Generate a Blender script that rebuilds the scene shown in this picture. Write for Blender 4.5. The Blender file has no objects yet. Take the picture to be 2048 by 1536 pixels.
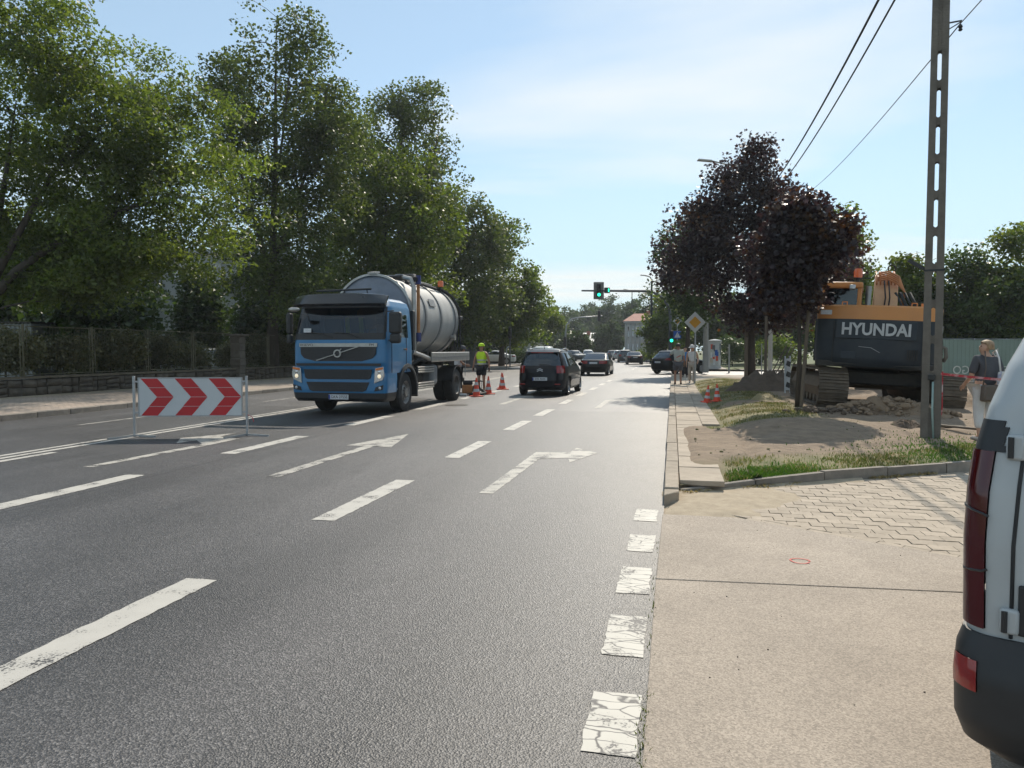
import bpy, bmesh, math, random
import numpy as np
from mathutils import Vector, Matrix
R = math.radians
rnd = random.Random(7)
NPR = np.random.default_rng(11)
scene = bpy.context.scene
col = scene.collection

# ---------------------------------------------------------------- camera, sky, sun, exposure
CAM_H = 1.6
CAM_YAW = math.atan(321 / 1500)          # the road runs along +Y, the camera looks a little to its left
CAM_PITCH = math.atan(68 / 1500)
cam_data = bpy.data.cameras.new('camera')
cam_data.sensor_width = 36
cam_data.lens = 36 * 1500 / 2048
cam_data.clip_start = 0.05
cam_data.clip_end = 3000
cam = bpy.data.objects.new('camera', cam_data)
cam.location = (0, 0, CAM_H)
cam.rotation_euler = (R(90) - CAM_PITCH, 0, CAM_YAW)
col.objects.link(cam)
scene.camera = cam

SUN_AZ = R(9)        # from +Y towards +X
SUN_EL = R(42)
world = bpy.data.worlds.new('World')
scene.world = world
world.use_nodes = True
wn, wl = world.node_tree.nodes, world.node_tree.links
wn.clear()
w_out = wn.new('ShaderNodeOutputWorld')
w_bg = wn.new('ShaderNodeBackground')
w_sky = wn.new('ShaderNodeTexSky')
w_sky.sky_type = 'NISHITA'
w_sky.sun_disc = False
w_sky.sun_elevation = SUN_EL
w_sky.sun_rotation = SUN_AZ
w_sky.altitude = 150
w_sky.air_density = 1.0
w_sky.dust_density = 0.15
w_sky.ozone_density = 1.5
# thin cirrus on a high flat layer: direction / its height, then stretched noise
w_tc = wn.new('ShaderNodeTexCoord')
w_sep = wn.new('ShaderNodeSeparateXYZ')
wl.new(w_tc.outputs['Generated'], w_sep.inputs[0])
w_add = wn.new('ShaderNodeMath'); w_add.operation = 'MAXIMUM'; w_add.inputs[1].default_value = 0.03
wl.new(w_sep.outputs['Z'], w_add.inputs[0])
w_add2 = wn.new('ShaderNodeMath'); w_add2.operation = 'ADD'; w_add2.inputs[1].default_value = 0.12
wl.new(w_add.outputs[0], w_add2.inputs[0])
w_dx = wn.new('ShaderNodeMath'); w_dx.operation = 'DIVIDE'
w_dy = wn.new('ShaderNodeMath'); w_dy.operation = 'DIVIDE'
wl.new(w_sep.outputs['X'], w_dx.inputs[0]); wl.new(w_add2.outputs[0], w_dx.inputs[1])
wl.new(w_sep.outputs['Y'], w_dy.inputs[0]); wl.new(w_add2.outputs[0], w_dy.inputs[1])
w_cmb = wn.new('ShaderNodeCombineXYZ')
wl.new(w_dx.outputs[0], w_cmb.inputs['X']); wl.new(w_dy.outputs[0], w_cmb.inputs['Y'])
w_map = wn.new('ShaderNodeMapping')
w_map.inputs['Location'].default_value = (5.3, 3.1, 0)
w_map.inputs['Rotation'].default_value = (0, 0, R(-28))
w_map.inputs['Scale'].default_value = (0.55, 0.95, 1)
wl.new(w_cmb.outputs[0], w_map.inputs[0])
w_n1 = wn.new('ShaderNodeTexNoise')
w_n1.inputs['Scale'].default_value = 0.75; w_n1.inputs['Detail'].default_value = 7; w_n1.inputs['Roughness'].default_value = 0.52
w_n1.inputs['Distortion'].default_value = 0.35
wl.new(w_map.outputs[0], w_n1.inputs['Vector'])
w_ramp = wn.new('ShaderNodeValToRGB')
w_ramp.color_ramp.elements[0].position = 0.49; w_ramp.color_ramp.elements[0].color = (0, 0, 0, 1)
w_ramp.color_ramp.elements[1].position = 0.66; w_ramp.color_ramp.elements[1].color = (0.9, 0.9, 0.9, 1)
wl.new(w_n1.outputs['Fac'], w_ramp.inputs[0])
w_mix = wn.new('ShaderNodeMix'); w_mix.data_type = 'RGBA'
w_mix.inputs['B'].default_value = (6.3, 6.5, 6.6, 1)
wl.new(w_ramp.outputs[0], w_mix.inputs['Factor'])
# a thin even veil of summer haze over the whole sky
w_veil = wn.new('ShaderNodeMix'); w_veil.data_type = 'RGBA'; w_veil.inputs['Factor'].default_value = 0.5
w_veil.inputs['B'].default_value = (4.0, 5.3, 6.2, 1)
w_vf = wn.new('ShaderNodeMapRange'); w_vf.inputs['From Min'].default_value = 0.0; w_vf.inputs['From Max'].default_value = 0.3
w_vf.inputs['To Min'].default_value = 0.92; w_vf.inputs['To Max'].default_value = 0.40; w_vf.interpolation_type = 'SMOOTHSTEP'
wl.new(w_sep.outputs['Z'], w_vf.inputs['Value']); wl.new(w_vf.outputs[0], w_veil.inputs['Factor'])
wl.new(w_sky.outputs[0], w_veil.inputs['A'])
wl.new(w_veil.outputs['Result'], w_mix.inputs['A'])
w_tint = wn.new('ShaderNodeMix'); w_tint.data_type = 'RGBA'; w_tint.blend_type = 'MULTIPLY'; w_tint.inputs['Factor'].default_value = 1
w_tint.inputs['B'].default_value = (1.0, 1.0, 0.96, 1)
wl.new(w_mix.outputs['Result'], w_tint.inputs['A'])
wl.new(w_tint.outputs['Result'], w_bg.inputs['Color'])
w_bg.inputs['Strength'].default_value = 0.125
wl.new(w_bg.outputs[0], w_out.inputs['Surface'])

sun_data = bpy.data.lights.new('sun', 'SUN')
sun_data.energy = 4.0
sun_data.angle = R(0.53)
sun_data.color = (1.0, 0.91, 0.77)
sun = bpy.data.objects.new('sun', sun_data)
sd = Vector((math.sin(SUN_AZ) * math.cos(SUN_EL), math.cos(SUN_AZ) * math.cos(SUN_EL), math.sin(SUN_EL)))
sun.rotation_euler = sd.to_track_quat('Z', 'Y').to_euler()
sun.location = (10, 40, 40)
col.objects.link(sun)

scene.view_settings.view_transform = 'Standard'
scene.view_settings.look = 'None'
scene.view_settings.exposure = 0.3
scene.view_settings.gamma = 1
scene.cycles.use_denoising = True
scene.cycles.use_adaptive_sampling = True
scene.cycles.adaptive_threshold = 0.025
scene.cycles.max_bounces = 6
scene.cycles.diffuse_bounces = 2
scene.cycles.glossy_bounces = 3
scene.cycles.transmission_bounces = 4
scene.cycles.transparent_max_bounces = 12
scene.cycles.caustics_reflective = False
scene.cycles.caustics_refractive = False
scene.cycles.sample_clamp_indirect = 4.0
scene.cycles.sample_clamp_direct = 12.0

# ---------------------------------------------------------------- materials
M = {}

def mat(name, c, rough=0.6, metal=0.0, c2=None, nscale=6.0, amt=0.5, detail=4, bump=0.0, bscale=40.0, spec=0.5,
        coat=0.0, emit=None, estr=0.0, trans=0.0, per_object=0.0, per_island=0.0, space='Object', rvar=0.0, stretch=None):
    m = bpy.data.materials.new(name)
    m.use_nodes = True
    n, l = m.node_tree.nodes, m.node_tree.links
    b = n['Principled BSDF']
    b.inputs['Roughness'].default_value = rough
    b.inputs['Metallic'].default_value = metal
    b.inputs['Specular IOR Level'].default_value = spec
    if coat:
        b.inputs['Coat Weight'].default_value = coat
        b.inputs['Coat Roughness'].default_value = 0.06
    if trans:
        b.inputs['Transmission Weight'].default_value = trans
    if emit:
        b.inputs['Emission Color'].default_value = (*emit, 1)
        b.inputs['Emission Strength'].default_value = estr
    if c2 is None:
        c2 = tuple(x * 0.72 for x in c)
    if space == 'World':
        g = n.new('ShaderNodeNewGeometry'); vec = g.outputs['Position']
    else:
        g = n.new('ShaderNodeTexCoord'); vec = g.outputs['Object']
    if stretch:
        mp = n.new('ShaderNodeMapping'); mp.inputs['Scale'].default_value = stretch
        l.new(vec, mp.inputs[0]); vec = mp.outputs[0]
    nt = n.new('ShaderNodeTexNoise')
    nt.inputs['Scale'].default_value = nscale; nt.inputs['Detail'].default_value = detail; nt.inputs['Roughness'].default_value = 0.6
    l.new(vec, nt.inputs['Vector'])
    rp = n.new('ShaderNodeValToRGB')
    rp.color_ramp.elements[0].position = 0.5 - 0.28 * (1.1 - amt); rp.color_ramp.elements[0].color = (*c, 1)
    rp.color_ramp.elements[1].position = 0.5 + 0.35 * (1.1 - amt * 0.5); rp.color_ramp.elements[1].color = (*c2, 1)
    l.new(nt.outputs['Fac'], rp.inputs[0])
    out = rp.outputs[0]
    if per_object or per_island:
        if per_object:
            oi = n.new('ShaderNodeObjectInfo'); rv = oi.outputs['Random']; k = per_object
        else:
            oi = n.new('ShaderNodeNewGeometry'); rv = oi.outputs['Random Per Island']; k = per_island
        hs = n.new('ShaderNodeHueSaturation')
        mr = n.new('ShaderNodeMapRange'); mr.inputs['To Min'].default_value = 1 - k; mr.inputs['To Max'].default_value = 1 + k
        l.new(rv, mr.inputs['Value']); l.new(mr.outputs[0], hs.inputs['Value']); l.new(out, hs.inputs['Color'])
        out = hs.outputs[0]
    l.new(out, b.inputs['Base Color'])
    if rvar:
        mr = n.new('ShaderNodeMapRange'); mr.inputs['To Min'].default_value = rough - rvar; mr.inputs['To Max'].default_value = rough + rvar
        l.new(nt.outputs['Fac'], mr.inputs['Value']); l.new(mr.outputs[0], b.inputs['Roughness'])
    if bump:
        bt = n.new('ShaderNodeTexNoise'); bt.inputs['Scale'].default_value = bscale; bt.inputs['Detail'].default_value = 5
        l.new(vec, bt.inputs['Vector'])
        bp = n.new('ShaderNodeBump'); bp.inputs['Strength'].default_value = bump; bp.inputs['Distance'].default_value = 0.02
        l.new(bt.outputs['Fac'], bp.inputs['Height']); l.new(bp.outputs[0], b.inputs['Normal'])
    M[name] = m
    return m


def leaf_mat(name, c, c2, tr, rough=0.45, mixf=0.42, var=0.45, spec=0.4):
    """Leaves let light through: diffuse and gloss on the lit side, translucency from behind."""
    m = bpy.data.materials.new(name); m.use_nodes = True
    n, l = m.node_tree.nodes, m.node_tree.links
    b = n['Principled BSDF']; out = n['Material Output']
    b.inputs['Roughness'].default_value = rough
    b.inputs['Specular IOR Level'].default_value = spec
    g = n.new('ShaderNodeNewGeometry')
    rp = n.new('ShaderNodeValToRGB')
    rp.color_ramp.elements[0].color = (*c, 1); rp.color_ramp.elements[1].color = (*c2, 1)
    l.new(g.outputs['Random Per Island'], rp.inputs[0])
    nt = n.new('ShaderNodeTexNoise'); nt.inputs['Scale'].default_value = 0.55; nt.inputs['Detail'].default_value = 2
    l.new(g.outputs['Position'], nt.inputs['Vector'])
    mr = n.new('ShaderNodeMapRange'); mr.inputs['From Min'].default_value = 0.3; mr.inputs['From Max'].default_value = 0.7
    mr.inputs['To Min'].default_value = 1 - var; mr.inputs['To Max'].default_value = 1 + var
    l.new(nt.outputs['Fac'], mr.inputs['Value'])
    hs = n.new('ShaderNodeHueSaturation'); l.new(mr.outputs[0], hs.inputs['Value']); l.new(rp.outputs[0], hs.inputs['Color'])
    l.new(hs.outputs[0], b.inputs['Base Color'])
    t = n.new('ShaderNodeBsdfTranslucent')
    hs2 = n.new('ShaderNodeMix'); hs2.data_type = 'RGBA'; hs2.blend_type = 'MULTIPLY'; hs2.inputs['Factor'].default_value = 1
    l.new(hs.outputs[0], hs2.inputs['A']); hs2.inputs['B'].default_value = (*tr, 1)
    l.new(hs2.outputs['Result'], t.inputs['Color'])
    mx = n.new('ShaderNodeMixShader'); mx.inputs[0].default_value = mixf
    l.new(b.outputs[0], mx.inputs[1]); l.new(t.outputs[0], mx.inputs[2]); l.new(mx.outputs[0], out.inputs['Surface'])
    M[name] = m
    return m


def glass_mat(name, tint, refl=0.12, clear=0.5, rough=0.02):
    """Window glass: tinted see-through with a sky reflection that grows at grazing angles."""
    m = bpy.data.materials.new(name); m.use_nodes = True
    n, l = m.node_tree.nodes, m.node_tree.links
    out = n['Material Output']; n.remove(n['Principled BSDF'])
    tr = n.new('ShaderNodeBsdfTransparent'); tr.inputs[0].default_value = (*[x * clear for x in (1, 1, 1)], 1)
    df = n.new('ShaderNodeBsdfDiffuse')
    nt = n.new('ShaderNodeTexNoise'); nt.inputs['Scale'].default_value = 3
    rp = n.new('ShaderNodeValToRGB'); rp.color_ramp.elements[0].color = (*tint, 1); rp.color_ramp.elements[1].color = (*[x * 1.5 for x in tint], 1)
    tc = n.new('ShaderNodeTexCoord'); l.new(tc.outputs['Object'], nt.inputs['Vector']); l.new(nt.outputs['Fac'], rp.inputs[0]); l.new(rp.outputs[0], df.inputs[0])
    gl = n.new('ShaderNodeBsdfGlossy'); gl.inputs['Roughness'].default_value = rough; gl.inputs['Color'].default_value = (0.9, 0.95, 1, 1)
    m1 = n.new('ShaderNodeMixShader'); m1.inputs[0].default_value = clear
    l.new(df.outputs[0], m1.inputs[1]); l.new(tr.outputs[0], m1.inputs[2])
    lw = n.new('ShaderNodeLayerWeight'); lw.inputs['Blend'].default_value = 0.25
    mr = n.new('ShaderNodeMapRange'); mr.inputs['To Min'].default_value = refl; mr.inputs['To Max'].default_value = 0.85
    l.new(lw.outputs['Fresnel'], mr.inputs['Value'])
    m2 = n.new('ShaderNodeMixShader'); l.new(mr.outputs[0], m2.inputs[0]); l.new(m1.outputs[0], m2.inputs[1]); l.new(gl.outputs[0], m2.inputs[2])
    l.new(m2.outputs[0], out.inputs['Surface'])
    M[name] = m
    return m


# ---------------------------------------------------------------- mesh helpers
class MB:
    """Collects shapes; build() links them as one mesh object."""
    def __init__(self, mtx=None):
        self.v = []; self.f = []; self.m = mtx or Matrix.Identity(4)

    def add(self, verts, faces, mtx=None):
        k = len(self.v)
        mm = self.m @ mtx if mtx else self.m
        self.v += [tuple(mm @ Vector(p)) for p in verts]
        self.f += [tuple(i + k for i in fc) for fc in faces]
        return self

    def box(self, c, s, rot=None, taper=None):
        x, y, z = (a / 2 for a in s)
        t = taper or (1, 1)
        vs = [(-x, -y, -z), (x, -y, -z), (x, y, -z), (-x, y, -z), (-x * t[0], -y * t[1], z), (x * t[0], -y * t[1], z), (x * t[0], y * t[1], z), (-x * t[0], y * t[1], z)]
        fs = [(0, 3, 2, 1), (4, 5, 6, 7), (0, 1, 5, 4), (1, 2, 6, 5), (2, 3, 7, 6), (3, 0, 4, 7)]
        mt = Matrix.Translation(Vector(c))
        if rot is not None:
            mt = mt @ rot
        return self.add(vs, fs, mt)

    def bar(self, p, q, w, h=None):
        p, q = Vector(p), Vector(q)
        d = q - p
        rot = d.to_track_quat('Z', 'Y').to_matrix().to_4x4()
        return self.box((p + q) / 2, (w, h or w, d.length), rot)

    def tube(self, pts, r, n=8, cap=True):
        pts = [Vector(p) for p in pts]
        rr = r if isinstance(r, (list, tuple)) else [r] * len(pts)
        vs, fs = [], []
        up = Vector((0, 0, 1))
        prev = None
        for i, p in enumerate(pts):
            a = pts[max(i - 1, 0)]; b = pts[min(i + 1, len(pts) - 1)]
            d = (b - a)
            if d.length < 1e-9:
                d = Vector((0, 0, 1))
            d.normalize()
            if prev is None:
                s = d.cross(up)
                if s.length < 1e-3:
                    s = d.cross(Vector((1, 0, 0)))
            else:
                s = prev - d * prev.dot(d)
                if s.length < 1e-4:
                    s = d.cross(up)
            s.normalize(); prev = s
            t = d.cross(s)
            for k in range(n):
                a_ = 2 * math.pi * k / n
                vs.append(p + (s * math.cos(a_) + t * math.sin(a_)) * rr[i])
        for i in range(len(pts) - 1):
            for k in range(n):
                fs.append((i * n + k, i * n + (k + 1) % n, (i + 1) * n + (k + 1) % n, (i + 1) * n + k))
        if cap:
            fs.append(tuple(range(n - 1, -1, -1)))
            fs.append(tuple(range((len(pts) - 1) * n, len(pts) * n)))
        return self.add(vs, fs)

    def lathe(self, prof, n=24, mtx=None, a0=0.0, a1=2 * math.pi, cap=False):
        """prof: (radius, height) pairs turned about local Z."""
        vs, fs = [], []
        full = abs(a1 - a0 - 2 * math.pi) < 1e-6
        m_ = n if full else n + 1
        for r_, z_ in prof:
            for k in range(m_):
                a_ = a0 + (a1 - a0) * k / n
                vs.append((r_ * math.cos(a_), r_ * math.sin(a_), z_))
        for i in range(len(prof) - 1):
            for k in range(n):
                k2 = (k + 1) % m_
                fs.append((i * m_ + k, i * m_ + k2, (i + 1) * m_ + k2, (i + 1) * m_ + k))
        if cap:
            fs.append(tuple(range(m_ - 1, -1, -1))); fs.append(tuple(range((len(prof) - 1) * m_, len(prof) * m_)))
        return self.add(vs, fs, mtx)

    def prism(self, poly, d, mtx=None):
        """poly in local XY, extruded from z=0 to z=d."""
        n = len(poly)
        vs = [(x, y, 0) for x, y in poly] + [(x, y, d) for x, y in poly]
        fs = [tuple(range(n - 1, -1, -1)), tuple(range(n, 2 * n))] + [(i, (i + 1) % n, n + (i + 1) % n, n + i) for i in range(n)]
        return self.add(vs, fs, mtx)

    def loft(self, rings, cap=True, closed=True):
        n = len(rings[0]); vs = [p for r_ in rings for p in r_]; fs = []
        for i in range(len(rings) - 1):
            for k in range(n if closed else n - 1):
                fs.append((i * n + k, i * n + (k + 1) % n, (i + 1) * n + (k + 1) % n, (i + 1) * n + k))
        if cap and closed:
            fs.append(tuple(range(n - 1, -1, -1))); fs.append(tuple(range((len(rings) - 1) * n, len(rings) * n)))
        return self.add(vs, fs)

    def sphere(self, c, r, n=10, m=7, sc=(1, 1, 1)):
        vs, fs = [], []
        for i in range(m + 1):
            t = math.pi * i / m
            for k in range(n):
                a_ = 2 * math.pi * k / n
                vs.append((c[0] + r * sc[0] * math.sin(t) * math.cos(a_), c[1] + r * sc[1] * math.sin(t) * math.sin(a_), c[2] + r * sc[2] * math.cos(t)))
        for i in range(m):
            for k in range(n):
                fs.append((i * n + k, (i + 1) * n + k, (i + 1) * n + (k + 1) % n, i * n + (k + 1) % n))
        return self.add(vs, fs)

    def build(self, name, material, parent=None, smooth=False, bevel=0.0, seg=2, subsurf=0, angle=35):
        me = bpy.data.meshes.new(name)
        me.from_pydata(self.v, [], self.f)
        me.materials.append(M[material] if isinstance(material, str) else material)
        if smooth:
            me.polygons.foreach_set('use_smooth', [True] * len(me.polygons))
            if smooth == 'auto':
                me.update(); me.set_sharp_from_angle(angle=R(angle))
        me.update()
        o = bpy.data.objects.new(name, me)
        col.objects.link(o)
        if parent:
            o.parent = parent
        if bevel:
            b = o.modifiers.new('bevel', 'BEVEL'); b.width = bevel; b.segments = seg; b.limit_method = 'ANGLE'; b.angle_limit = R(38)
            b.harden_normals = False
            me.polygons.foreach_set('use_smooth', [True] * len(me.polygons))
            me.set_sharp_from_angle(angle=R(40))
        if subsurf:
            s = o.modifiers.new('sub', 'SUBSURF'); s.levels = subsurf; s.render_levels = subsurf
        return o


def np_mesh(name, verts, faces_n, k, material, parent=None, smooth=False):
    """Fast mesh from numpy: verts (N,3), faces_n (M,k)."""
    me = bpy.data.meshes.new(name)
    me.vertices.add(len(verts)); me.vertices.foreach_set('co', np.asarray(verts, np.float32).ravel())
    nf = len(faces_n)
    me.loops.add(nf * k); me.loops.foreach_set('vertex_index', np.asarray(faces_n, np.int32).ravel())
    me.polygons.add(nf); me.polygons.foreach_set('loop_start', np.arange(0, nf * k, k, dtype=np.int32))
    if smooth:
        me.polygons.foreach_set('use_smooth', np.ones(nf, bool))
    me.update(calc_edges=True)
    me.materials.append(M[material] if isinstance(material, str) else material)
    o = bpy.data.objects.new(name, me); col.objects.link(o)
    if parent:
        o.parent = parent
    return o


def thing(name, label, cat, loc=(0, 0, 0), rz=0.0, group=None):
    o = bpy.data.objects.new(name, None)
    o.empty_display_size = 0.2
    o.location = loc; o.rotation_euler = (0, 0, rz)
    col.objects.link(o)
    tag(o, label, cat, group)
    return o


def tag(o, label=None, cat=None, group=None, kind=None):
    if label: o['label'] = label
    if cat: o['category'] = cat
    if group: o['group'] = group
    if kind: o['kind'] = kind
    return o


def copy_tree(o, parent=None):
    c = o.copy(); col.objects.link(c)
    c.parent = parent
    for ch in list(o.children):
        copy_tree(ch, c)
    return c


def piece(name, mesh, parent, loc=(0, 0, 0), rot=(0, 0, 0), scale=(1, 1, 1)):
    o = bpy.data.objects.new(name, mesh); col.objects.link(o)
    o.parent = parent; o.location = loc; o.rotation_euler = rot; o.scale = scale
    return o


def text(name, body, size, material, parent, loc, rot, extrude=0.003, sx=1.0, align='CENTER', shear=0.0, bold=0.0):
    cu = bpy.data.curves.new(name, 'FONT')
    cu.body = body; cu.size = size; cu.extrude = extrude; cu.align_x = align; cu.align_y = 'CENTER'; cu.shear = shear; cu.offset = bold
    cu.resolution_u = 3
    t = bpy.data.objects.new(name, cu); col.objects.link(t)
    dg = bpy.context.evaluated_depsgraph_get()
    me = bpy.data.meshes.new_from_object(t.evaluated_get(dg))
    bpy.data.objects.remove(t); bpy.data.curves.remove(cu)
    me.name = name
    me.materials.clear(); me.materials.append(M[material])
    o = bpy.data.objects.new(name, me); col.objects.link(o)
    o.parent = parent; o.location = loc; o.rotation_euler = rot; o.scale = (sx, 1, 1)
    return o


def smoothstep(a, b, x):
    t = max(0.0, min(1.0, (x - a) / (b - a)))
    return t * t * (3 - 2 * t)

# ================================================================ THE SETTING
def node_math(n, l, op, a, b=None):
    x = n.new('ShaderNodeMath'); x.operation = op
    for i, q in enumerate((a, b)):
        if q is None: continue
        if isinstance(q, (int, float)): x.inputs[i].default_value = q
        else: l.new(q, x.inputs[i])
    return x.outputs[0]


def asphalt_mat():
    m = bpy.data.materials.new('asphalt'); m.use_nodes = True
    n, l = m.node_tree.nodes, m.node_tree.links
    b = n['Principled BSDF']
    g = n.new('ShaderNodeNewGeometry'); pos = g.outputs['Position']
    def noise(scale, detail=3, rough=0.6, vec=None):
        t = n.new('ShaderNodeTexNoise'); t.inputs['Scale'].default_value = scale; t.inputs['Detail'].default_value = detail; t.inputs['Roughness'].default_value = rough
        l.new(vec or pos, t.inputs['Vector']); return t.outputs['Fac']
    vor = n.new('ShaderNodeTexVoronoi'); vor.inputs['Scale'].default_value = 105; l.new(pos, vor.inputs['Vector'])
    vs = n.new('ShaderNodeSeparateColor'); l.new(vor.outputs['Color'], vs.inputs[0])
    stone = n.new('ShaderNodeValToRGB')
    e = stone.color_ramp.elements
    e[0].position = 0.0; e[0].color = (0.022, 0.021, 0.022, 1)
    e[1].position = 1.0; e[1].color = (0.135, 0.127, 0.125, 1)
    k = stone.color_ramp.elements.new(0.62); k.color = (0.050, 0.047, 0.048, 1)
    l.new(vs.outputs[0], stone.inputs[0])
    # broad tone: wheel tracks and old patches run along the street
    mp = n.new('ShaderNodeMapping'); mp.inputs['Scale'].default_value = (1.1, 0.1, 1); l.new(pos, mp.inputs[0])
    streak = noise(1.0, 4, 0.65, mp.outputs[0]); patch = noise(0.35, 5, 0.6)
    sm = node_math(n, l, 'ADD', node_math(n, l, 'MULTIPLY', streak, 0.6), node_math(n, l, 'MULTIPLY', patch, 0.7))
    mr = n.new('ShaderNodeMapRange'); mr.inputs['From Min'].default_value = 0.42; mr.inputs['From Max'].default_value = 0.88
    mr.inputs['To Min'].default_value = 0.66; mr.inputs['To Max'].default_value = 1.42; l.new(sm, mr.inputs['Value'])
    sp = n.new('ShaderNodeSeparateXYZ'); l.new(pos, sp.inputs[0])
    # older, greyer surface past a cross joint about 20 m away
    wob = node_math(n, l, 'MULTIPLY', noise(0.8, 2), 0.5)
    far = n.new('ShaderNodeMapRange'); far.inputs['From Min'].default_value = 19.7; far.inputs['From Max'].default_value = 19.9
    far.inputs['To Min'].default_value = 1.0; far.inputs['To Max'].default_value = 1.5
    l.new(node_math(n, l, 'ADD', sp.outputs['Y'], wob), far.inputs['Value'])
    val = node_math(n, l, 'MULTIPLY', mr.outputs[0], far.outputs[0])
    # tyre tracks: two slightly darker, smoother bands in each lane
    trk = node_math(n, l, 'COSINE', node_math(n, l, 'MULTIPLY', node_math(n, l, 'ADD', node_math(n, l, 'ADD', sp.outputs['X'], 0.05), node_math(n, l, 'MULTIPLY', noise(0.25, 2), 0.5)), 3.74))
    val = node_math(n, l, 'MULTIPLY', val, node_math(n, l, 'ADD', node_math(n, l, 'MULTIPLY', trk, 0.10), 1.0))
    spot_n = n.new('ShaderNodeMapRange'); spot_n.inputs['From Min'].default_value = 0.30; spot_n.inputs['From Max'].default_value = 0.36
    spot_n.inputs['To Min'].default_value = 0.72; spot_n.inputs['To Max'].default_value = 1.0; l.new(noise(1.9, 3), spot_n.inputs['Value'])
    val = node_math(n, l, 'MULTIPLY', val, spot_n.outputs[0])
    # dark tar seam beside the second lane line
    dx = node_math(n, l, 'ABSOLUTE', node_math(n, l, 'ADD', node_math(n, l, 'ADD', sp.outputs['X'], 6.42), node_math(n, l, 'MULTIPLY', noise(1.5, 2), 0.05)))
    seam = n.new('ShaderNodeMapRange'); seam.inputs['From Min'].default_value = 0.01; seam.inputs['From Max'].default_value = 0.03
    seam.inputs['To Min'].default_value = 0.5; seam.inputs['To Max'].default_value = 1.0; l.new(dx, seam.inputs['Value'])
    val = node_math(n, l, 'MULTIPLY', val, seam.outputs[0])
    # dust and sand that gathers along the right edge
    ed = n.new('ShaderNodeMapRange'); ed.inputs['From Min'].default_value = -1.3; ed.inputs['From Max'].default_value = 0.15; l.new(sp.outputs['X'], ed.inputs['Value'])
    dust = node_math(n, l, 'MULTIPLY', ed.outputs[0], noise(2.2, 5, 0.7))
    hs = n.new('ShaderNodeHueSaturation'); l.new(stone.outputs[0], hs.inputs['Color']); l.new(val, hs.inputs['Value'])
    mx = n.new('ShaderNodeMix'); mx.data_type = 'RGBA'; mx.inputs['B'].default_value = (0.27, 0.235, 0.19, 1)
    l.new(node_math(n, l, 'MULTIPLY', dust, 0.32), mx.inputs['Factor']); l.new(hs.outputs[0], mx.inputs['A'])
    l.new(mx.outputs['Result'], b.inputs['Base Color'])
    rr = n.new('ShaderNodeMapRange'); rr.inputs['To Min'].default_value = 0.35; rr.inputs['To Max'].default_value = 0.58; l.new(sm, rr.inputs['Value'])
    l.new(rr.outputs[0], b.inputs['Roughness'])
    b.inputs['Specular IOR Level'].default_value = 0.7
    bp = n.new('ShaderNodeBump'); bp.inputs['Strength'].default_value = 0.6; bp.inputs['Distance'].default_value = 0.0055
    h = node_math(n, l, 'ADD', vor.outputs['Distance'], node_math(n, l, 'MULTIPLY', noise(160, 3), 0.8))
    l.new(h, bp.inputs['Height']); l.new(bp.outputs[0], b.inputs['Normal'])
    M['asphalt'] = m
asphalt_mat()


def paint_mat(name, wear, crack, tone=(0.54, 0.51, 0.46)):
    m = bpy.data.materials.new(name); m.use_nodes = True
    n, l = m.node_tree.nodes, m.node_tree.links
    b = n['Principled BSDF']; b.inputs['Roughness'].default_value = 0.6
    g = n.new('ShaderNodeNewGeometry'); pos = g.outputs['Position']
    a = n.new('ShaderNodeTexNoise'); a.inputs['Scale'].default_value = 60; a.inputs['Detail'].default_value = 6; a.inputs['Roughness'].default_value = 0.75; l.new(pos, a.inputs['Vector'])
    c = n.new('ShaderNodeTexNoise'); c.inputs['Scale'].default_value = 4; c.inputs['Detail'].default_value = 3; l.new(pos, c.inputs['Vector'])
    s = node_math(n, l, 'ADD', node_math(n, l, 'MULTIPLY', a.outputs['Fac'], 0.6), node_math(n, l, 'MULTIPLY', c.outputs['Fac'], 0.5))
    rp = n.new('ShaderNodeMapRange'); rp.inputs['From Min'].default_value = wear; rp.inputs['From Max'].default_value = wear + 0.035; l.new(s, rp.inputs['Value'])
    fac = rp.outputs[0]
    if crack:
        mp = n.new('ShaderNodeMapping'); mp.inputs['Scale'].default_value = (5, 13, 1); l.new(pos, mp.inputs[0])
        wp = n.new('ShaderNodeTexNoise'); wp.inputs['Scale'].default_value = 5; wp.inputs['Detail'].default_value = 3; l.new(pos, wp.inputs['Vector'])
        va = n.new('ShaderNodeVectorMath'); va.operation = 'ADD'; l.new(mp.outputs[0], va.inputs[0]); l.new(wp.outputs['Color'], va.inputs[1])
        v = n.new('ShaderNodeTexVoronoi'); v.feature = 'DISTANCE_TO_EDGE'; v.inputs['Scale'].default_value = 1.0; l.new(va.outputs[0], v.inputs['Vector'])
        cr = n.new('ShaderNodeMapRange'); cr.inputs['From Min'].default_value = 0.015; cr.inputs['From Max'].default_value = 0.05; l.new(v.outputs['Distance'], cr.inputs['Value'])
        fac = node_math(n, l, 'MULTIPLY', fac, cr.outputs[0])
    mx = n.new('ShaderNodeMix'); mx.data_type = 'RGBA'; mx.inputs['A'].default_value = (0.065, 0.062, 0.062, 1)
    cr2 = n.new('ShaderNodeValToRGB'); cr2.color_ramp.elements[0].color = (*[t * 0.72 for t in tone], 1); cr2.color_ramp.elements[1].color = (*tone, 1)
    l.new(c.outputs['Fac'], cr2.inputs[0]); l.new(cr2.outputs[0], mx.inputs['B']); l.new(fac, mx.inputs['Factor'])
    l.new(mx.outputs['Result'], b.inputs['Base Color'])
    M[name] = m
paint_mat('road_paint', 0.455, False)
paint_mat('worn_paint', 0.49, False, (0.48, 0.45, 0.40))
paint_mat('cracked_paint', 0.46, True, (0.56, 0.53, 0.47))

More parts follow.
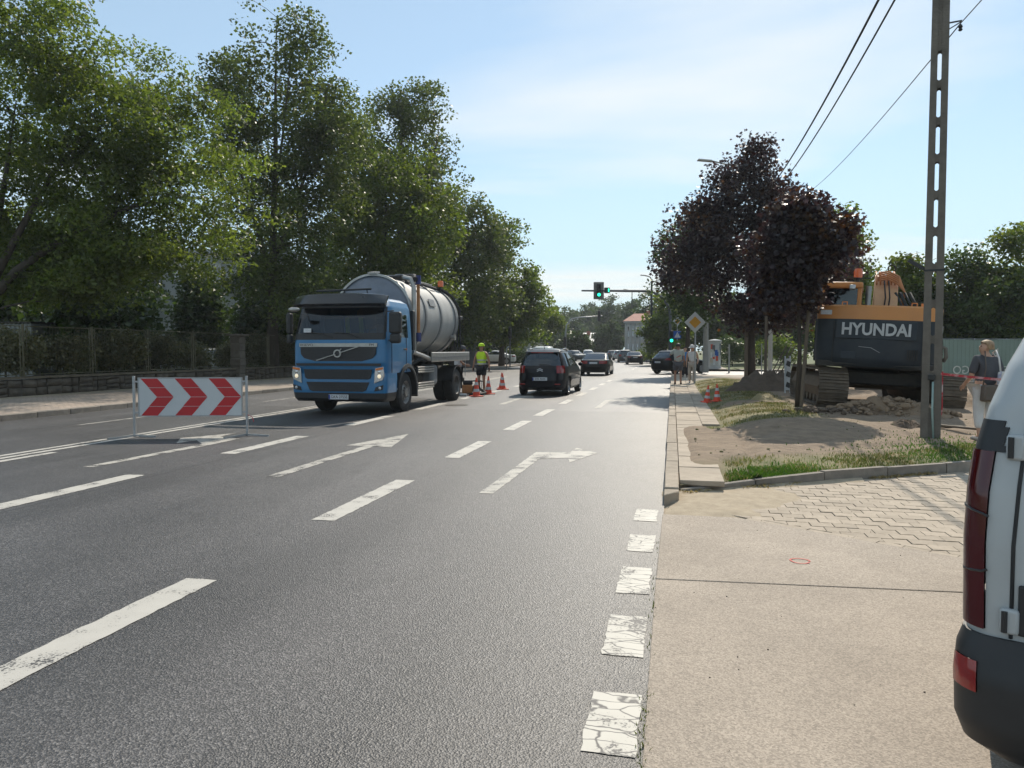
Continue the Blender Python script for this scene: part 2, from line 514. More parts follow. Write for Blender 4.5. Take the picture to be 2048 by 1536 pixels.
mat('ground_earth', (0.10, 0.12, 0.05), 0.95, c2=(0.17, 0.145, 0.09), nscale=0.6, space='World', bump=0.4, bscale=8)
mat('grass_ground', (0.07, 0.10, 0.03), 0.95, c2=(0.16, 0.15, 0.07), nscale=1.6, space='World', bump=0.5, bscale=14)
def concrete_mat():
    m = mat('concrete', (0.37, 0.312, 0.255), 0.88, c2=(0.30, 0.250, 0.202), nscale=1.1, detail=9, space='World', amt=0.3)
    n, l = m.node_tree.nodes, m.node_tree.links
    b = n['Principled BSDF']; src = b.inputs['Base Color'].links[0].from_socket
    g = n.new('ShaderNodeNewGeometry')
    v = n.new('ShaderNodeTexVoronoi'); v.inputs['Scale'].default_value = 130; l.new(g.outputs['Position'], v.inputs['Vector'])
    s = n.new('ShaderNodeSeparateColor'); l.new(v.outputs['Color'], s.inputs[0])
    mr = n.new('ShaderNodeMapRange'); mr.inputs['To Min'].default_value = 0.72; mr.inputs['To Max'].default_value = 1.28; l.new(s.outputs[0], mr.inputs['Value'])
    t2 = n.new('ShaderNodeTexNoise'); t2.inputs['Scale'].default_value = 0.9; t2.inputs['Detail'].default_value = 6; t2.inputs['Roughness'].default_value = 0.7; l.new(g.outputs['Position'], t2.inputs['Vector'])
    m2 = n.new('ShaderNodeMapRange'); m2.inputs['From Min'].default_value = 0.35; m2.inputs['From Max'].default_value = 0.65; m2.inputs['To Min'].default_value = 0.88; m2.inputs['To Max'].default_value = 1.1; l.new(t2.outputs['Fac'], m2.inputs['Value'])
    hs = n.new('ShaderNodeHueSaturation'); l.new(node_math(n, l, 'MULTIPLY', mr.outputs[0], m2.outputs[0]), hs.inputs['Value']); l.new(src, hs.inputs['Color']); l.new(hs.outputs[0], b.inputs['Base Color'])
    bp = n.new('ShaderNodeBump'); bp.inputs['Strength'].default_value = 0.4; bp.inputs['Distance'].default_value = 0.005
    l.new(v.outputs['Distance'], bp.inputs['Height']); l.new(bp.outputs[0], b.inputs['Normal'])
concrete_mat()
mat('paver_concrete', (0.42, 0.35, 0.275), 0.9, c2=(0.32, 0.265, 0.205), nscale=9, space='World', per_object=0.10, bump=0.3, bscale=120)
mat('paver_bed', (0.13, 0.105, 0.08), 0.95, nscale=14, space='World', bump=0.3, bscale=60)
mat('sand', (0.42, 0.345, 0.25), 0.95, c2=(0.30, 0.24, 0.17), nscale=9, detail=8, space='World', bump=0.5, bscale=70)
mat('kerb_stone', (0.38, 0.315, 0.245), 0.88, c2=(0.25, 0.21, 0.165), nscale=7, detail=7, space='World', per_object=0.14, bump=0.3, bscale=60)
mat('kerb_grey', (0.25, 0.22, 0.185), 0.88, c2=(0.15, 0.132, 0.112), nscale=7, detail=7, space='World', per_object=0.14, bump=0.3, bscale=60)
mat('slab', (0.41, 0.34, 0.265), 0.88, c2=(0.30, 0.25, 0.195), nscale=5, detail=7, space='World', per_object=0.12, bump=0.3, bscale=90)
mat('iron', (0.06, 0.055, 0.05), 0.6, metal=0.6, nscale=20)
mat('red_spray', (0.55, 0.05, 0.04), 0.7, nscale=30)


def sheet(name, poly, z, material, parent=None, kind=None, thick=0.0):
    mb = MB()
    if thick:
        mb.prism(poly, thick, Matrix.Translation((0, 0, z - thick)))
    else:
        mb.add([(x, y, z) for x, y in poly], [tuple(range(len(poly)))])
    o = mb.build(name, material, parent)
    if kind: o['kind'] = kind
    return o


sheet('ground', [(-900, -60), (900, -60), (900, 1500), (-900, 1500)], -0.06, 'ground_earth', kind='structure')


def bend(y):
    """The street swings to the left in the distance."""
    return -0.00092 * max(0.0, y - 66) ** 2


def strip(name, x0, x1, y0, y1, z, material, parent=None, kind=None, step=4.0, bent=True):
    mb = MB(); vs, fs = [], []
    k = max(1, int((y1 - y0) / step))
    for i in range(k + 1):
        y = y0 + (y1 - y0) * i / k
        s = bend(y) if bent else 0
        vs += [(x0 + s, y, z), (x1 + s, y, z)]
    for i in range(k):
        fs.append((2 * i, 2 * i + 1, 2 * i + 3, 2 * i + 2))
    o = mb.add(vs, fs).build(name, material, parent)
    if kind: o['kind'] = kind
    return o


road = strip('road', -14.72, -0.07, -8, 300, 0.0, 'asphalt', kind='structure')
sheet('cross_road', [(-0.4, 47.2), (70, 47.2), (70, 58.5), (-0.4, 58.5)], -0.006, 'asphalt', kind='structure')
sheet('left_cross_road', [(-70, 76), (-14, 76), (-14, 90), (-70, 90)], -0.006, 'asphalt', kind='structure')

# ---- painted markings: thin sheets that belong to the road
def rag(poly, step=0.05, j=0.004):
    """Break the outline into short uneven edges, as worn thermoplastic has."""
    out = []
    for i in range(len(poly)):
        (xa, ya), (xb, yb) = poly[i], poly[(i + 1) % len(poly)]
        ln = math.hypot(xb - xa, yb - ya); k = max(1, min(60, int(ln / step))); nx, ny = -(yb - ya) / max(ln, 1e-6), (xb - xa) / max(ln, 1e-6)
        for q in range(k):
            o_ = rnd.gauss(0, j) if q else 0
            out.append((xa + (xb - xa) * q / k + nx * o_, ya + (yb - ya) * q / k + ny * o_))
    return out
def dash(name, x0, x1, y0, y1, material='road_paint'):
    s0, s1 = bend(y0), bend(y1)
    j = lambda: rnd.uniform(-0.008, 0.008)
    p_ = [(x0 + s0 + j(), y0 + j()), (x1 + s0 + j(), y0 + j()), (x1 + s1 + j(), y1 + j()), (x0 + s1 + j(), y1 + j())]
    return sheet(name, rag(p_) if y0 < 22 else p_, 0.004, material, road)

for y0, y1 in ((2.55, 4.6), (6.45, 8.68), (10.63, 12.68), (14.55, 16.58), (17.9, 19.92), (22, 24), (26, 28), (30, 32), (34, 36), (38, 40)):
    dash('lane_dash', -3.31, -3.08, y0, y1)
for y0, y1 in ((5.6, 8.32), (10.33, 12.76), (14.8, 17.15), (19.1, 21.5), (23.5, 25.7), (27.8, 30), (32, 34.2), (36.2, 38.4)):
    dash('lane_dash', -6.83, -6.58, y0, y1)
dash('centre_line', -9.98, -9.86, 2, 44); dash('centre_line', -9.74, -9.62, 2, 44)
dash('lane_dash', -9.5, -9.36, 5.6, 9.9)
for y0, y1 in ((13.6, 17.4), (21, 25), (29, 33), (37, 41)):
    dash('lane_dash', -12.42, -12.3, y0, y1, 'worn_paint')
for y0, y1 in ((1.85, 2.4), (2.91, 3.45), (3.89, 4.49), (4.92, 5.52), (5.97, 6.51), (7.05, 7.6)):
    dash('edge_dash', -0.35, -0.13, y0, y1, 'cracked_paint')
for y0 in range(62, 120, 6):
    dash('lane_dash', -3.3, -3.12, y0, y0 + 2.5); dash('lane_dash', -6.8, -6.6, y0, y0 + 2.5)
dash('stop_line', -6.5, -0.3, 44.2, 44.6)


def right_arrow(y, k=1.0):
    sheet('turn_arrow', rag([(-2.1, y), (-1.94, y), (-1.90, y + 2.75 * k), (-1.5, y + 2.95 * k), (-1.42, y + 2.5 * k), (-1.13, y + 3.55 * k), (-1.52, y + 4.1 * k),
                         (-1.55, y + 3.55 * k), (-2.08, y + 3.45 * k)]), 0.004, 'worn_paint', road)
right_arrow(8.05); right_arrow(20.6, 1.05); right_arrow(36.5, 1.2)


def straight_arrow(x, y, k=1.0, material='worn_paint'):
    sheet('straight_arrow', rag([(x - 0.09, y), (x + 0.09, y), (x + 0.09, y + 3.1 * k), (x + 0.42, y + 3.0 * k), (x + 0.02, y + 4.95 * k), (x - 0.42, y + 3.1 * k), (x - 0.09, y + 3.1 * k)]),
          0.004, material, road)
straight_arrow(-4.92, 8.55); straight_arrow(-4.92, 21.5); straight_arrow(-4.92, 36)
sheet('left_arrow', [(-7.88, 8.75), (-7.72, 8.75), (-7.60, 11.1), (-7.62, 12.15), (-8.15, 12.35), (-8.2, 12.95), (-8.72, 12.0), (-8.3, 11.3), (-8.22, 11.75), (-7.8, 11.3)],
      0.004, 'worn_paint', road)

mb = MB(); mb.lathe([(0.0, 0.006), (0.33, 0.006), (0.34, -0.01)], 20)
mh = mb.build('manhole_cover', 'iron'); mh.location = (-6.12, 20.9, 0.002)
tag(mh, 'round dark iron manhole cover in the road beside the traffic cones', 'manhole cover')

# ---- left pavement with kerb stones
def brick_pave(name, c1, c2, cm, sx, sy):
    m = bpy.data.materials.new(name); m.use_nodes = True
    n, l = m.node_tree.nodes, m.node_tree.links
    b = n['Principled BSDF']; b.inputs['Roughness'].default_value = 0.88
    g = n.new('ShaderNodeNewGeometry'); pos = g.outputs['Position']
    br = n.new('ShaderNodeTexBrick'); br.inputs['Scale'].default_value = 1.0
    br.inputs['Brick Width'].default_value = sx; br.inputs['Row Height'].default_value = sy; br.inputs['Mortar Size'].default_value = 0.008
    br.inputs['Color1'].default_value = (*c1, 1); br.inputs['Color2'].default_value = (*c2, 1); br.inputs['Mortar'].default_value = (*cm, 1)
    l.new(pos, br.inputs['Vector'])
    nt = n.new('ShaderNodeTexNoise'); nt.inputs['Scale'].default_value = 0.7; nt.inputs['Detail'].default_value = 6; l.new(pos, nt.inputs['Vector'])
    hs = n.new('ShaderNodeHueSaturation'); mr = n.new('ShaderNodeMapRange'); mr.inputs['To Min'].default_value = 0.6; mr.inputs['To Max'].default_value = 1.35
    l.new(nt.outputs['Fac'], mr.inputs['Value']); l.new(mr.outputs[0], hs.inputs['Value']); l.new(br.outputs['Color'], hs.inputs['Color']); l.new(hs.outputs[0], b.inputs['Base Color'])
    M[name] = m
brick_pave('pink_pavers', (0.40, 0.315, 0.25), (0.34, 0.275, 0.225), (0.19, 0.16, 0.13), 0.2, 0.1)
lp = strip('left_pavement', -19.6, -14.92, 4, 74, 0.12, 'pink_pavers', kind='structure')
lv = strip('left_dirt_strip', -21.2, -19.6, 4, 60, 0.115, 'sand', kind='structure')
kerb_me = None
kl = MB().box((0, 0, 0), (0.2, 0.985, 0.3)).build('kerb_stone', 'kerb_grey', lp, bevel=0.015)
kl.location = (-14.82, 8.5, -0.02)
for i in range(1, 66):
    c = piece('kerb_stone', kl.data, lp, (-14.82 + rnd.uniform(-0.006, 0.006), 8.5 + i * 1.0, -0.02 + rnd.uniform(-0.006, 0.006)))
    b_ = c.modifiers.new('bevel', 'BEVEL'); b_.width = 0.015; b_.segments = 2
strip('left_lawn', -60, -21.2, 2, 76, 0.12, 'grass_ground', kind='structure', bent=False)
strip('left_grass_bank', -30, -19.6, 60, 76, 0.14, 'grass_ground', kind='structure', bent=False)
strip('far_left_verge', -26, -14.9, 90, 300, 0.12, 'grass_ground', kind='structure')
strip('far_right_pavement', 0.1, 4.2, 60, 300, 0.12, 'concrete', kind='structure')
strip('far_right_verge', 4.2, 60, 60.5, 300, 0.08, 'grass_ground', kind='structure', bent=False)

# ---- right pavement: kerb stones, a row of slabs, a narrower second row
rp = sheet('right_pavement', [(0.08, 8.72), (1.0, 9.2), (1.0, 46.2), (0.08, 46.2)], 0.065, 'sand', kind='structure', thick=0.15)
kr = MB().box((0, 0, 0), (0.155, 0.985, 0.34)).build('kerb_stone', 'kerb_stone', rp, bevel=0.014)
kr.location = (0.003, 8.72, -0.05)
for i in range(1, 38):
    piece('kerb_stone', kr.data, rp, (0.003 + rnd.uniform(-0.005, 0.005), 8.72 + i, -0.05 + rnd.uniform(-0.008, 0.008)), (0, 0, rnd.uniform(-0.004, 0.004)))
ks = MB().prism([(-0.078, 0), (0.078, 0.24), (0.078, 0.34), (-0.078, 0.34)], 0.3).build('kerb_stone', 'kerb_stone', rp, bevel=0.012)
ks.location = (0.003, 7.88, -0.2)
sl = MB().box((0, 0, 0), (0.492, 0.492, 0.06)).build('slab', 'slab', rp, bevel=0.006)
sl.location = (0.34, 8.95, 0.09)
for i in range(1, 74):
    piece('slab', sl.data, rp, (0.34, 8.95 + i * 0.5, 0.09 + rnd.uniform(-0.007, 0.005)), (rnd.uniform(-0.008, 0.008), rnd.uniform(-0.008, 0.008), rnd.uniform(-0.006, 0.006)))
s2 = MB().box((0, 0, 0), (0.34, 0.492, 0.06)).build('slab', 'slab', rp, bevel=0.006)
s2.location = (0.765, 15.7, 0.088)
for i in range(1, 60):
    piece('slab', s2.data, rp, (0.765, 15.7 + i * 0.5, 0.088 + rnd.uniform(-0.007, 0.005)), (rnd.uniform(-0.008, 0.008), rnd.uniform(-0.008, 0.008), rnd.uniform(-0.006, 0.006)))
sheet('corner_pavement', [(1.0, 36.5), (60, 36.5), (60, 47.2), (0.4, 47.2), (0.1, 46.2), (1.0, 46.2)], 0.085, 'concrete', kind='structure')
for nm, y0, y1, mt_ in (('far_corner_verge', 60.2, 66, 'grass_ground'), ('far_corner_pavement', 58.5, 60.2, 'concrete')):
    sheet(nm, [(5, y0), (60, y0), (60, y1), (5, y1)], 0.125, mt_, kind='structure')

# ---- driveway: two concrete fields with an open joint, wavy pavers behind them
drive = sheet('driveway', [(-0.06, -6), (14, -6), (14, 16), (8, 13.4), (0.1, 8.4), (-0.06, 7.7)], -0.02, 'paver_bed', kind='structure')
def kerb_y(x): return 8.52 + 0.632 * x
def bound_y(x): return 7.38 if x < 0.6 else 7.38 - 0.69 * (x - 0.6)
def slab_piece(poly):
    return MB().prism(poly, 0.06, Matrix.Translation((0, 0, -0.052))).build('concrete_field', 'concrete', drive, bevel=0.006)
slab_piece([(-0.10, -5), (12, -5), (12, -0.5), (5.5, 4.0), (3.0, 5.44), (-0.10, 5.245)])
slab_piece([(-0.10, 5.262), (2.96, 5.458), (2.2, 6.27), (1.2, 6.96), (0.6, 7.37), (-0.08, 7.37)])
PX, PY = 0.2, 0.165
def wave(k): return [(0.0, 0.0), (0.035, 0.005), (0.065, 0.005), (0.1, 0.0), (0.135, -0.005), (0.165, -0.005)][k]
g_ = 0.004
low = [(wave(k)[0] + (g_ if k == 0 else 0), wave(k)[1] + g_) for k in range(6)] + [(PX - g_, g_)]
top = [(x, y + PY - 2 * g_) for x, y in low]
pav_poly = low + top[::-1]
pav = MB().prism(pav_poly, 0.05, Matrix.Translation((0, 0, -0.05))).build('paver', 'paver_concrete', drive, bevel=0.003, seg=1)
def clip_poly(poly, f):
    """Keep the side where f(p) >= 0 (one straight cut)."""
    out = []
    for i in range(len(poly)):
        p, q = poly[i], poly[(i + 1) % len(poly)]
        a_, b_ = f(p), f(q)
        if a_ >= 0: out.append(p)
        if (a_ >= 0) != (b_ >= 0):
            t = a_ / (a_ - b_); out.append((p[0] + (q[0] - p[0]) * t, p[1] + (q[1] - p[1]) * t))
    return out
def poly_area(p):
    return 0.5 * sum(p[i][0] * p[(i + 1) % len(p)][1] - p[(i + 1) % len(p)][0] * p[i][1] for i in range(len(p))) if len(p) > 2 else 0
first = True
rest = MB()
for r_ in range(70):
    y = 4.2 + r_ * PY
    for c_ in range(60):
        x = 0.25 + c_ * PX + (0.1 if r_ % 2 else 0)
        if x < 0.45 and y < 7.55: continue
        wp = [(px0 + x, py0 + y) for px0, py0 in pav_poly]
        lo_f = lambda p: p[1] - (7.38 - 0.69 * (p[0] - 0.6)) - 0.118
        hi_f = lambda p: (kerb_y(p[0]) - 0.055) - p[1]
        whole = all(lo_f(p) > 0 for p in wp) and all(hi_f(p) > 0 for p in wp)
        z = rnd.uniform(-0.004, 0.003)
        far_ = x > 0.36 * y + 0.05 or y > 10.6
        if not whole:
            q = clip_poly(clip_poly(wp, lo_f), hi_f)
            if poly_area(q) < 0.0025 or x > 6: continue
            if far_: rest.prism(q, 0.05, Matrix.Translation((0, 0, z - 0.05)))
            else: MB().prism(q, 0.05, Matrix.Translation((0, 0, z - 0.05))).build('paver', 'paver_concrete', drive)
            continue
        if far_:
            if x < 6: rest.prism(pav_poly, 0.05, Matrix.Translation((x, y, z - 0.05)))
            continue
        if first:
            pav.location = (x, y, z); first = False
        else:
            piece('paver', pav.data, drive, (x, y, z), (rnd.uniform(-0.01, 0.01), rnd.uniform(-0.01, 0.01), 0))
o = rest.build('paver_field', 'paver_concrete', drive); o['kind'] = 'stuff'
# straight edging row along the concrete
ed = MB().box((0, 0, 0), (0.195, 0.095, 0.05)).build('edging_paver', 'paver_concrete', drive, bevel=0.003, seg=1)
aa = math.atan(-0.69)
for i in range(26):
    x = 0.7 + (i + 0.5) * 0.2 * math.cos(aa)
    y = bound_y(0.7) + (x - 0.7) * -0.69 + 0.062
    if i == 0:
        ed.location = (x, y, -0.025); ed.rotation_euler = (0, 0, aa)
    else:
        piece('edging_paver', ed.data, drive, (x, y, -0.025 + rnd.uniform(-0.003, 0.003)), (0, 0, aa))
# red marking ring sprayed on the concrete
mb = MB(); vs, fs = [], []
for i in range(36):
    a_ = 2 * math.pi * i / 36
    for r_ in (0.062, 0.075):
        vs.append(((r_ + 0.004 * math.sin(3 * a_)) * math.cos(a_) , r_ * math.sin(a_), 0))
for i in range(34):
    fs.append((2 * i, 2 * i + 1, 2 * i + 3, 2 * i + 2))
o = mb.add(vs, fs).build('spray_mark', 'red_spray', drive); o.location = (0.955, 5.92, 0.0125)

# cross kerb between driveway and verge
ang = math.atan(0.632)
kc = MB().box((0, 0, 0), (0.985, 0.085, 0.26)).build('kerb_stone', 'kerb_grey', None, bevel=0.012)
edge = thing('edging_kerb', '', '', (0, 0, 0)); edge.pop('label', None); edge.pop('category', None); edge['kind'] = 'structure'
kc.parent = edge
for i in range(11):
    d_ = 0.5 + i
    x, y = 0.1 + d_ * math.cos(ang), kerb_y(0.1) + d_ * math.sin(ang)
    z = -0.075 + 0.075 * smoothstep(0, 2.2, d_)
    if i == 0:
        kc.location = (x, y, z); kc.rotation_euler = (0, -0.05, ang)
    else:
        piece('kerb_stone', kc.data, edge, (x, y, z + rnd.uniform(-0.008, 0.008)), (0, -0.03 if i < 2 else 0, ang + rnd.uniform(-0.01, 0.01)))

# ---- right verge: trodden earth and dry grass that climbs gently from the kerb
def vn(x, y, s, seed=0.0):
    return (math.sin(x * s + 1.3 * math.sin(y * s * 0.7 + seed)) + math.sin(y * s * 1.3 + 1.7 * math.sin(x * s * 0.6 + seed * 2)) + math.sin((x + y) * s * 0.77 + seed)) / 3

def dirt_zone(x, y):
    """1 on bare earth, 0 in grass."""
    d = (y - kerb_y(x)) / 1.18
    w = 0.28 * vn(x, y, 2.6, 1.0)
    band = smoothstep(0.95, 1.35, d + w) * (1 - smoothstep(4.0, 4.7, d + 0.12 * x + w))
    if x < 0.7: band = max(band, smoothstep(9.6, 10.4, y + w) * (1 - smoothstep(14.4, 15.2, y + w)))
    if x > 2.6: band = max(band, smoothstep(14.5, 15.6, y + w) * smoothstep(2.5, 3.2, x + w))
    far = smoothstep(24, 28, y) * smoothstep(2.4, 3.2, x + w)
    lane = (1 - smoothstep(0.0, 0.35, abs(y - 19.9 + w) - 0.3)) * smoothstep(1.1, 1.4, x + w) * (1 - smoothstep(2.6, 3.0, x))
    return max(band, far, lane)

def verge_z(x, y):
    d = y - kerb_y(x)
    z = 0.075 + 0.19 * smoothstep(1.5, 6.0, d) * smoothstep(0.7, 2.2, x)
    z += 0.045 * smoothstep(0, 0.6, d) * smoothstep(0.95, 1.3, x)
    z += 0.02 * vn(x, y, 2.1) * smoothstep(0.9, 1.5, x) + 0.008 * vn(x, y, 9)
    if x < 1.05:
        dz = dirt_zone(x, y)
        z = 0.075 + (0.072 + 0.014 * vn(x, y, 5)) * dz * smoothstep(0.02, 0.25, x - 0.1)
        if x > 0.93: z = max(z, 0.11)
    z += 0.018 * math.sin(7.5 * (y - 0.55 * x) + 1.2 * vn(x, y, 1.1)) * dirt_zone(x, y) * smoothstep(0.7, 1.2, x) * (1 - smoothstep(16, 18, y))
    z += 0.16 * math.exp(-((x - 2.1) / 1.3) ** 2 - ((y - 13.9) / 0.8) ** 2)
    return z

vx = np.concatenate([np.arange(0.1, 8, 0.1), np.arange(8, 22.1, 0.8)])
nv_ = 150
vs, dz_ = [], []
for x in vx:
    y0 = kerb_y(x) + 0.05
    for j in range(nv_ + 1):
        t = (j / nv_) ** 1.5
        y = y0 + (36.6 - y0) * t
        vs.append((x, y, verge_z(x, y))); dz_.append(dirt_zone(x, y))
fs = []
for i in range(len(vx) - 1):
    for j in range(nv_):
        a_ = i * (nv_ + 1) + j
        fs.append((a_, a_ + nv_ + 1, a_ + nv_ + 2, a_ + 1))
m = mat('verge_soil', (0.275, 0.205, 0.142), 0.95, c2=(0.145, 0.105, 0.073), nscale=4.5, detail=10, space='World', bump=1.0, bscale=26, stretch=(1.0, 1.9, 1.0))
n, l = m.node_tree.nodes, m.node_tree.links
at_ = n.new('ShaderNodeAttribute'); at_.attribute_name = 'bare'
mx = n.new('ShaderNodeMix'); mx.data_type = 'RGBA'
gn = n.new('ShaderNodeTexNoise'); gn.inputs['Scale'].default_value = 2.3; gn.inputs['Detail'].default_value = 6
gr = n.new('ShaderNodeValToRGB'); gr.color_ramp.elements[0].color = (0.11, 0.115, 0.045, 1); gr.color_ramp.elements[1].color = (0.24, 0.20, 0.11, 1)
gr.color_ramp.elements[0].position = 0.35; gr.color_ramp.elements[1].position = 0.65
gg = n.new('ShaderNodeNewGeometry'); l.new(gg.outputs['Position'], gn.inputs['Vector']); l.new(gn.outputs['Fac'], gr.inputs[0])
bsdf = n['Principled BSDF']; src = bsdf.inputs['Base Color'].links[0].from_socket
l.new(gr.outputs[0], mx.inputs['A']); l.new(src, mx.inputs['B']); l.new(at_.outputs['Fac'], mx.inputs['Factor']); l.new(mx.outputs['Result'], bsdf.inputs['Base Color'])
verge = np_mesh('right_verge', np.array(vs), np.array(fs), 4, 'verge_soil', smooth=True)
at_a = verge.data.attributes.new('bare', 'FLOAT', 'POINT'); at_a.data.foreach_set('value', np.array(dz_, np.float32))
verge['kind'] = 'structure'

# sand drifted over the pavers at the kerb corner
vs, fs = [], []
nx_, ny_ = 60, 40
for i in range(nx_ + 1):
    for j in range(ny_ + 1):
        x = -0.1 + 2.4 * i / nx_; y = 7.2 + (kerb_y(x) - 0.02 - 7.2) * j / ny_
        h = 0.034 * (1 - smoothstep(0.5, 1.6, x + 0.35 * (7.9 - y) + 0.25 * vn(x, y, 5))) * smoothstep(7.3, 7.65, y + 0.1 * vn(x, y, 8)) * smoothstep(-0.08, 0.15, x)
        h = max(h, 0.05 * smoothstep(-0.3, 0.0, y - kerb_y(x) + 0.06 * vn(x, y, 7)))
        vs.append((x, y, -0.022 + h + 0.006 * vn(x, y, 11)))
for i in range(nx_):
    for j in range(ny_):
        a_ = i * (ny_ + 1) + j
        fs.append((a_, a_ + ny_ + 1, a_ + ny_ + 2, a_ + 1))
o = np_mesh('drifted_sand', np.array(vs), np.array(fs), 4, 'sand', smooth=True)
tag(o, 'pale sand washed over the pavers at the end of the kerb', 'sand', kind='stuff')

# ---- grass blades
leaf_mat('grass_green', (0.065, 0.09, 0.022), (0.15, 0.155, 0.05), (1.3, 1.4, 0.7), 0.55, 0.35, 0.35)
leaf_mat('grass_dry', (0.28, 0.23, 0.11), (0.42, 0.35, 0.19), (1.1, 1.0, 0.8), 0.7, 0.3, 0.3)
leaf_mat('weed_green', (0.045, 0.095, 0.018), (0.09, 0.16, 0.028), (1.3, 1.5, 0.6), 0.5, 0.35, 0.3)

def blades(name, pts, hmin, hmax, w, material, label, rng, lean=0.45):
    pts = np.asarray(pts); k = len(pts)
    a_ = rng.uniform(0, 2 * np.pi, k); h = rng.uniform(hmin, hmax, k) * rng.uniform(0.6, 1, k)
    d_ = np.stack([np.cos(a_), np.sin(a_), np.zeros(k)], 1)
    la = rng.uniform(0, 2 * np.pi, k); ln = rng.uniform(0, lean, k) * h
    tip = pts + np.stack([np.cos(la) * ln, np.sin(la) * ln, h], 1)
    mid = pts + np.stack([np.cos(la) * ln * 0.35, np.sin(la) * ln * 0.35, h * 0.6], 1)
    ww = (w * rng.uniform(0.6, 1.3, k))[:, None]
    V = np.concatenate([pts - d_ * ww / 2, pts + d_ * ww / 2, mid + d_ * ww * 0.4, mid - d_ * ww * 0.4, tip], 0)
    i = np.arange(k)
    F4 = np.stack([i, i + k, i + 2 * k, i + 3 * k], 1)
    V2 = V
    me_f = np.concatenate([np.stack([i, i + k, i + 2 * k], 1), np.stack([i, i + 2 * k, i + 3 * k], 1), np.stack([i + 3 * k, i + 2 * k, i + 4 * k], 1)], 0)
    o = np_mesh(name, V2, me_f, 3, material)
    tag(o, label, 'grass', kind='stuff')
    return o

gp_green, gp_dry, gp_weed, gp_tuft = [], [], [], []
tries = 0
while tries < 150000:
    tries += 1
    y = 8.6 + 26 * rnd.random() ** 1.7
    x = 0.62 + (5.2 if y < 16 else 3.6) * rnd.random() if rnd.random() < 0.85 else rnd.uniform(0.6, 9)
    if y < kerb_y(x) + 0.03 or x < 1.0 and y > 14.9 and rnd.random() < 0.9: continue
    dz = dirt_zone(x, y)
    dens = (1 - dz) ** 2 * (0.10 + 0.9 * smoothstep(-0.35, 0.35, vn(x, y, 3.3, 4) + 0.5 * vn(x, y, 9, 1)))
    if rnd.random() > dens: continue
    p = (x, y, verge_z(x, y) - 0.005)
    if rnd.random() < 0.42 + 0.35 * vn(x, y, 1.7, 2): gp_dry.append(p)
    else: gp_green.append(p)
for i in range(9000):   # low weeds at the kerb corner and round the pole foot
    r_ = rnd.random()
    if r_ < 0.6:
        x = rnd.gauss(1.15, 0.33); y = kerb_y(x) + abs(rnd.gauss(0.08, 0.28)) + 0.04
    else:
        x = rnd.gauss(4.0, 0.75); y = kerb_y(x) + 0.1 + abs(rnd.gauss(0.7, 0.8))
    if y < kerb_y(x) + 0.03 or x < 0.66: continue
    gp_weed.append((x, y, verge_z(x, y) - 0.005))
for i in range(420):    # tufts in the joint along the asphalt edge
    y = 2.2 + 1.3 * rnd.random() if rnd.random() < 0.7 else rnd.uniform(2, 6.5)
    gp_tuft.append((-0.105 + rnd.gauss(0, 0.014), y, -0.012))
blades('joint_tufts', gp_tuft, 0.012, 0.045, 0.007, 'grass_green', 'tiny grass tufts in the joint along the asphalt edge', NPR, 0.9)
blades('verge_grass', gp_green, 0.02, 0.075, 0.010, 'grass_green', 'short green grass growing on the right verge', NPR)
blades('dry_grass', gp_dry, 0.02, 0.08, 0.008, 'grass_dry', 'straw-coloured dry grass mixed into the right verge', NPR, 0.9)
blades('weeds', gp_weed, 0.02, 0.065, 0.014, 'weed_green', 'bright green low weeds along the driveway kerb', NPR, 0.8)
litter = []
for i in range(2600):
    d_ = rnd.uniform(0, 6.5); off = -abs(rnd.gauss(0, 0.10)) - 0.04
    x, y = 0.1 + d_ * math.cos(ang) - off * math.sin(ang) * -1, kerb_y(0.1) + d_ * math.sin(ang) + off * math.cos(ang)
    if vn(x, y, 3, 3) > -0.1: litter.append((x, y, 0.005))
blades('dead_leaves', litter, 0.01, 0.05, 0.02, 'grass_dry', 'dry brown plant litter lying along the driveway kerb', NPR, 2.5)

# ================================================================ TREES AND SHRUBS
def spot(u, depth):
    """Ground position `depth` metres out, in the direction measured as u (2048 wide) on the photograph."""
    a = (u - 1024) / 1500 * depth
    return (a * math.cos(CAM_YAW) - depth * math.sin(CAM_YAW), a * math.sin(CAM_YAW) + depth * math.cos(CAM_YAW))

leaf_mat('leaf_ash', (0.055, 0.083, 0.020), (0.12, 0.145, 0.038), (2.0, 2.1, 0.85), 0.46, 0.5)
leaf_mat('leaf_poplar', (0.048, 0.07, 0.022), (0.10, 0.12, 0.038), (1.7, 1.8, 0.9), 0.5, 0.42, 0.45, 0.3)
leaf_mat('leaf_bright', (0.055, 0.085, 0.020), (0.115, 0.14, 0.034), (1.9, 2.0, 0.7), 0.5, 0.45, 0.45, 0.3)
leaf_mat('leaf_dark', (0.028, 0.05, 0.014), (0.06, 0.085, 0.024), (1.4, 1.6, 0.7), 0.4, 0.35)
leaf_mat('leaf_purple', (0.020, 0.016, 0.020), (0.045, 0.030, 0.034), (1.7, 1.0, 0.9), 0.4, 0.28, 0.3, 0.4)
leaf_mat('leaf_bronze', (0.04, 0.023, 0.014), (0.07, 0.04, 0.018), (2.0, 1.2, 0.5), 0.36, 0.3)
leaf_mat('leaf_far', (0.040, 0.062, 0.026), (0.075, 0.10, 0.04), (1.3, 1.5, 0.8), 0.6, 0.35, 0.5, 0.2)
leaf_mat('leaf_hedge', (0.07, 0.078, 0.032), (0.16, 0.145, 0.07), (1.4, 1.4, 0.8), 0.33, 0.35, 0.4, 0.6)
mat('bark', (0.075, 0.06, 0.047), 0.9, c2=(0.035, 0.03, 0.025), nscale=14, stretch=(1, 1, 0.2), bump=0.6, bscale=30)
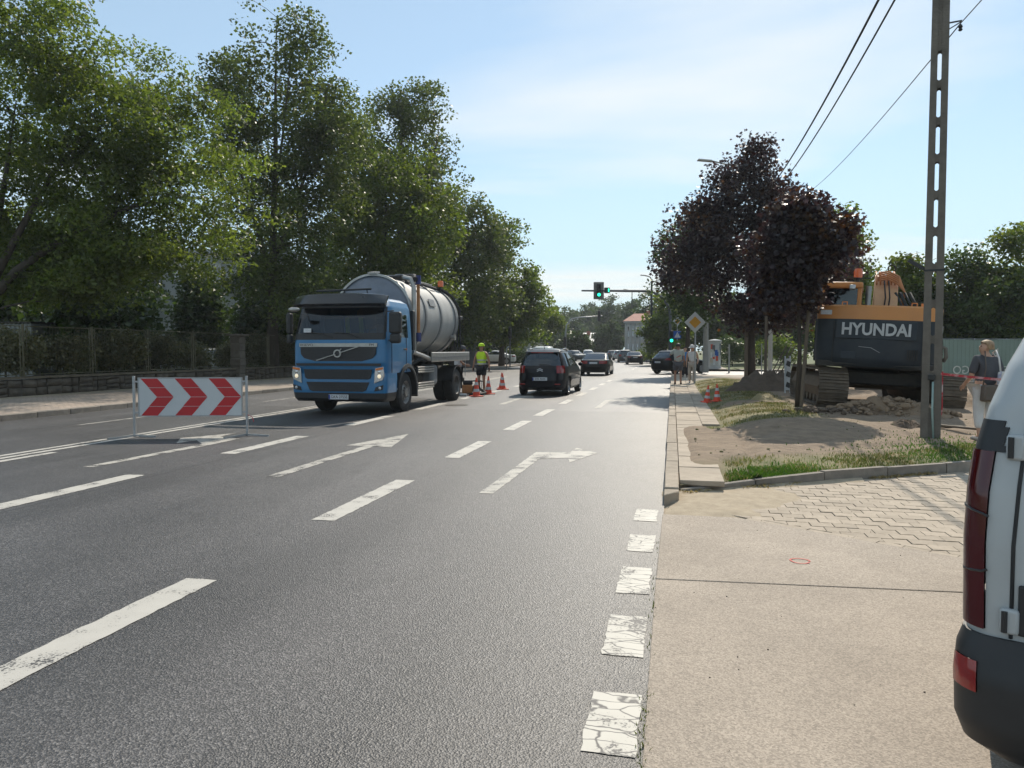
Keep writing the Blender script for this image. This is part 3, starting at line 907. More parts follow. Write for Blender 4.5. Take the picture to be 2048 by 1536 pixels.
mat('bark_pale', (0.16, 0.14, 0.115), 0.9, c2=(0.08, 0.07, 0.06), nscale=14, stretch=(1, 1, 0.2), bump=0.5, bscale=30)

DIAMOND = np.array([(0, 0, 0), (-0.5, 0.45, 0.10), (0, 1, 0), (0.5, 0.45, 0.10)])
MAPLE = np.array([(0, 0, 0), (-0.42, 0.02, 0), (-0.30, 0.30, .05), (-0.62, 0.62, 0.1), (-0.2, 0.6, 0.05), (0, 1.05, 0), (0.2, 0.6, 0.05), (0.62, 0.62, 0.1), (0.30, 0.30, .05), (0.42, 0.02, 0)])
SPRAY = np.array([(0, 0, 0), (-0.32, 0.26, .03), (-0.10, 0.40, 0), (-0.34, 0.66, .03), (0, 1, 0), (0.34, 0.66, .03), (0.10, 0.40, 0), (0.32, 0.26, .03)])


def leaves(name, centers, per, spread, size, width, material, parent, rng, shape=DIAMOND, droop=0.35, flat=0.7):
    c = np.repeat(np.asarray(centers), per, 0)
    k = len(c)
    off = rng.normal(0, 1, (k, 3)); off /= np.maximum(1.0, np.linalg.norm(off, axis=1, keepdims=True) / 1.6)
    p = c + off * np.array([spread, spread, spread * flat])
    a = rng.normal(0, 1, (k, 3)); a[:, 2] = a[:, 2] * 0.6 - droop
    a /= np.linalg.norm(a, axis=1, keepdims=True)
    nrm = rng.normal(0, 1, (k, 3)); nrm[:, 2] += 0.9
    b = np.cross(a, nrm); b /= np.linalg.norm(b, axis=1, keepdims=True) + 1e-9
    nn = np.cross(b, a)
    L = (size * rng.uniform(0.65, 1.25, k))[:, None]
    m = len(shape)
    V = np.empty((k, m, 3))
    for i, (x, y, z) in enumerate(shape):
        V[:, i] = p + a * (L * y) + b * (L * x * width) + nn * (L * z)
    F = np.arange(k * m).reshape(k, m)
    return np_mesh(name, V.reshape(-1, 3), F, m, material, parent)


def branch_pts(p, q, sag, rng, k=4):
    p, q = np.array(p), np.array(q); out = []
    j = rng.normal(0, 0.06, 3) * np.linalg.norm(q - p)
    for i in range(k + 1):
        t = i / k
        out.append(p + (q - p) * t + (j + np.array([0, 0, sag])) * math.sin(math.pi * t))
    return out


def tree(name, label, loc, lobes, trunk, leaf, size=0.15, per=110, spread=0.5, width=0.5, group=None, seed=1, bark='bark', shape=DIAMOND,
         r0=0.22, tips=300, cat='tree', droop=0.35, extra=None, twig=1.0, limbs=(), leaf2=None, flat=0.7, shell=0.45, fill=(1.0, 0.8, 0.6)):
    """Lobes: (x, y, z, rx, ry, rz, share) relative to the foot; trunk: points; every tip hangs on the nearest older branch."""
    rng = np.random.default_rng(seed)
    t = thing(name, label, cat, loc, 0, group)
    nodes, nrad = [], []
    mbT = MB()
    tp = [np.array(p, float) for p in trunk]
    kk = len(tp)
    rad = [r0 * (1 - 0.94 * i / max(1, kk - 1)) for i in range(kk)]
    rad[0] *= 1.35
    mbT.tube(tp, rad, 9)
    def feed(pts, r_a, r_b, frac=0.0):
        for i in range(len(pts) - 1):
            nseg = max(2, int(np.linalg.norm(pts[i + 1] - pts[i]) / 0.45))
            for s in range(nseg):
                f = (i + s / nseg) / (len(pts) - 1)
                if f >= frac:
                    nodes.append(pts[i] + (pts[i + 1] - pts[i]) * (s / nseg)); nrad.append(r_a + (r_b - r_a) * f)
    feed(tp, r0, r0 * 0.2, 0.3)
    mbL = MB()
    for lp_ in limbs:
        lp2 = [np.array(p, float) for p in lp_[0]]
        mbT.tube(lp2, [lp_[1] * (1 - 0.75 * i / (len(lp2) - 1)) for i in range(len(lp2))], 7)
        feed(lp2, lp_[1], lp_[1] * 0.25, 0.15)
    P = []
    tot = sum(q[6] for q in lobes)
    for (x, y, z, rx, ry, rz, sh) in lobes:
        k = max(4, int(tips * sh / tot))
        d = rng.normal(0, 1, (k, 3)); d /= np.linalg.norm(d, axis=1, keepdims=True)
        r_ = rng.uniform(0, 1, k) ** shell
        r_ *= 1 + 0.16 * np.sin(d[:, 0] * 5 + d[:, 2] * 4 + seed) + rng.normal(0, 0.07, k)
        P.append(np.stack([x + d[:, 0] * rx * r_, y + d[:, 1] * ry * r_, z + d[:, 2] * rz * r_], 1))
    P = np.concatenate(P, 0)
    P = P[P[:, 2] > 0.4]
    axis = np.array(tp)
    dist = np.min(np.linalg.norm(P[:, None, :] - axis[None, :, :], axis=2), axis=1)
    P = P[np.argsort(dist)]
    cent = []
    for q in P:
        N = np.array(nodes)
        dv = q - N
        dd = np.linalg.norm(dv, axis=1) + 1.6 * np.maximum(0, -dv[:, 2] + 0.15)
        j = int(np.argmin(dd))
        pts = branch_pts(N[j], q, 0.10 * np.linalg.norm(q - N[j]), rng, 3)
        ra = min(nrad[j] * 0.7, 0.012 + 0.016 * np.linalg.norm(q - N[j])) * twig
        mbL.tube(pts, [ra, ra * 0.8, ra * 0.55, ra * 0.3], 4 if ra > 0.02 else 3, cap=False)
        for i in (1, 2):
            nodes.append(pts[i]); nrad.append(ra * 0.8)
        for f in fill:
            i = f * 3; a_ = int(min(2, math.floor(i))); cent.append(pts[a_] + (pts[a_ + 1] - pts[a_]) * (i - a_))
    mbT.build('trunk', bark, t, smooth=True)
    mbL.build('branches', bark, t, smooth=True)['kind'] = 'stuff'
    cent = np.array(cent)
    n_c = len(fill)
    if leaf2:
        pick = rng.random(len(cent)) < leaf2[1]
        leaves('crown', cent[~pick], max(1, per // n_c), spread, size, width, leaf, t, rng, shape, droop, flat)
        leaves('crown', cent[pick], max(1, per // n_c), spread, size, width, leaf2[0], t, rng, shape, droop, flat)
    else:
        leaves('crown', cent, max(1, per // n_c), spread, size, width, leaf, t, rng, shape, droop, flat)
    return t


ROW = 'big trees behind the fence on the left'
x, y = -23.2, 20.5
tree('ash_leaved_maple', 'huge yellow-green tree at the left edge with leaning limbs over the hedge', (x, y, 0.1),
     [(2.0, 2.5, 8.6, 4.6, 4.2, 3.6, 1.2), (5.4, 3.6, 6.6, 3.6, 3.4, 3.0, 1.0), (1.5, 1.5, 12.0, 3.2, 3.0, 3.0, 0.75), (4.2, 4.0, 9.6, 3.0, 3.0, 2.6, 0.7),
      (-1.5, 3, 6.0, 4.0, 4.0, 3.2, 0.8), (3.6, 2.6, 4.6, 2.6, 2.4, 1.6, 0.5), (1.0, 3.0, 4.2, 3.0, 2.6, 1.6, 0.45)],
     [(0, 0, 0), (0.15, 0.2, 1.6), (0.5, 0.5, 3.2), (0.7, 0.8, 5.0), (0.9, 1.2, 7.5), (1.2, 1.4, 10)], 'leaf_ash', size=0.155, per=165, spread=0.50, seed=3, r0=0.30, tips=560,
     shape=SPRAY, width=0.9, droop=0.5, flat=0.45,
     limbs=[([(0.4, 0.4, 2.6), (1.4, 1.0, 4.2), (2.8, 2.0, 5.6), (4.4, 3.0, 6.6), (6.0, 3.6, 7.0)], 0.17), ([(0.6, 0.6, 3.4), (1.5, 1.0, 5.4), (2.4, 1.5, 7.4), (3.4, 2.2, 9.2)], 0.15)], group=ROW)
tree('poplar_tree', 'tall thin-topped tree with bare twigs at its crown behind the chevron board', (*spot(545, 40), 0.1),
     [(0.3, 0, 14.0, 3.6, 3.2, 5.0, 1.3), (-1.2, 0, 10.0, 3.6, 3.0, 3.6, 1.0), (3.6, 0, 12.0, 2.4, 2.6, 4.6, 0.9), (-2.6, 0, 15.2, 1.4, 1.6, 3.0, 0.35), (1.8, 0, 17.2, 1.6, 1.6, 2.2, 0.35), (2.0, 0, 9.2, 3.2, 3.0, 3.6, 1.0), (0.5, -0.5, 6.0, 4.2, 3.4, 2.8, 1.0), (3.4, -0.5, 3.8, 3.2, 3.0, 1.8, 0.7), (2.6, 0.5, 13.0, 2.2, 2.2, 3.6, 0.6), (-2.2, 0, 13.5, 1.7, 2.0, 3.2, 0.35)],
     [(0, 0, 0), (0.05, 0, 4), (0.1, 0.1, 8), (0.3, 0.1, 12), (0.4, 0, 15), (0.5, 0, 18.6)], 'leaf_poplar', size=0.19, per=62, spread=0.42, seed=5, r0=0.28, tips=760, group=ROW, droop=0.3, width=0.75, fill=(1.0, 0.75),
     limbs=[([(0.1, 0, 5), (-0.8, 0, 8), (-1.8, 0.2, 11), (-2.6, 0.2, 14.0), (-2.8, 0.2, 16.6)], 0.13), ([(0.1, 0, 6), (1.4, 0, 9), (2.6, 0, 12.0), (3.4, 0, 15.2)], 0.13), ([(0.2, 0, 9), (1.0, -0.3, 13), (1.6, -0.4, 17)], 0.09)])
tree('poplar_tree', 'tall grey-green tree standing above and behind the tanker truck', (*spot(795, 54), 0.1),
     [(0.5, 0, 15.5, 3.8, 3.4, 5.0, 1.0), (-2.4, 0, 12.5, 3.0, 3.0, 4.2, 0.8), (2.6, 0, 11.8, 2.2, 2.6, 4.6, 0.8), (0, -0.5, 8.0, 4.6, 3.4, 3.4, 1.0), (-1.5, 0, 5.0, 5.4, 3.2, 2.4, 1.0), (1.8, 0, 18.2, 2.0, 2.0, 2.6, 0.4), (-4.4, 0, 16.4, 1.8, 2, 3.4, .4)],
     [(0, 0, 0), (0.1, 0, 5), (0.2, 0, 10), (0.3, 0.1, 15), (0.6, 0, 20)], 'leaf_poplar', size=0.24, per=64, spread=0.5, seed=8, r0=0.34, tips=560, group=ROW, width=0.75, fill=(1.0, 0.75),
     limbs=[([(0.1, 0, 5), (1.0, 0, 9), (2.4, 0, 13), (3.2, 0, 17)], 0.15), ([(0.1, 0, 6), (-1.4, 0, 10), (-3.0, 0, 14), (-4.2, 0, 18)], 0.15)])
tree('maple_tree', 'fresh bright green maple tree right behind the tank of the truck', (*spot(765, 46), 0.1),
     [(0.2, 0, 11.5, 3.0, 2.8, 3.0, 1.0), (2.4, 0, 8.8, 3.0, 2.6, 3.0, 1.0), (-1.6, 0, 8.4, 2.6, 2.6, 2.6, 0.7), (0.6, -0.3, 5.6, 4.8, 3.0, 2.4, 1.1)],
     [(0, 0, 0), (0.1, 0, 3), (0.2, 0, 6), (0.3, 0, 9), (0.3, 0, 12.5)], 'leaf_bright', size=0.21, per=84, spread=0.48, seed=13, r0=0.2, tips=330, group=ROW, width=0.8, fill=(1.0, 0.75))
tree('lime_tree', 'broad green tree right of the tanker with its crown sloping to the sky', (*spot(905, 62), 0.1),
     [(-0.4, 0, 11.0, 3.8, 3.2, 4.0, 1.0), (2.6, 0, 8.6, 3.0, 2.8, 3.6, 0.9), (-3.0, 0, 8.0, 3.0, 2.8, 3.2, 0.6), (2.2, 0, 11.2, 2.3, 2.2, 2.8, 0.5), (1.0, 0, 5.4, 5.2, 3, 3.2, 1.2), (-1.0, 0, 2.6, 4.0, 2.6, 1.4, 0.5)],
     [(0, 0, 0), (0.1, 0, 4), (0.2, 0, 8), (0.2, 0, 12)], 'leaf_poplar', size=0.26, per=70, spread=0.5, seed=17, r0=0.26, tips=320, group=ROW, width=0.8, fill=(1.0, 0.75))
tree('lime_tree', 'sunlit green tree at the right end of the left tree row', (*spot(1003, 70), 0.1),
     [(-0.6, 0, 8.6, 3.4, 3.0, 4.2, 1.0), (2.6, 0, 6.6, 2.6, 2.4, 3.2, 0.9), (0.5, 0, 12.2, 1.8, 1.8, 2.2, 0.3), (-1.5, 0, 4.6, 4.0, 3, 2.8, 0.9), (1.6, 0, 3.6, 2.6, 2.4, 1.8, 0.5)],
     [(0, 0, 0), (0.1, 0, 3), (0.2, 0, 7), (0.2, 0, 11)], 'leaf_bright', size=0.28, per=70, spread=0.5, seed=19, r0=0.24, tips=290, group=ROW, width=0.8, fill=(1.0, 0.75))
tree('lime_tree', 'small round yellow-green tree just beyond the white column building', (*spot(1092, 104), 0.1),
     [(0, 0, 5.6, 2.6, 2.6, 2.9, 1.0), (-1.8, 0, 4.4, 1.8, 1.8, 2.0, 0.5)], [(0, 0, 0), (0, 0, 3), (0.1, 0, 7)], 'leaf_bright', size=0.34, per=60, spread=0.5, seed=23, r0=0.18, tips=130, group=ROW, width=0.8, fill=(1.0, 0.7))
# dark trees filling the park behind
BK = 'dark park trees behind the big left trees'
for i, (u, d, h, w, lb) in enumerate(((140, 43, 9.5, 5.0, 'dark tree deep in the park above the corrugated shed'), (402, 50, 7.0, 1.5, 'slim dark tree in front of the grey apartment block'),
                                      (640, 66, 14, 6.0, 'dark tree deep in the park left of the truck cab'), (860, 84, 13, 6.0, 'dark tree deep in the park behind the tank end'),
                                      (520, 62, 13, 4.0, 'dark tree deep in the park right of the apartment block'), (20, 52, 12, 5.5, 'dark tree deep in the park at the far left edge'),
                                      (975, 92, 11, 5.0, 'dark tree deep in the park behind the worker in the vest'), (205, 58, 13, 4.0, 'dark tree deep in the park left of the apartment block'), (180, 33, 4.4, 3.0, 'low dark bushy tree above the hedge right of the corrugated shed'), (560, 46, 5.0, 3.4, 'low dark bushy tree right of the stone pillar'),
                                      (70, 40, 6.5, 3.6, 'low dark bushy tree above the corrugated shed roof'), (690, 60, 6, 4.5, 'low dark bushy tree hidden behind the truck cab'), (905, 72, 5.5, 4, 'low dark bushy tree behind the utility cabinet'), (1010, 98, 6, 4, 'low dark bushy tree left of the white column building'))):
    tree('park_tree', lb, (*spot(u, d), 0.1), [(0, 0, h * 0.68, w * 0.8, w * 0.7, h * 0.33, 1), (w * 0.35, 0, h * 0.42, w * 0.7, w * 0.6, h * 0.25, 0.8), (-w * 0.4, 0, h * 0.45, w * 0.6, w * 0.6, h * 0.25, 0.7), (0, 0, h * 0.18, w * 0.9, w * 0.6, h * 0.17, 0.8)],
         [(0, 0, 0), (0.1, 0, h * 0.3), (0.2, 0, h * 0.6), (0.2, 0, h * 0.9)], 'leaf_dark', size=0.3, per=66, spread=0.6, seed=40 + i, r0=0.2, tips=190, group=BK, width=0.8, fill=(1.0, 0.7))

# right side: two copper maples, green trees behind them, tall shrubs behind the site fence
PM = 'dark purple maples on the right verge'
px_, py_ = spot(1500, 28.5)
tree('copper_maple', 'tall dark purple maple with a pointed top beside the priority road sign', (px_, py_, 0.2),
     [(0.0, 0, 4.8, 2.7, 2.4, 2.3, 1.3), (-1.9, 0, 4.9, 1.75, 1.8, 1.5, 0.8), (1.6, 0, 4.6, 1.7, 1.8, 1.8, 0.8), (2.5, 0, 4.9, 1.2, 1.4, 1.4, 0.5), (1.9, 0, 3.0, 1.4, 1.4, 0.7, 0.35), (-0.1, 0, 7.3, 1.6, 1.5, 1.4, 0.75), (-1.4, 0, 6.2, 1.5, 1.4, 1.3, 0.6), (1.1, 0, 6.3, 1.5, 1.4, 1.3, 0.6), (-0.1, 0, 8.5, 0.75, 0.75, 0.9, 0.22), (-0.9, 0, 8.0, 0.6, 0.6, 0.6, 0.12), (0.0, 0, 3.0, 1.5, 1.6, 0.7, 0.5), (1.1, 0, 2.9, 1.5, 1.5, 0.6, 0.35), (-2.9, 0, 4.4, 0.8, 0.8, 0.6, 0.14), (-1.9, 0, 6.9, 0.5, 0.5, 0.5, 0.08), (0.5, 0, 9.0, 0.3, 0.3, 0.5, 0.05)],
     [(0, 0, 0), (0.03, 0, 2), (0, 0, 4), (0.05, 0, 6.5), (0.05, 0, 9.2)], 'leaf_purple', size=0.125, per=50, spread=0.34, seed=62, r0=0.17, tips=720, group=PM, shape=MAPLE, width=1.0, leaf2=('leaf_bronze', 0.14), fill=(1.0, 0.7), droop=0.6)
px_, py_ = spot(1597, 17.0)
tree('copper_maple', 'smaller purple maple tied to stakes left of the excavator', (px_, py_, 0.2),
     [(-0.22, 0, 3.5, 0.92, 0.95, 0.85, 1.0), (0.34, 0, 3.85, 0.72, 0.75, 0.6, 0.7), (-0.1, 0, 4.5, 0.55, 0.5, 0.55, 0.4), (-0.25, 0, 2.75, 0.75, 0.8, 0.5, 0.6), (0.85, 0, 4.1, 0.36, 0.35, 0.22, 0.12)],
     [(0, 0, 0), (0.02, 0, 1.3), (-0.02, 0, 2.4), (0, 0, 3.4), (0, 0, 4.5)], 'leaf_purple', size=0.105, per=60, spread=0.23, seed=67, r0=0.06, tips=250, group=PM, shape=MAPLE, width=1.0, leaf2=('leaf_bronze', 0.2), fill=(1.0, 0.7), droop=0.6)
GR = 'green trees behind the purple maples'
tree('poplar_tree', 'green tree peeking out left of the dark purple maple', (*spot(1375, 47), 0.1), [(-0.3, 0, 7.2, 2.0, 2, 2.2, 1), (0.4, 0, 4.6, 2.2, 2, 1.8, 0.8), (0.5, 0, 9, 1.2, 1.2, 1.4, .4)],
     [(0, 0, 0), (0, 0, 3), (0.1, 0, 6), (0.1, 0, 9)], 'leaf_dark', size=0.2, per=70, spread=0.42, seed=71, r0=0.16, tips=170, group=GR, width=0.8, fill=(1.0, 0.7))
tree('poplar_tree', 'green tree peeking out above the excavator cab', (*spot(1690, 44), 0.1), [(-0.3, 0, 7.2, 1.9, 1.9, 2.4, 1), (0.6, 0, 5.0, 1.9, 2, 1.8, 0.8), (-1.4, 0, 5.4, 1.8, 1.8, 1.8, .6), (-1, 0, 3.2, 2, 2, 1.4, .5)],
     [(0, 0, 0), (0, 0, 3), (0.1, 0, 6), (0.1, 0, 9)], 'leaf_bright', size=0.2, per=70, spread=0.42, seed=73, r0=0.16, tips=190, group=GR, width=0.8, fill=(1.0, 0.7))
BT = 'bushy trees behind the site fence on the right'
for i, (u, d, h, w, lf, lb) in enumerate(((1815, 37, 6.2, 1.8, 'leaf_bright', 'slim bright green tree left of the concrete pole behind the excavator'), (1925, 36, 6.2, 3.0, 'leaf_dark', 'dark bushy tree just right of the concrete pole behind the site fence'),
                                      (2030, 36, 7.2, 3.2, 'leaf_ash', 'yellow-green bushy tree behind the woman at the right edge'), (2120, 38, 7.0, 3.6, 'leaf_dark', 'dark bushy tree above the white van roof'), (1740, 52, 5.5, 3.2, 'leaf_dark', 'dark low tree behind the excavator cab'))):
    tree('bushy_tree', lb, (*spot(u, d), 0.15), [(0, 0, h * 0.62, w * 0.85, w * 0.8, h * 0.33, 1), (w * 0.4, 0, h * 0.4, w * 0.8, w * 0.7, h * 0.34, 0.8), (-w * 0.45, 0, h * 0.38, w * 0.75, w * 0.7, h * 0.32, 0.8), (0, 0, h * 0.9, w * 0.3, w * 0.3, h * 0.12, .12)],
         [(0, 0, 0), (0.1, 0, h * 0.3), (0.1, 0, h * 0.6), (0.1, 0, h * 0.92)], lf, size=0.2, per=80, spread=0.40, seed=80 + i, r0=0.12, tips=230, group=BT, width=0.7, fill=(1.0, 0.7))
# street trees and shrubs round the far crossing
FT = 'trees round the far crossing'
far_list = ((1330, 78, 7.2, 2.6, 'leaf_bright', 'light green tree by the far house, left of the purple maple'), (1215, 150, 7.0, 3.4, 'leaf_far', 'round clipped green tree right of the low white building'),
            (1130, 210, 13, 7, 'leaf_far', 'far dark tree above the low white building on its left'), (1165, 230, 15, 7, 'leaf_far', 'far dark tree straight above the low white building'),
            (1225, 200, 16, 8, 'leaf_far', 'far tall dark tree behind the traffic light'), (1275, 190, 15, 7, 'leaf_far', 'far tall dark tree behind the red-roofed house'),
            (1190, 260, 19, 8, 'leaf_far', 'farthest tall tree left of the green light'), (1105, 170, 9, 5, 'leaf_far', 'far tree left of the street end behind the first dark car'),
            (1320, 120, 12, 5, 'leaf_dark', 'dark tree right of the red-roofed house'), (1385, 95, 10, 5, 'leaf_dark', 'dark tree behind the crossing signs'),
            (1440, 84, 8, 5, 'leaf_dark', 'dark tree behind the advertising column'), (1520, 80, 7, 5, 'leaf_dark', 'dark tree beyond the cross street behind the maple trunks'),
            (1610, 80, 7, 5, 'leaf_dark', 'dark tree beyond the cross street behind the excavator track'), (1148, 118, 4.5, 2.6, 'leaf_dark', 'small dark tree behind the left signal post'))
for i, (u, d, h, w, lf, lb) in enumerate(far_list):
    tree('street_tree', lb, (*spot(u, d), 0.1), [(0, 0, h * 0.64, w * 0.75, w * 0.7, h * 0.34, 1), (w * 0.35, 0, h * 0.42, w * 0.7, w * 0.6, h * 0.28, 0.7), (-w * 0.35, 0, h * 0.45, w * 0.7, w * 0.6, h * 0.26, 0.7)],
         [(0, 0, 0), (0.1, 0, h * 0.3), (0.1, 0, h * 0.6), (0.1, 0, h * 0.9)], lf, size=0.16 + d * 0.0022, per=56, spread=0.3 + w * 0.06, seed=120 + i, r0=0.05 + h * 0.012, tips=170, group=FT, width=0.8, fill=(1.0, 0.7))
def wood(name, label, pts, lf, seed, size=0.9, n=9000):
    rng = np.random.default_rng(seed); C = []
    for (x0, y0, x1, y1, h) in pts:
        L_ = math.hypot(x1 - x0, y1 - y0)
        for k in range(int(L_ / 4)):
            f = k / max(1, int(L_ / 4)); hh = h * rng.uniform(0.65, 1.1)
            for q in range(14):
                a_ = rng.uniform(0, 6.28); r_ = rng.uniform(0, 1) ** .5
                C.append((x0 + (x1 - x0) * f + 3.5 * r_ * math.cos(a_), y0 + (y1 - y0) * f + 3.5 * r_ * math.sin(a_), hh * rng.uniform(0.12, 1.0) ** 0.8))
    o = leaves(name, np.array(C), 18, 1.1, size, 0.8, lf, None, rng)
    tag(o, label, 'wood', kind='stuff')
wood('far_wood', 'dark mass of far trees closing the view behind the street', [(-260, 250, -60, 300, 15), (-60, 300, 20, 330, 18), (20, 330, 180, 260, 14), (60, 95, 160, 120, 9), (14, 88, 60, 95, 8), (-120, 60, -60, 110, 12), (-60, 110, -34, 150, 12)], 'leaf_far', 300)
def shrub(name, label, loc, w, h, lf, seed, group=None, size=0.09, tips=70, per=70, d=None):
    return tree(name, label, loc, [(0, 0, h * 0.5, w, d or w * 0.6, h * 0.5, 1)], [(0, 0, 0), (0, 0, h * 0.3), (0.02, 0, h * 0.6)], lf, size=size, per=per, spread=0.2 + 0.05 * w, seed=seed, r0=0.03, tips=tips, cat='shrub', group=group, width=0.8, fill=(1.0, 0.6), shell=0.6)
HG = 'hedge shrubs behind the left fence'
for i, (yy, w, h, lb) in enumerate(((17.2, 1.7, 1.75, 'hedge shrub behind the fence at the left frame edge'), (20.9, 1.5, 1.7, 'hedge shrub behind the fence at the first double post from the left'),
                                    (23.3, 1.4, 1.6, 'hedge shrub behind the fence right below the corrugated shed end'), (25.6, 1.5, 1.75, 'hedge shrub behind the second full fence bay'),
                                    (28.2, 1.3, 1.65, 'hedge shrub behind the third full fence bay'), (30.6, 0.9, 1.3, 'thin low shrub behind the fence left of the stone pillar'), (34.3, 1.1, 1.4, 'low shrub behind the fence right of the stone pillar'),
                                    (37.5, 1.5, 1.9, 'hedge shrub behind the fence beside the truck cab'))):
    shrub('hedge_shrub', lb, (-21.75 + rnd.uniform(-0.1, 0.1), yy, 0.6), w, h, 'leaf_hedge', 200 + i, HG, size=0.105, tips=100, per=90, d=0.62)
SH = 'low shrubs round the far crossing'
for i, (u, d, w, h, lf, lb) in enumerate(((1310, 92, 2.2, 2.0, 'leaf_bright', 'light shrub at the foot of the far signal pole'), (1465, 70, 2.4, 2.6, 'leaf_dark', 'dark shrub right of the advertising column'), (1560, 66, 2.2, 3.0, 'leaf_bright', 'yellow-green shrub beyond the cross street'),
                                      (1030, 84, 2.0, 1.7, 'leaf_dark', 'dark shrub at the foot of the white column building'), (1500, 74, 3.0, 2.6, 'leaf_dark', 'dark shrub beyond the cross street behind the maple trunk'), (1345, 88, 1.6, 2.2, 'leaf_ash', 'yellowish shrub behind the pedestrian crossing signs'))):
    shrub('shrub', lb, (*spot(u, d), 0.1), w, h, lf, 230 + i, SH, size=0.2, tips=60, per=60, d=w)

# ================================================================ FENCE, WALLS, BUILDINGS
mat('wall_stone', (0.13, 0.105, 0.078), 0.9, c2=(0.055, 0.047, 0.038), nscale=3.2, detail=10, space='World', bump=0.9, bscale=14, per_object=0.12)
mat('wall_joint', (0.085, 0.07, 0.055), 0.95, nscale=8, space='World')
mat('coping', (0.17, 0.14, 0.095), 0.9, c2=(0.09, 0.075, 0.055), nscale=5, detail=8, space='World', bump=0.4, bscale=25, per_object=0.12)
mat('fence_olive', (0.115, 0.105, 0.055), 0.55, c2=(0.075, 0.065, 0.04), nscale=9)
WX, WY0, WY1 = -20.5, 8.0, 47.0
wall = thing('fence_wall', 'low dark stone wall with flat coping under the left fence', 'wall', (WX, 0, 0.1))
MB().box((-0.14, (WY0 + WY1) / 2, 0.25), (0.24, WY1 - WY0, 0.58)).build('wall_core', 'wall_joint', wall)
stone_me = []
for k in range(6):
    mb = MB(); pts = []
    for yy, zz in ((-0.5, -0.5), (0.0, -0.5), (0.5, -0.5), (0.5, 0.0), (0.5, 0.5), (0, 0.5), (-0.5, 0.5), (-0.5, 0)):
        pts.append((yy * (1 + rnd.uniform(-0.10, 0.02)), zz * (1 + rnd.uniform(-0.12, 0.02))))
    ring = lambda s, x_: [(x_, a_ * s, b_ * s) for a_, b_ in pts]
    mb.loft([ring(1, 0), ring(1, 0.05), ring(0.86, 0.085)])
    o = mb.build('stone', 'wall_stone', wall, smooth='auto'); stone_me.append(o)
yy = 15.5
while yy < 42:      # rubble: columns of unequal stones, two to four high
    ln = rnd.uniform(0.26, 0.7); nst = rnd.choice((2, 2, 3, 3, 4)); cuts = sorted(rnd.uniform(0.15, 0.85) for _ in range(nst - 1))
    cuts = [0] + [(k_ + 1) / nst + rnd.uniform(-.07, .07) for k_ in range(nst - 1)] + [1]
    for k_ in range(nst):
        h_ = (cuts[k_ + 1] - cuts[k_]) * 0.55
        o = piece('stone', stone_me[rnd.randrange(6)].data, wall)
        o.location = (-0.03 + rnd.uniform(-.02, .012), yy + ln / 2 + rnd.uniform(-.05, .05), -0.02 + (cuts[k_] + cuts[k_ + 1]) / 2 * 0.56); o.scale = (1, ln * rnd.uniform(.92, 1.06), h_); o.rotation_euler = (rnd.uniform(-.1, .1), 0, 0)
    yy += ln
for o in stone_me:
    bpy.data.objects.remove(o)
cp_ = MB().box((0, 0, 0), (0.42, 1.47, 0.075)).build('coping_slab', 'coping', wall, bevel=0.012)
for i in range(26):
    if i == 0: cp_.location = (-0.13, WY0 + 0.75, 0.60)
    else: piece('coping_slab', cp_.data, wall, (-0.13 + rnd.uniform(-0.012, 0.012), WY0 + 0.75 + i * 1.48, 0.60 + rnd.uniform(-0.006, 0.006)), (0, 0, rnd.uniform(-0.006, 0.006)))
fence = thing('metal_fence', 'olive metal fence with double posts and thin upright bars on the stone wall', 'fence', (WX - 0.13, 0, 0.72))
posts_y = [8.62, 11.6, 14.58, 17.55, 20.52, 23.48, 26.44, 29.35, 35.6, 38.6, 41.5, 44.5]
pm = MB().tube([(0, 0, -0.02), (0, 0, 1.72)], 0.042, 8)
pm_o = pm.build('post', 'fence_olive', fence, smooth='auto')
fr_o = MB().tube([(0, 0, 0.06), (0, 0, 1.66)], 0.020, 6).build('frame_post', 'fence_olive', fence, smooth='auto')
bar_o = MB().box((0, 0, 0.84), (0.005, 0.005, 1.56)).build('bar', 'fence_olive', fence)
first = [True, True, True]
def put(o, name, loc, k):
    if first[k]:
        o.location = loc; first[k] = False
    else:
        piece(name, o.data, fence, loc)
for yy in posts_y:
    put(pm_o, 'post', (0, yy, 0), 0)
    for s in (-0.13, 0.13):
        put(fr_o, 'frame_post', (0.01, yy + s, 0), 1)
    for z in (0.22, 1.46): MB().box((0, yy, z), (0.03, 0.24, 0.03)).build('clamp', 'fence_olive', fence)
bays = [(posts_y[i] + 0.13, posts_y[i + 1] - 0.13) for i in range(7)] + [(29.48, 32.2), (33.0, 35.47)] + [(posts_y[i] + 0.13, posts_y[i + 1] - 0.13) for i in range(8, 11)]
nb = 0
for a_, b_ in bays:
    for z in (0.08, 1.655):
        MB().tube([(0.01, a_, z), (0.01, b_, z)], 0.018, 6).build('rail', 'fence_olive', fence, smooth='auto')
    if a_ < 15: continue
    k = int((b_ - a_) / 0.115)
    for j in range(1, k):
        if nb < 290:
            put(bar_o, 'bar', (0.012, a_ + (b_ - a_) * j / k, 0), 2); nb += 1
mat('old_stone', (0.17, 0.145, 0.115), 0.9, c2=(0.085, 0.072, 0.06), nscale=3.5, detail=9, bump=0.8, bscale=14)
pil = thing('stone_pillar', 'weathered stone pillar with a flat cap in the left fence', 'pillar', (WX + 0.02, 32.6, 0.1))
mb = MB()
for k in range(6):
    w_ = 0.52 + rnd.uniform(-0.04, 0.03)
    mb = MB().box((0, 0, 0.2 + k * 0.36), (w_, w_, 0.35)); o = mb.build('block', 'old_stone', pil, bevel=0.03); o.rotation_euler = (0, 0, rnd.uniform(-0.06, 0.06))
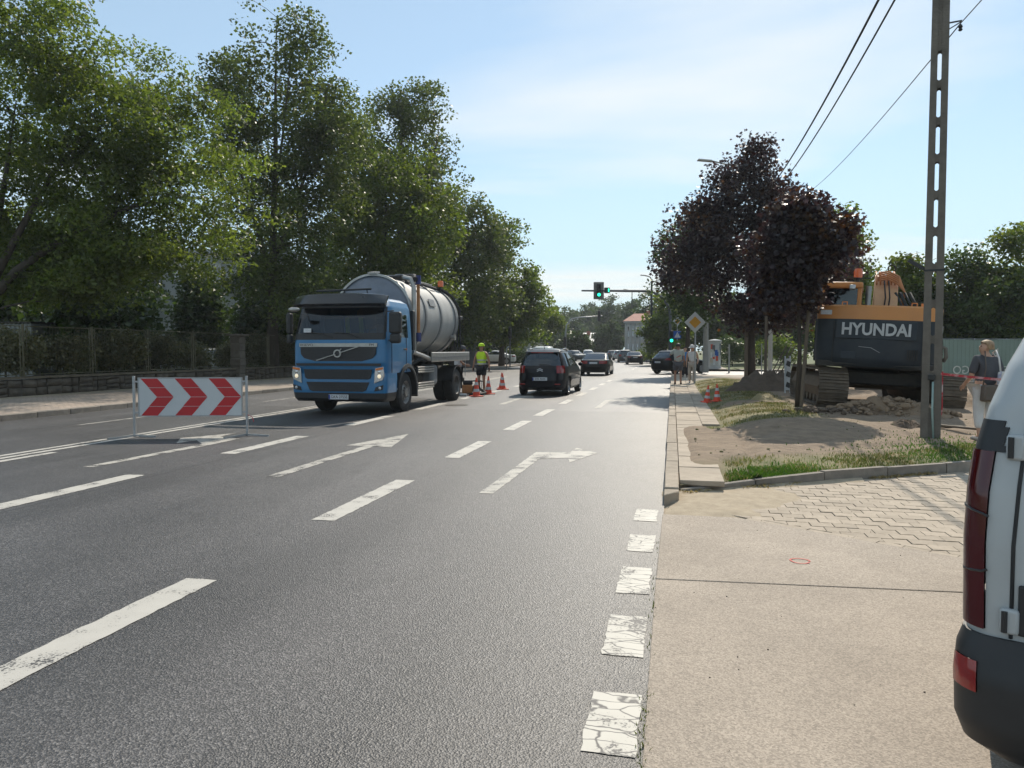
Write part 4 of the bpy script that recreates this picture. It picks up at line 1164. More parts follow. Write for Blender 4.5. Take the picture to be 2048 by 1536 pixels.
MB().box((0, 0, 2.22), (0.78, 0.78, 0.09)).build('cap', 'old_stone', pil, bevel=0.02)

mat('sheet_metal', (0.30, 0.31, 0.32), 0.5, metal=0.4, c2=(0.22, 0.225, 0.23), nscale=3)
sx_, sy_ = spot(-5, 31)
shed = thing('corrugated_shed', 'pale grey corrugated metal shed above the hedge at the left edge', 'shed', (sx_, sy_, 0.12), R(8))
MB().box((0, 1.2, 1.28), (3.1, 2.4, 2.56)).build('wall', 'sheet_metal', shed)
rb = MB().box((0, 0, 0), (0.05, 0.03, 2.6)).build('rib', 'sheet_metal', shed)
for i in range(18):
    if i == 0: rb.location = (-1.5, -0.012, 1.3)
    else: piece('rib', rb.data, shed, (-1.5 + i * 0.176, -0.012, 1.3))
MB().box((0, 1.15, 2.62), (3.3, 2.7, 0.06)).build('roof', 'iron', shed)

mat('render_grey', (0.44, 0.45, 0.44), 0.9, c2=(0.36, 0.37, 0.365), nscale=0.8, detail=6)
mat('render_white', (0.62, 0.61, 0.58), 0.85, c2=(0.52, 0.51, 0.48), nscale=0.8, detail=6)
mat('render_cream', (0.50, 0.44, 0.34), 0.85, c2=(0.42, 0.37, 0.29), nscale=0.8, detail=6)
mat('frame_white', (0.68, 0.68, 0.66), 0.5)
mat('roof_metal', (0.42, 0.43, 0.44), 0.42, metal=0.5, c2=(0.33, 0.34, 0.35), nscale=1.5)
mat('roof_red', (0.32, 0.12, 0.08), 0.8, c2=(0.22, 0.09, 0.065), nscale=3)
mat('dark_metal', (0.035, 0.037, 0.04), 0.5, metal=0.3)
glass_mat('pane', (0.03, 0.035, 0.04), 0.18, 0.0)

def window(parent, x, z, w, h, y=0.0, cross=True):
    """A window set into the wall that faces local -Y."""
    f = MB()
    t = 0.07
    f.box((x - w / 2 + t / 2, y - 0.02, z), (t, 0.1, h)).box((x + w / 2 - t / 2, y - 0.02, z), (t, 0.1, h))
    f.box((x, y - 0.02, z + h / 2 - t / 2), (w - 2 * t, 0.1, t)).box((x, y - 0.02, z - h / 2 + t / 2), (w - 2 * t, 0.1, t))
    if cross: f.box((x, y - 0.02, z), (t * 0.8, 0.09, h - 2 * t))
    o = f.build('window', 'frame_white', parent)
    MB().box((x, y - 0.008, z), (w - 0.1, 0.03, h - 0.1)).build('pane', 'pane', o)
    MB().box((x, y - 0.07, z - h / 2 - 0.04), (w + 0.2, 0.18, 0.05)).build('sill', 'render_white', o)

bx_, by_ = spot(365, 60)
ap = thing('apartment_block', 'grey three-storey apartment block half hidden behind the left trees', 'building', (bx_, by_, 0.1), CAM_YAW + R(14))
MB().box((0, 5, 4.6), (17, 10, 9.2)).build('wall', 'render_grey', ap)
MB().box((0, 5, 9.35), (17.8, 10.8, 0.3)).build('roof', 'roof_metal', ap)
for fl in range(3):
    for k in range(7):
        window(ap, -7.2 + k * 2.4, 1.9 + fl * 2.9, 1.3, 1.45)

bx_, by_ = spot(1040, 96)
wc = thing('column_building', 'modern white building with tall flat pillars beyond the left trees', 'building', (bx_, by_, 0.1), CAM_YAW)
MB().box((-2.6, 3.2, 3.2), (6.8, 6, 6.4)).build('wall', 'render_grey', wc)
MB().box((0.95, 0.6, 3.2), (0.75, 1.4, 6.4)).build('pillar', 'render_white', wc, bevel=0.03)
MB().box((-0.9, 0.3, 3.9), (0.28, 0.9, 2.4)).build('fin', 'render_white', wc, bevel=0.02)
gl_ = MB().box((-2.0, 0.15, 3.9), (2.0, 0.1, 2.3)).build('window', 'pane', wc)
for k in range(4): MB().box((-2.0, 0.08, 2.95 + k * 0.62), (2.0, 0.06, 0.06)).build('glazing_bar', 'frame_white', gl_)
MB().box((-2.0, 0.12, 1.3), (2.0, 0.2, 2.6)).build('door_bay', 'render_cream', wc)

bx_, by_ = spot(1178, 175)
lo = thing('low_building', 'low white building with a light metal roof at the street end', 'building', (bx_, by_, 0.1), CAM_YAW + R(4))
MB().box((0, 4, 1.5), (10, 8, 3.0)).build('wall', 'render_cream', lo)
rf = MB().add([(-5.3, -0.3, 2.9), (5.3, -0.3, 2.9), (5.3, 8.3, 2.9), (-5.3, 8.3, 2.9), (-3.6, 4, 5.6), (4.6, 4, 5.6)], [(0, 1, 5, 4), (1, 2, 5), (2, 3, 4, 5), (3, 0, 4), (3, 2, 1, 0)]).build('roof', 'roof_metal', lo)
MB().box((0.4, 3.2, 5.5), (0.8, 0.7, 1.0)).build('chimney', 'roof_red', rf)
for k in range(6): window(lo, -4.2 + k * 1.65, 1.6, 0.7, 1.3, cross=False)

bx_, by_ = spot(1284, 104)
hs_ = thing('corner_house', 'pale two-storey corner house with red roof, pilasters and a balcony', 'house', (bx_, by_, 0.1), CAM_YAW - R(10))
MB().box((0, 3.5, 2.75), (4.8, 7, 5.5)).build('wall', 'render_white', hs_)
rf = MB().add([(-2.7, -0.3, 5.5), (2.7, -0.3, 5.5), (2.7, 7.3, 5.5), (-2.7, 7.3, 5.5), (-1.2, 3.5, 6.7), (1.2, 3.5, 6.7)], [(0, 1, 5, 4), (1, 2, 5), (2, 3, 4, 5), (3, 0, 4), (3, 2, 1, 0)]).build('roof', 'roof_red', hs_)
MB().box((0.8, 3.4, 6.6), (0.5, 0.5, 1.0)).build('chimney', 'roof_red', rf)
MB().box((0, -0.12, 5.35), (5.1, 0.34, 0.22)).build('cornice', 'render_grey', hs_)
for k in range(4): MB().box((-2.2 + k * 0.62, -0.06, 2.6), (0.22, 0.16, 5.1)).build('pilaster', 'render_grey', hs_)
for z in (1.6, 4.1):
    window(hs_, 1.1, z, 1.2, 1.9)
    for k in range(3): window(hs_, -1.89 + k * 0.62, z, 0.34, 1.5, cross=False)
bl = MB().box((1.1, -0.5, 2.85), (2.0, 1.0, 0.16)).build('balcony', 'render_white', hs_)
mb = MB().box((1.1, -0.95, 3.75), (2.0, 0.05, 0.06))
for k in range(15): mb.box((0.15 + k * 0.136, -0.95, 3.33), (0.03, 0.03, 0.8))
mb.build('railing', 'dark_metal', bl)

mat('hoarding', (0.44, 0.41, 0.34), 0.8, nscale=2)
mat('ink_dark', (0.05, 0.05, 0.055), 0.8, nscale=8)
bx_, by_ = spot(1085, 112)
bb = thing('billboard', 'wide beige board on two legs beyond the small round tree', 'billboard', (bx_, by_, 0.1), CAM_YAW)
MB().box((0, 0, 1.9), (2.6, 0.12, 1.5)).build('panel', 'hoarding', bb, bevel=0.02)
for s in (-1, 1): MB().box((s * 1.0, 0.1, 0.75), (0.1, 0.1, 1.5)).build('leg', 'dark_metal', bb)
bx_, by_ = spot(937, 62)
ub = thing('utility_cabinet', 'tall dark grey cabinet on the left pavement behind the worker', 'cabinet', (bx_, by_, 0.12), CAM_YAW)
mat('cabinet_grey', (0.10, 0.105, 0.11), 0.6, c2=(0.075, 0.078, 0.08), nscale=4)
MB().box((0, 0.3, 1.15), (1.25, 0.6, 2.3)).build('body', 'cabinet_grey', ub, bevel=0.02)
for s in (-1, 1): MB().box((s * 0.31, -0.015, 1.15), (0.58, 0.03, 2.1)).build('door', 'cabinet_grey', ub, bevel=0.008)
MB().box((0, 0.28, 2.35), (1.35, 0.75, 0.09)).build('roof', 'cabinet_grey', ub, bevel=0.02)

# ---- site fence with printed banner, seen from its back (the letters read mirrored)
mat('banner_green', (0.20, 0.265, 0.225), 0.8, c2=(0.165, 0.225, 0.19), nscale=1.5, detail=6)
mat('banner_print', (0.62, 0.62, 0.55), 0.8, nscale=4)
mat('galvanised', (0.36, 0.37, 0.38), 0.45, metal=0.7, c2=(0.28, 0.29, 0.30), nscale=12)
fx, fy = spot(1885, 29.5); f2x, f2y = spot(2140, 30.0)
fa = math.atan2(f2y - fy, f2x - fx); fl_ = math.hypot(f2x - fx, f2y - fy)
sf = thing('site_fence', 'site fence covered with a grey-green printed banner behind the woman', 'fence', (fx, fy, 0.22), fa)
vs, fs = [], []
nn_ = 60
for i in range(nn_ + 1):
    for j in range(7):
        xx = fl_ * i / nn_; zz = 0.28 + 1.5 * j / 6
        vs.append((xx, 0.012 * math.sin(xx * 5 + j) + 0.008 * math.sin(xx * 13), zz + 0.01 * math.sin(xx * 3)))
for i in range(nn_):
    for j in range(6):
        a_ = i * 7 + j; fs.append((a_, a_ + 7, a_ + 8, a_ + 1))
bn = MB().add(vs, fs).build('banner', 'banner_green', sf, smooth=True)
text('banner_lettering', 'NEGO', 0.46, 'banner_print', bn, (1.05, -0.035, 0.58), (R(90), 0, 0), 0.002, sx=-1)
text('banner_lettering', 'TE', 0.42, 'banner_print', bn, (2.75, -0.035, 0.58), (R(90), 0, 0), 0.002, sx=-1)
mb = MB()
for p, q in (((2.0, 0.95), (2.28, 1.45)), ((2.28, 1.45), (2.28, 0.95)), ((2.28, 0.95), (2.0, 0.95))):
    mb.bar((p[0], -0.035, p[1]), (q[0], -0.035, q[1]), 0.02, 0.006)
mb.build('banner_emblem', 'banner_print', bn)
for k in range(5):
    xx = k * fl_ / 4
    MB().tube([(xx, 0.06, 0.0), (xx, 0.06, 1.84)], 0.021, 8).build('post', 'galvanised', sf, smooth='auto')
    MB().box((xx, 0.06, 0.06), (0.24, 0.7, 0.13)).build('foot_block', 'kerb_grey', sf, bevel=0.02)
for z in (0.26, 1.81):
    MB().tube([(0, 0.05, z), (fl_, 0.05, z)], 0.016, 6).build('rail', 'galvanised', sf, smooth='auto')
wr = MB().box((0, 0, 1.03), (0.0035, 0.0035, 1.55)).build('wire', 'dark_metal', sf)
k = int(fl_ / 0.17)
for j in range(k):
    if j == 0: wr.location = (0.08, -0.022, 0)
    else: piece('wire', wr.data, sf, (0.08 + j * 0.17, -0.022, 0))

# ================================================================ VEHICLES
mat('tyre', (0.022, 0.021, 0.021), 0.85, c2=(0.04, 0.037, 0.034), nscale=10)
mat('rim', (0.36, 0.36, 0.37), 0.35, metal=0.8, nscale=10)
mat('steel_rim', (0.26, 0.255, 0.25), 0.5, metal=0.5, c2=(0.14, 0.12, 0.10), nscale=10)
mat('black_plastic', (0.018, 0.018, 0.019), 0.55, c2=(0.026, 0.026, 0.027), nscale=20)
mat('underbody', (0.012, 0.012, 0.012), 0.9)
mat('lamp_red', (0.28, 0.008, 0.008), 0.15, c2=(0.16, 0.004, 0.004), nscale=14, coat=0.6)
mat('lamp_orange', (0.65, 0.16, 0.02), 0.25, nscale=20)
mat('lamp_clear', (0.55, 0.56, 0.57), 0.12, metal=0.4, c2=(0.25, 0.26, 0.27), nscale=18, coat=0.6)
mat('lamp_lit', (0.9, 0.8, 0.6), 0.3, emit=(1.0, 0.82, 0.55), estr=0.5)
mat('brake_lit', (0.7, 0.03, 0.02), 0.3, emit=(1.0, 0.05, 0.03), estr=1.2)
mat('plate_white', (0.62, 0.64, 0.66), 0.5, nscale=30)
mat('plate_ink', (0.03, 0.03, 0.035), 0.6)
mat('plate_blue', (0.02, 0.05, 0.3), 0.5)
mat('chrome', (0.62, 0.62, 0.62), 0.2, metal=1.0, nscale=6)
mat('seat_dark', (0.03, 0.03, 0.032), 0.85)
glass_mat('car_glass', (0.008, 0.009, 0.011), 0.07, 0.3)
glass_mat('screen_glass', (0.006, 0.007, 0.009), 0.04, 0.5)
def paint(name, c, coat=0.35, rough=0.4, metal=0.0):
    return mat(name, c, rough, metal, c2=tuple(x * 0.85 for x in c), nscale=1.5, coat=coat, rvar=0.04, spec=0.12)
paint('paint_navy', (0.005, 0.006, 0.010)); paint('paint_black', (0.004, 0.004, 0.005)); paint('paint_grey', (0.07, 0.075, 0.08), metal=0.4)
paint('paint_silver', (0.40, 0.41, 0.42), metal=0.5); paint('paint_white', (0.68, 0.69, 0.69)); paint('paint_darkred', (0.10, 0.012, 0.012))


def rr_ring(z, yr, yf, w, rc, na=8, ns=14):
    """Rounded rectangle; corner points first each, counter-clockwise from front right."""
    pts = []
    cs_ = [(w - rc, yf - rc, 0), (-w + rc, yf - rc, 90), (-w + rc, yr + rc, 180), (w - rc, yr + rc, 270)]
    for q in range(4):
        cx, cy, a0 = cs_[q]
        arc_ = [(cx + rc * math.cos(R(a0 + 90 * i / na)), cy + rc * math.sin(R(a0 + 90 * i / na)), z) for i in range(na + 1)]
        nx = cs_[(q + 1) % 4]; b_ = (nx[0] + rc * math.cos(R(nx[2])), nx[1] + rc * math.sin(R(nx[2])))
        e_ = arc_[-1]
        pts += arc_ + [(e_[0] + (b_[0] - e_[0]) * i / ns, e_[1] + (b_[1] - e_[1]) * i / ns, z) for i in range(1, ns)]
    return pts


def rr_body(keys, step=0.025, na=8, ns=14):
    rings = []
    for i in range(len(keys) - 1):
        a, b = keys[i], keys[i + 1]
        k = max(1, int(max(abs(a[0] - b[0]), 0.35 * abs(a[1] - b[1])) / step))
        for j in range(k + (1 if i == len(keys) - 2 else 0)):
            rings.append(rr_ring(*(a[q] + (b[q] - a[q]) * j / k for q in range(5)), na, ns))
    return rings


def slice_body(keys, nt=64, step=0.035):
    rings = []
    for i in range(len(keys) - 1):
        a, b = keys[i], keys[i + 1]
        ln = max(abs(a[0] - b[0]), 0.35 * abs(a[1] - b[1]), 0.35 * abs(a[2] - b[2]))
        k = max(1, int(ln / step))
        for j in range(k + (1 if i == len(keys) - 2 else 0)):
            t = j / k
            z, yr, yf, w, ne = (a[q] + (b[q] - a[q]) * t for q in range(5))
            r_ = []
            for m_ in range(nt):
                th = 2 * math.pi * (m_ + 0.5) / nt
                c, s = math.cos(th), math.sin(th)
                r_.append((w * math.copysign(abs(c) ** (2 / ne), c), (yr + yf) / 2 + (yf - yr) / 2 * math.copysign(abs(s) ** (2 / ne), s), z))
            rings.append(r_)
    return rings


def body_parts(rings, parent, base, regions, drop=None):
    """Split one lofted skin into parts: each face goes to the first region whose test it passes."""
    nt = len(rings[0])
    buckets = {}
    V = [Vector(p) for r_ in rings for p in r_]
    faces = []
    for i in range(len(rings) - 1):
        for k in range(nt):
            faces.append((i * nt + k, i * nt + (k + 1) % nt, (i + 1) * nt + (k + 1) % nt, (i + 1) * nt + k))
    faces.append(tuple(range(nt - 1, -1, -1))); faces.append(tuple(range((len(rings) - 1) * nt, len(rings) * nt)))
    for f in faces:
        ps = [V[i] for i in f]
        c = sum(ps, Vector()) / len(ps)
        n_ = (ps[2] - ps[0]).cross(ps[3] - ps[1])
        if n_.length < 1e-9: n_ = Vector((0, 0, 1))
        n_.normalize()
        if drop and drop(c, n_): continue
        for rg in regions:
            if rg[2](c, n_):
                buckets.setdefault(rg, []).append((f, n_)); break
        else:
            buckets.setdefault(base, []).append((f, n_))
    out = {}
    for rg, fl in buckets.items():
        off = rg[3] if len(rg) > 3 else 0.0
        idx, vs, fs = {}, [], []
        acc = {}
        for f, n_ in fl:
            for i in f:
                acc.setdefault(i, Vector()); acc[i] += n_
        for f, n_ in fl:
            q = []
            for i in f:
                if i not in idx:
                    idx[i] = len(vs); nn = acc[i].normalized(); vs.append(tuple(V[i] + nn * off))
                q.append(idx[i])
            fs.append(tuple(q))
        mb = MB().add(vs, fs)
        par = parent
        if len(rg) > 4 and rg[4] in out: par = out[rg[4]]
        out[rg[0] + '|' + str(rg[5] if len(rg) > 5 else '')] = mb.build(rg[0], rg[1], par, smooth='auto', angle=32)
    return out


def wheel(parent, x, y, r, w, side, rim='rim', spokes=5, rimr=0.64, nt=28):
    """side +1: outer face towards +x."""
    mt = Matrix.Translation((x, y, r)) @ Matrix.Rotation(R(90), 4, 'Y')
    h = w / 2
    o = MB().lathe([(r * rimr, -h), (r * 0.93, -h), (r, -h * 0.75), (r, h * 0.75), (r * 0.93, h), (r * rimr, h), (r * rimr, -h)], nt, mt).build('wheel', 'tyre', parent, smooth='auto')
    s = side
    mb = MB()
    mb.lathe([(r * rimr, h * 0.9 * s), (r * rimr * 0.93, h * 0.55 * s)], nt, mt)
    mb.lathe([(0.001, h * 0.3 * s), (r * rimr * 0.93, h * 0.2 * s)], nt, mt)
    for k in range(spokes):
        a_ = 2 * math.pi * k / spokes
        mb.add([(math.cos(a_ + d) * q, math.sin(a_ + d) * q, h * zz * s) for d, q, zz in ((-0.5, r * 0.12, 0.7), (0.5, r * 0.12, 0.7), (0.16, r * rimr * 0.95, 0.62), (-0.16, r * rimr * 0.95, 0.62))], [(0, 1, 2, 3)], mt)
    mb.lathe([(0.001, h * 0.75 * s), (r * 0.14, h * 0.75 * s), (r * 0.15, h * 0.5 * s)], 12, mt)
    mb.build('rim', rim, o, smooth='auto')
    return o


def plate(parent, loc, rz, body=None, w=0.52, h=0.115):
    """Number plate whose face looks along local -Y."""
    p = MB().box((0, 0, 0), (w, 0.012, h)).build('number_plate', 'plate_white', parent, bevel=0.004)
    p.location = loc; p.rotation_euler = (0, 0, rz)
    MB().box((-w / 2 + 0.022, -0.0075, 0), (0.04, 0.004, h * 0.92)).build('country_band', 'plate_blue', p)
    if body:
        text('plate_text', body, 0.105, 'plate_ink', p, (0.02, -0.0075, 0), (R(90), 0, 0), 0.0015, sx=0.86)
    return p


SHAPES = {
    'mpv': dict(keys=[(0.20, -2.05, 2.0, 0.80, 5), (0.30, -2.19, 2.2, 0.88, 5), (0.55, -2.235, 2.24, 0.915, 4.6), (0.80, -2.21, 2.14, 0.915, 4.4), (0.95, -2.17, 1.75, 0.90, 4.4), (1.03, -2.13, 1.42, 0.885, 4.4),
                      (1.30, -1.95, 0.78, 0.78, 4.2), (1.50, -1.78, 0.28, 0.68, 4.0), (1.58, -1.63, 0.02, 0.60, 3.8), (1.63, -1.38, -0.25, 0.48, 3.6), (1.66, -1.0, -0.55, 0.28, 3.2)],
                belt=1.04, top=1.50, wb=(-1.33, 1.40), r=0.325, pill=(-1.52, -0.48, 0.42), rg=(1.05, 1.50, 0.70), tail=(0.80, 1.05)),
    'sedan': dict(keys=[(0.20, -2.1, 2.05, 0.80, 5), (0.30, -2.28, 2.25, 0.88, 5), (0.55, -2.34, 2.32, 0.92, 4.6), (0.78, -2.33, 2.2, 0.92, 4.4), (0.93, -2.28, 1.4, 0.90, 4.4), (0.985, -2.2, 1.1, 0.88, 4.4), (1.01, -1.75, 1.0, 0.86, 4.6),
                        (1.22, -1.2, 0.62, 0.77, 4.6), (1.36, -0.80, 0.28, 0.67, 4.6), (1.41, -0.55, 0.05, 0.55, 4.2), (1.435, -0.3, -0.1, 0.35, 3.6)],
                  belt=1.0, top=1.35, wb=(-1.40, 1.42), r=0.33, pill=(-1.45, -0.5, 0.5), rg=(1.02, 1.36, 0.68), tail=(0.76, 0.93)),
    'suv': dict(keys=[(0.24, -2.0, 1.95, 0.80, 5), (0.36, -2.16, 2.12, 0.89, 5), (0.62, -2.2, 2.16, 0.92, 4.6), (0.88, -2.16, 2.02, 0.915, 4.4), (1.00, -2.10, 1.3, 0.89, 4.4), (1.06, -2.02, 1.12, 0.87, 4.4),
                      (1.28, -1.72, 0.75, 0.79, 4.6), (1.46, -1.42, 0.35, 0.70, 4.6), (1.54, -1.25, 0.1, 0.60, 4.2), (1.58, -0.95, -0.2, 0.4, 3.6)],
                belt=1.06, top=1.47, wb=(-1.32, 1.32), r=0.36, pill=(-1.25, -0.42, 0.45), rg=(1.08, 1.46, 0.70), tail=(0.92, 1.06)),
    'van': dict(keys=[(0.24, -2.4, 2.3, 0.85, 6), (0.36, -2.48, 2.45, 0.93, 6), (0.9, -2.5, 2.35, 0.96, 6), (1.10, -2.5, 1.95, 0.955, 6), (1.2, -2.49, 1.7, 0.95, 6), (1.6, -2.46, 1.15, 0.90, 6), (1.85, -2.42, 0.85, 0.85, 6), (1.94, -2.35, 0.6, 0.75, 5), (1.97, -2.1, 0.3, 0.5, 4)],
                belt=1.2, top=1.80, wb=(-1.5, 1.55), r=0.34, pill=(-1.3, -0.2, 0.75), rg=(1.22, 1.75, 0.78), tail=(0.75, 1.15)),
}


def car(name, label, shape, pmat, loc, rz, group=None, nt=56, step=0.045, number=None, rear_lit=False, lamp_w=0.42, cat='car'):
    S = SHAPES[shape]
    t = thing(name, label, cat, loc, rz, group)
    rings = slice_body(S['keys'], nt, step)
    belt, top, wb, r, pill = S['belt'], S['top'], S['wb'], S['r'], S['pill']
    side = lambda c, n_: abs(n_.x) > 0.62 and belt < c.z < top
    def rear_glass(c, n_): return n_.y < -0.3 and S['rg'][0] < c.z < S['rg'][1] and abs(c.x) < S['rg'][2] - 0.25 * (c.z - belt)
    def front_glass(c, n_): return n_.y > 0.3 and belt + 0.02 < c.z < top and abs(c.x) < 0.74 - 0.25 * (c.z - belt)
    def sw(s, a, b): return lambda c, n_: side(c, n_) and c.x * s > 0 and a + 0.04 < c.y < b - 0.04
    rear_y = S['keys'][2][1]
    tail = lambda s: (lambda c, n_: c.x * s > lamp_w and S['tail'][0] < c.z < S['tail'][1] and c.y < rear_y + 0.42 and (n_.y < -0.2 or c.y < rear_y + 0.30))
    frontl = lambda s: (lambda c, n_: c.x * s > 0.48 and S['tail'][0] - 0.12 < c.z < S['tail'][1] - 0.12 and c.y > 1.75)
    regs = [('rear_window', 'car_glass', rear_glass), ('windscreen', 'car_glass', front_glass)]
    for s in (-1, 1):
        regs += [('side_window', 'car_glass', sw(s, pill[1], pill[2] + 0.4), 0.0, None, f'f{s}'), ('side_window', 'car_glass', sw(s, pill[0], pill[1]), 0.0, None, f'r{s}'),
                 ('tail_lamp', 'brake_lit' if rear_lit else 'lamp_red', tail(s), 0.007, None, f't{s}'), ('headlight', 'lamp_clear', frontl(s), 0.006, None, f'h{s}')]
    regs.append(('bumper_skirt', 'black_plastic', lambda c, n_: c.z < 0.30, 0.0))
    def arch(c, n_): return any((c.y - w_) ** 2 + (c.z - r) ** 2 < (r + 0.055) ** 2 for w_ in wb) and abs(c.x) > 0.55
    body_parts(rings, t, ('body', pmat), regs, arch)
    MB().box((0, 0, 0.42), (1.35, 3.9, 0.40)).build('underbody', 'underbody', t)
    MB().box((0, -0.2, 0.72), (1.5, 2.6, 0.25)).build('cabin_floor', 'seat_dark', t)
    for x_ in (-0.38, 0.38):
        MB().box((x_, -0.05, 1.0), (0.46, 0.14, 0.56), Matrix.Rotation(R(-12), 4, 'X')).build('seat', 'seat_dark', t, bevel=0.05)
    MB().box((0, -1.05, 0.98), (1.2, 0.14, 0.5), Matrix.Rotation(R(-12), 4, 'X')).build('seat', 'seat_dark', t, bevel=0.05)
    for x_, s in ((-0.77, -1), (0.77, 1)):
        for y_ in wb: wheel(t, x_, y_, r, 0.21, s)
        m_ = MB().sphere((s * 0.98, 0.72, belt + 0.03), 0.1, 10, 6, (0.95, 0.55, 0.75)); m_.build('mirror', pmat, t, smooth=True)
        MB().box((s * 0.9, -0.55, belt - 0.12), (0.03, 0.16, 0.028)).build('door_handle', pmat, t)
    if shape in ('mpv', 'suv'):
        k = S['rg'][1]
        yb = -1.86 if shape == 'mpv' else -1.50
        MB().add([(-0.62, yb + 0.08, k + 0.03), (0.62, yb + 0.08, k + 0.03), (0.56, yb + 0.3, k + 0.10), (-0.56, yb + 0.3, k + 0.10), (-0.62, yb + 0.08, k - 0.01), (0.62, yb + 0.08, k - 0.01), (0.56, yb + 0.3, k + 0.05), (-0.56, yb + 0.3, k + 0.05)],
                 [(0, 1, 2, 3), (7, 6, 5, 4), (0, 4, 5, 1), (1, 5, 6, 2), (2, 6, 7, 3), (3, 7, 4, 0)]).build('spoiler', pmat, t, bevel=0.012)
    zp = 0.60 if shape == 'mpv' else (0.80 if shape != 'van' else 0.7)
    plate(t, (0, rear_y - 0.012 + (0.012 if shape != 'mpv' else 0), zp), 0, number)
    return t


c4 = car('hatchback_car', 'dark navy people carrier with red tail lamps nearest on the road', 'mpv', 'paint_navy', (-4.42, 27.75, 0), R(-1.5), nt=96, step=0.022, number='ESK 4A45', lamp_w=0.55)
mb = MB()
for k in range(2):    # double chevron badge
    z0 = 0.86 + k * 0.05
    mb.bar((-0.10, -2.228, z0), (0, -2.232, z0 + 0.05), 0.03, 0.022); mb.bar((0.10, -2.228, z0), (0, -2.232, z0 + 0.05), 0.03, 0.022)
mb.build('badge', 'plate_white', c4)
wi = MB().bar((-0.05, -2.10, 1.10), (0.36, -2.09, 1.075), 0.03, 0.03); wi.build('rear_wiper', 'black_plastic', c4)
MB().box((0, -1.792, 1.512), (0.8, 0.03, 0.03)).build('brake_light', 'lamp_red', c4)
MB().tube([(0, -1.4, 1.64), (0, -1.47, 1.72)], 0.012, 6).build('antenna', 'black_plastic', c4)
for s in (-1, 1): MB().box((s * 0.62, -2.232, 0.42), (0.2, 0.02, 0.045)).build('reflector', 'lamp_red', c4, bevel=0.008)
for s in (-1, 1): MB().tube([(s * 0.60, -1.5, 1.62), (s * 0.62, -0.5, 1.66), (s * 0.62, 0.0, 1.60)], 0.018, 6).build('roof_rail', 'chrome', c4, smooth=True)
car('sedan_car', 'black sedan just ahead of the dark people carrier', 'sedan', 'paint_black', (-4.75, 48.6, 0), R(-1), 'cars on the main road', nt=72, step=0.03, lamp_w=0.40)
CR = 'cars on the main road'
x, y = spot(1358, 51)
car('crossover_car', 'black crossover turning right at the crossing behind the pedestrians', 'suv', 'paint_black', (x, y, 0), R(-40), nt=72, step=0.03, lamp_w=0.55)
for u, d, sh, pm_, rz, lb in ((1268, 84, 'sedan', 'paint_black', 6, 'dark sedan past the crossing in the right of the far cars'), (1249, 97, 'mpv', 'paint_grey', 6, 'grey hatchback just left of the far dark sedan'),
                              (1237, 116, 'suv', 'paint_silver', 8, 'light silver car behind the grey far hatchback'), (1223, 134, 'suv', 'paint_grey', 10, 'dark estate car fourth in the far queue'),
                              (1207, 152, 'suv', 'paint_silver', 12, 'pale car at the head of the far queue'), (1176, 112, 'mpv', 'paint_white', 190, 'white oncoming car far left of the queue'),
                              (1150, 108, 'suv', 'paint_grey', 215, 'grey oncoming car left of the white one'), (1194, 150, 'sedan', 'paint_darkred', 192, 'small dark red oncoming car far down the street'),
                              (1086, 74, 'van', 'paint_white', 184, 'white van whose roof shows above the dark people carrier')):
    x, y = spot(u, d)
    car('van' if sh == 'van' else 'distant_car', lb, sh, pm_, (x, y, 0), R(rz), CR, nt=36, step=0.08, cat='van' if sh == 'van' else 'car')
x, y = spot(987, 78)
car('parked_car', 'white car parked on the left behind the worker', 'sedan', 'paint_white', (x, y, 0.12), R(100), nt=48, step=0.05)
x, y = spot(400, 46)
car('parked_car', 'pale car parked behind the hedge left of the stone pillar', 'suv', 'paint_silver', (x, y, 0.12), R(80), nt=48, step=0.05)

# ---------------------------------------------------------------- tanker truck (front towards the camera, local +Y runs to its tail)
mat('paint_blue', (0.011, 0.142, 0.315), 0.4, c2=(0.012, 0.12, 0.26), nscale=2.2, detail=7, coat=0.4, rvar=0.08)
mat('grille_dark', (0.022, 0.022, 0.024), 0.6, c2=(0.032, 0.032, 0.034), nscale=20)
mat('visor_smoke', (0.022, 0.023, 0.026), 0.25, coat=0.4)
mat('tank_grey', (0.42, 0.415, 0.40), 0.58, metal=0.0, c2=(0.28, 0.275, 0.26), nscale=1.8, detail=9, rvar=0.1, spec=0.35, stretch=(1, 1, 0.35))
mat('tank_front', (0.17, 0.19, 0.23), 0.5, c2=(0.12, 0.135, 0.16), nscale=3)
mat('ring_grey', (0.22, 0.225, 0.23), 0.55, metal=0.2, nscale=10)
mat('aluminium', (0.44, 0.43, 0.41), 0.42, metal=0.7, c2=(0.30, 0.29, 0.27), nscale=8, detail=7)
mat('chassis', (0.025, 0.024, 0.023), 0.75, c2=(0.05, 0.044, 0.037), nscale=9)
mat('rubber', (0.03, 0.03, 0.03), 0.8)
mat('rust_orange', (0.42, 0.19, 0.06), 0.65, c2=(0.30, 0.12, 0.045), nscale=8)
mat('hose_blue', (0.02, 0.035, 0.16), 0.5)
mat('beacon', (0.75, 0.14, 0.02), 0.25, coat=0.5)
tk = thing('tanker_truck', 'blue tanker truck with a silver grey vacuum tank facing the camera', 'truck', (-7.98, 17.05, 0), R(-0.6))
cab_keys = [(1.03, 0.0, 1.9, 1.235, 11), (1.3, -0.03, 1.92, 1.25, 11), (1.72, -0.02, 1.92, 1.25, 11), (1.98, 0.02, 1.92, 1.235, 11), (2.35, 0.12, 1.92, 1.215, 10), (2.66, 0.22, 1.92, 1.19, 9), (2.80, 0.34, 1.9, 1.14, 8), (2.88, 0.55, 1.85, 1.02, 6), (2.91, 0.85, 1.7, 0.8, 5)]
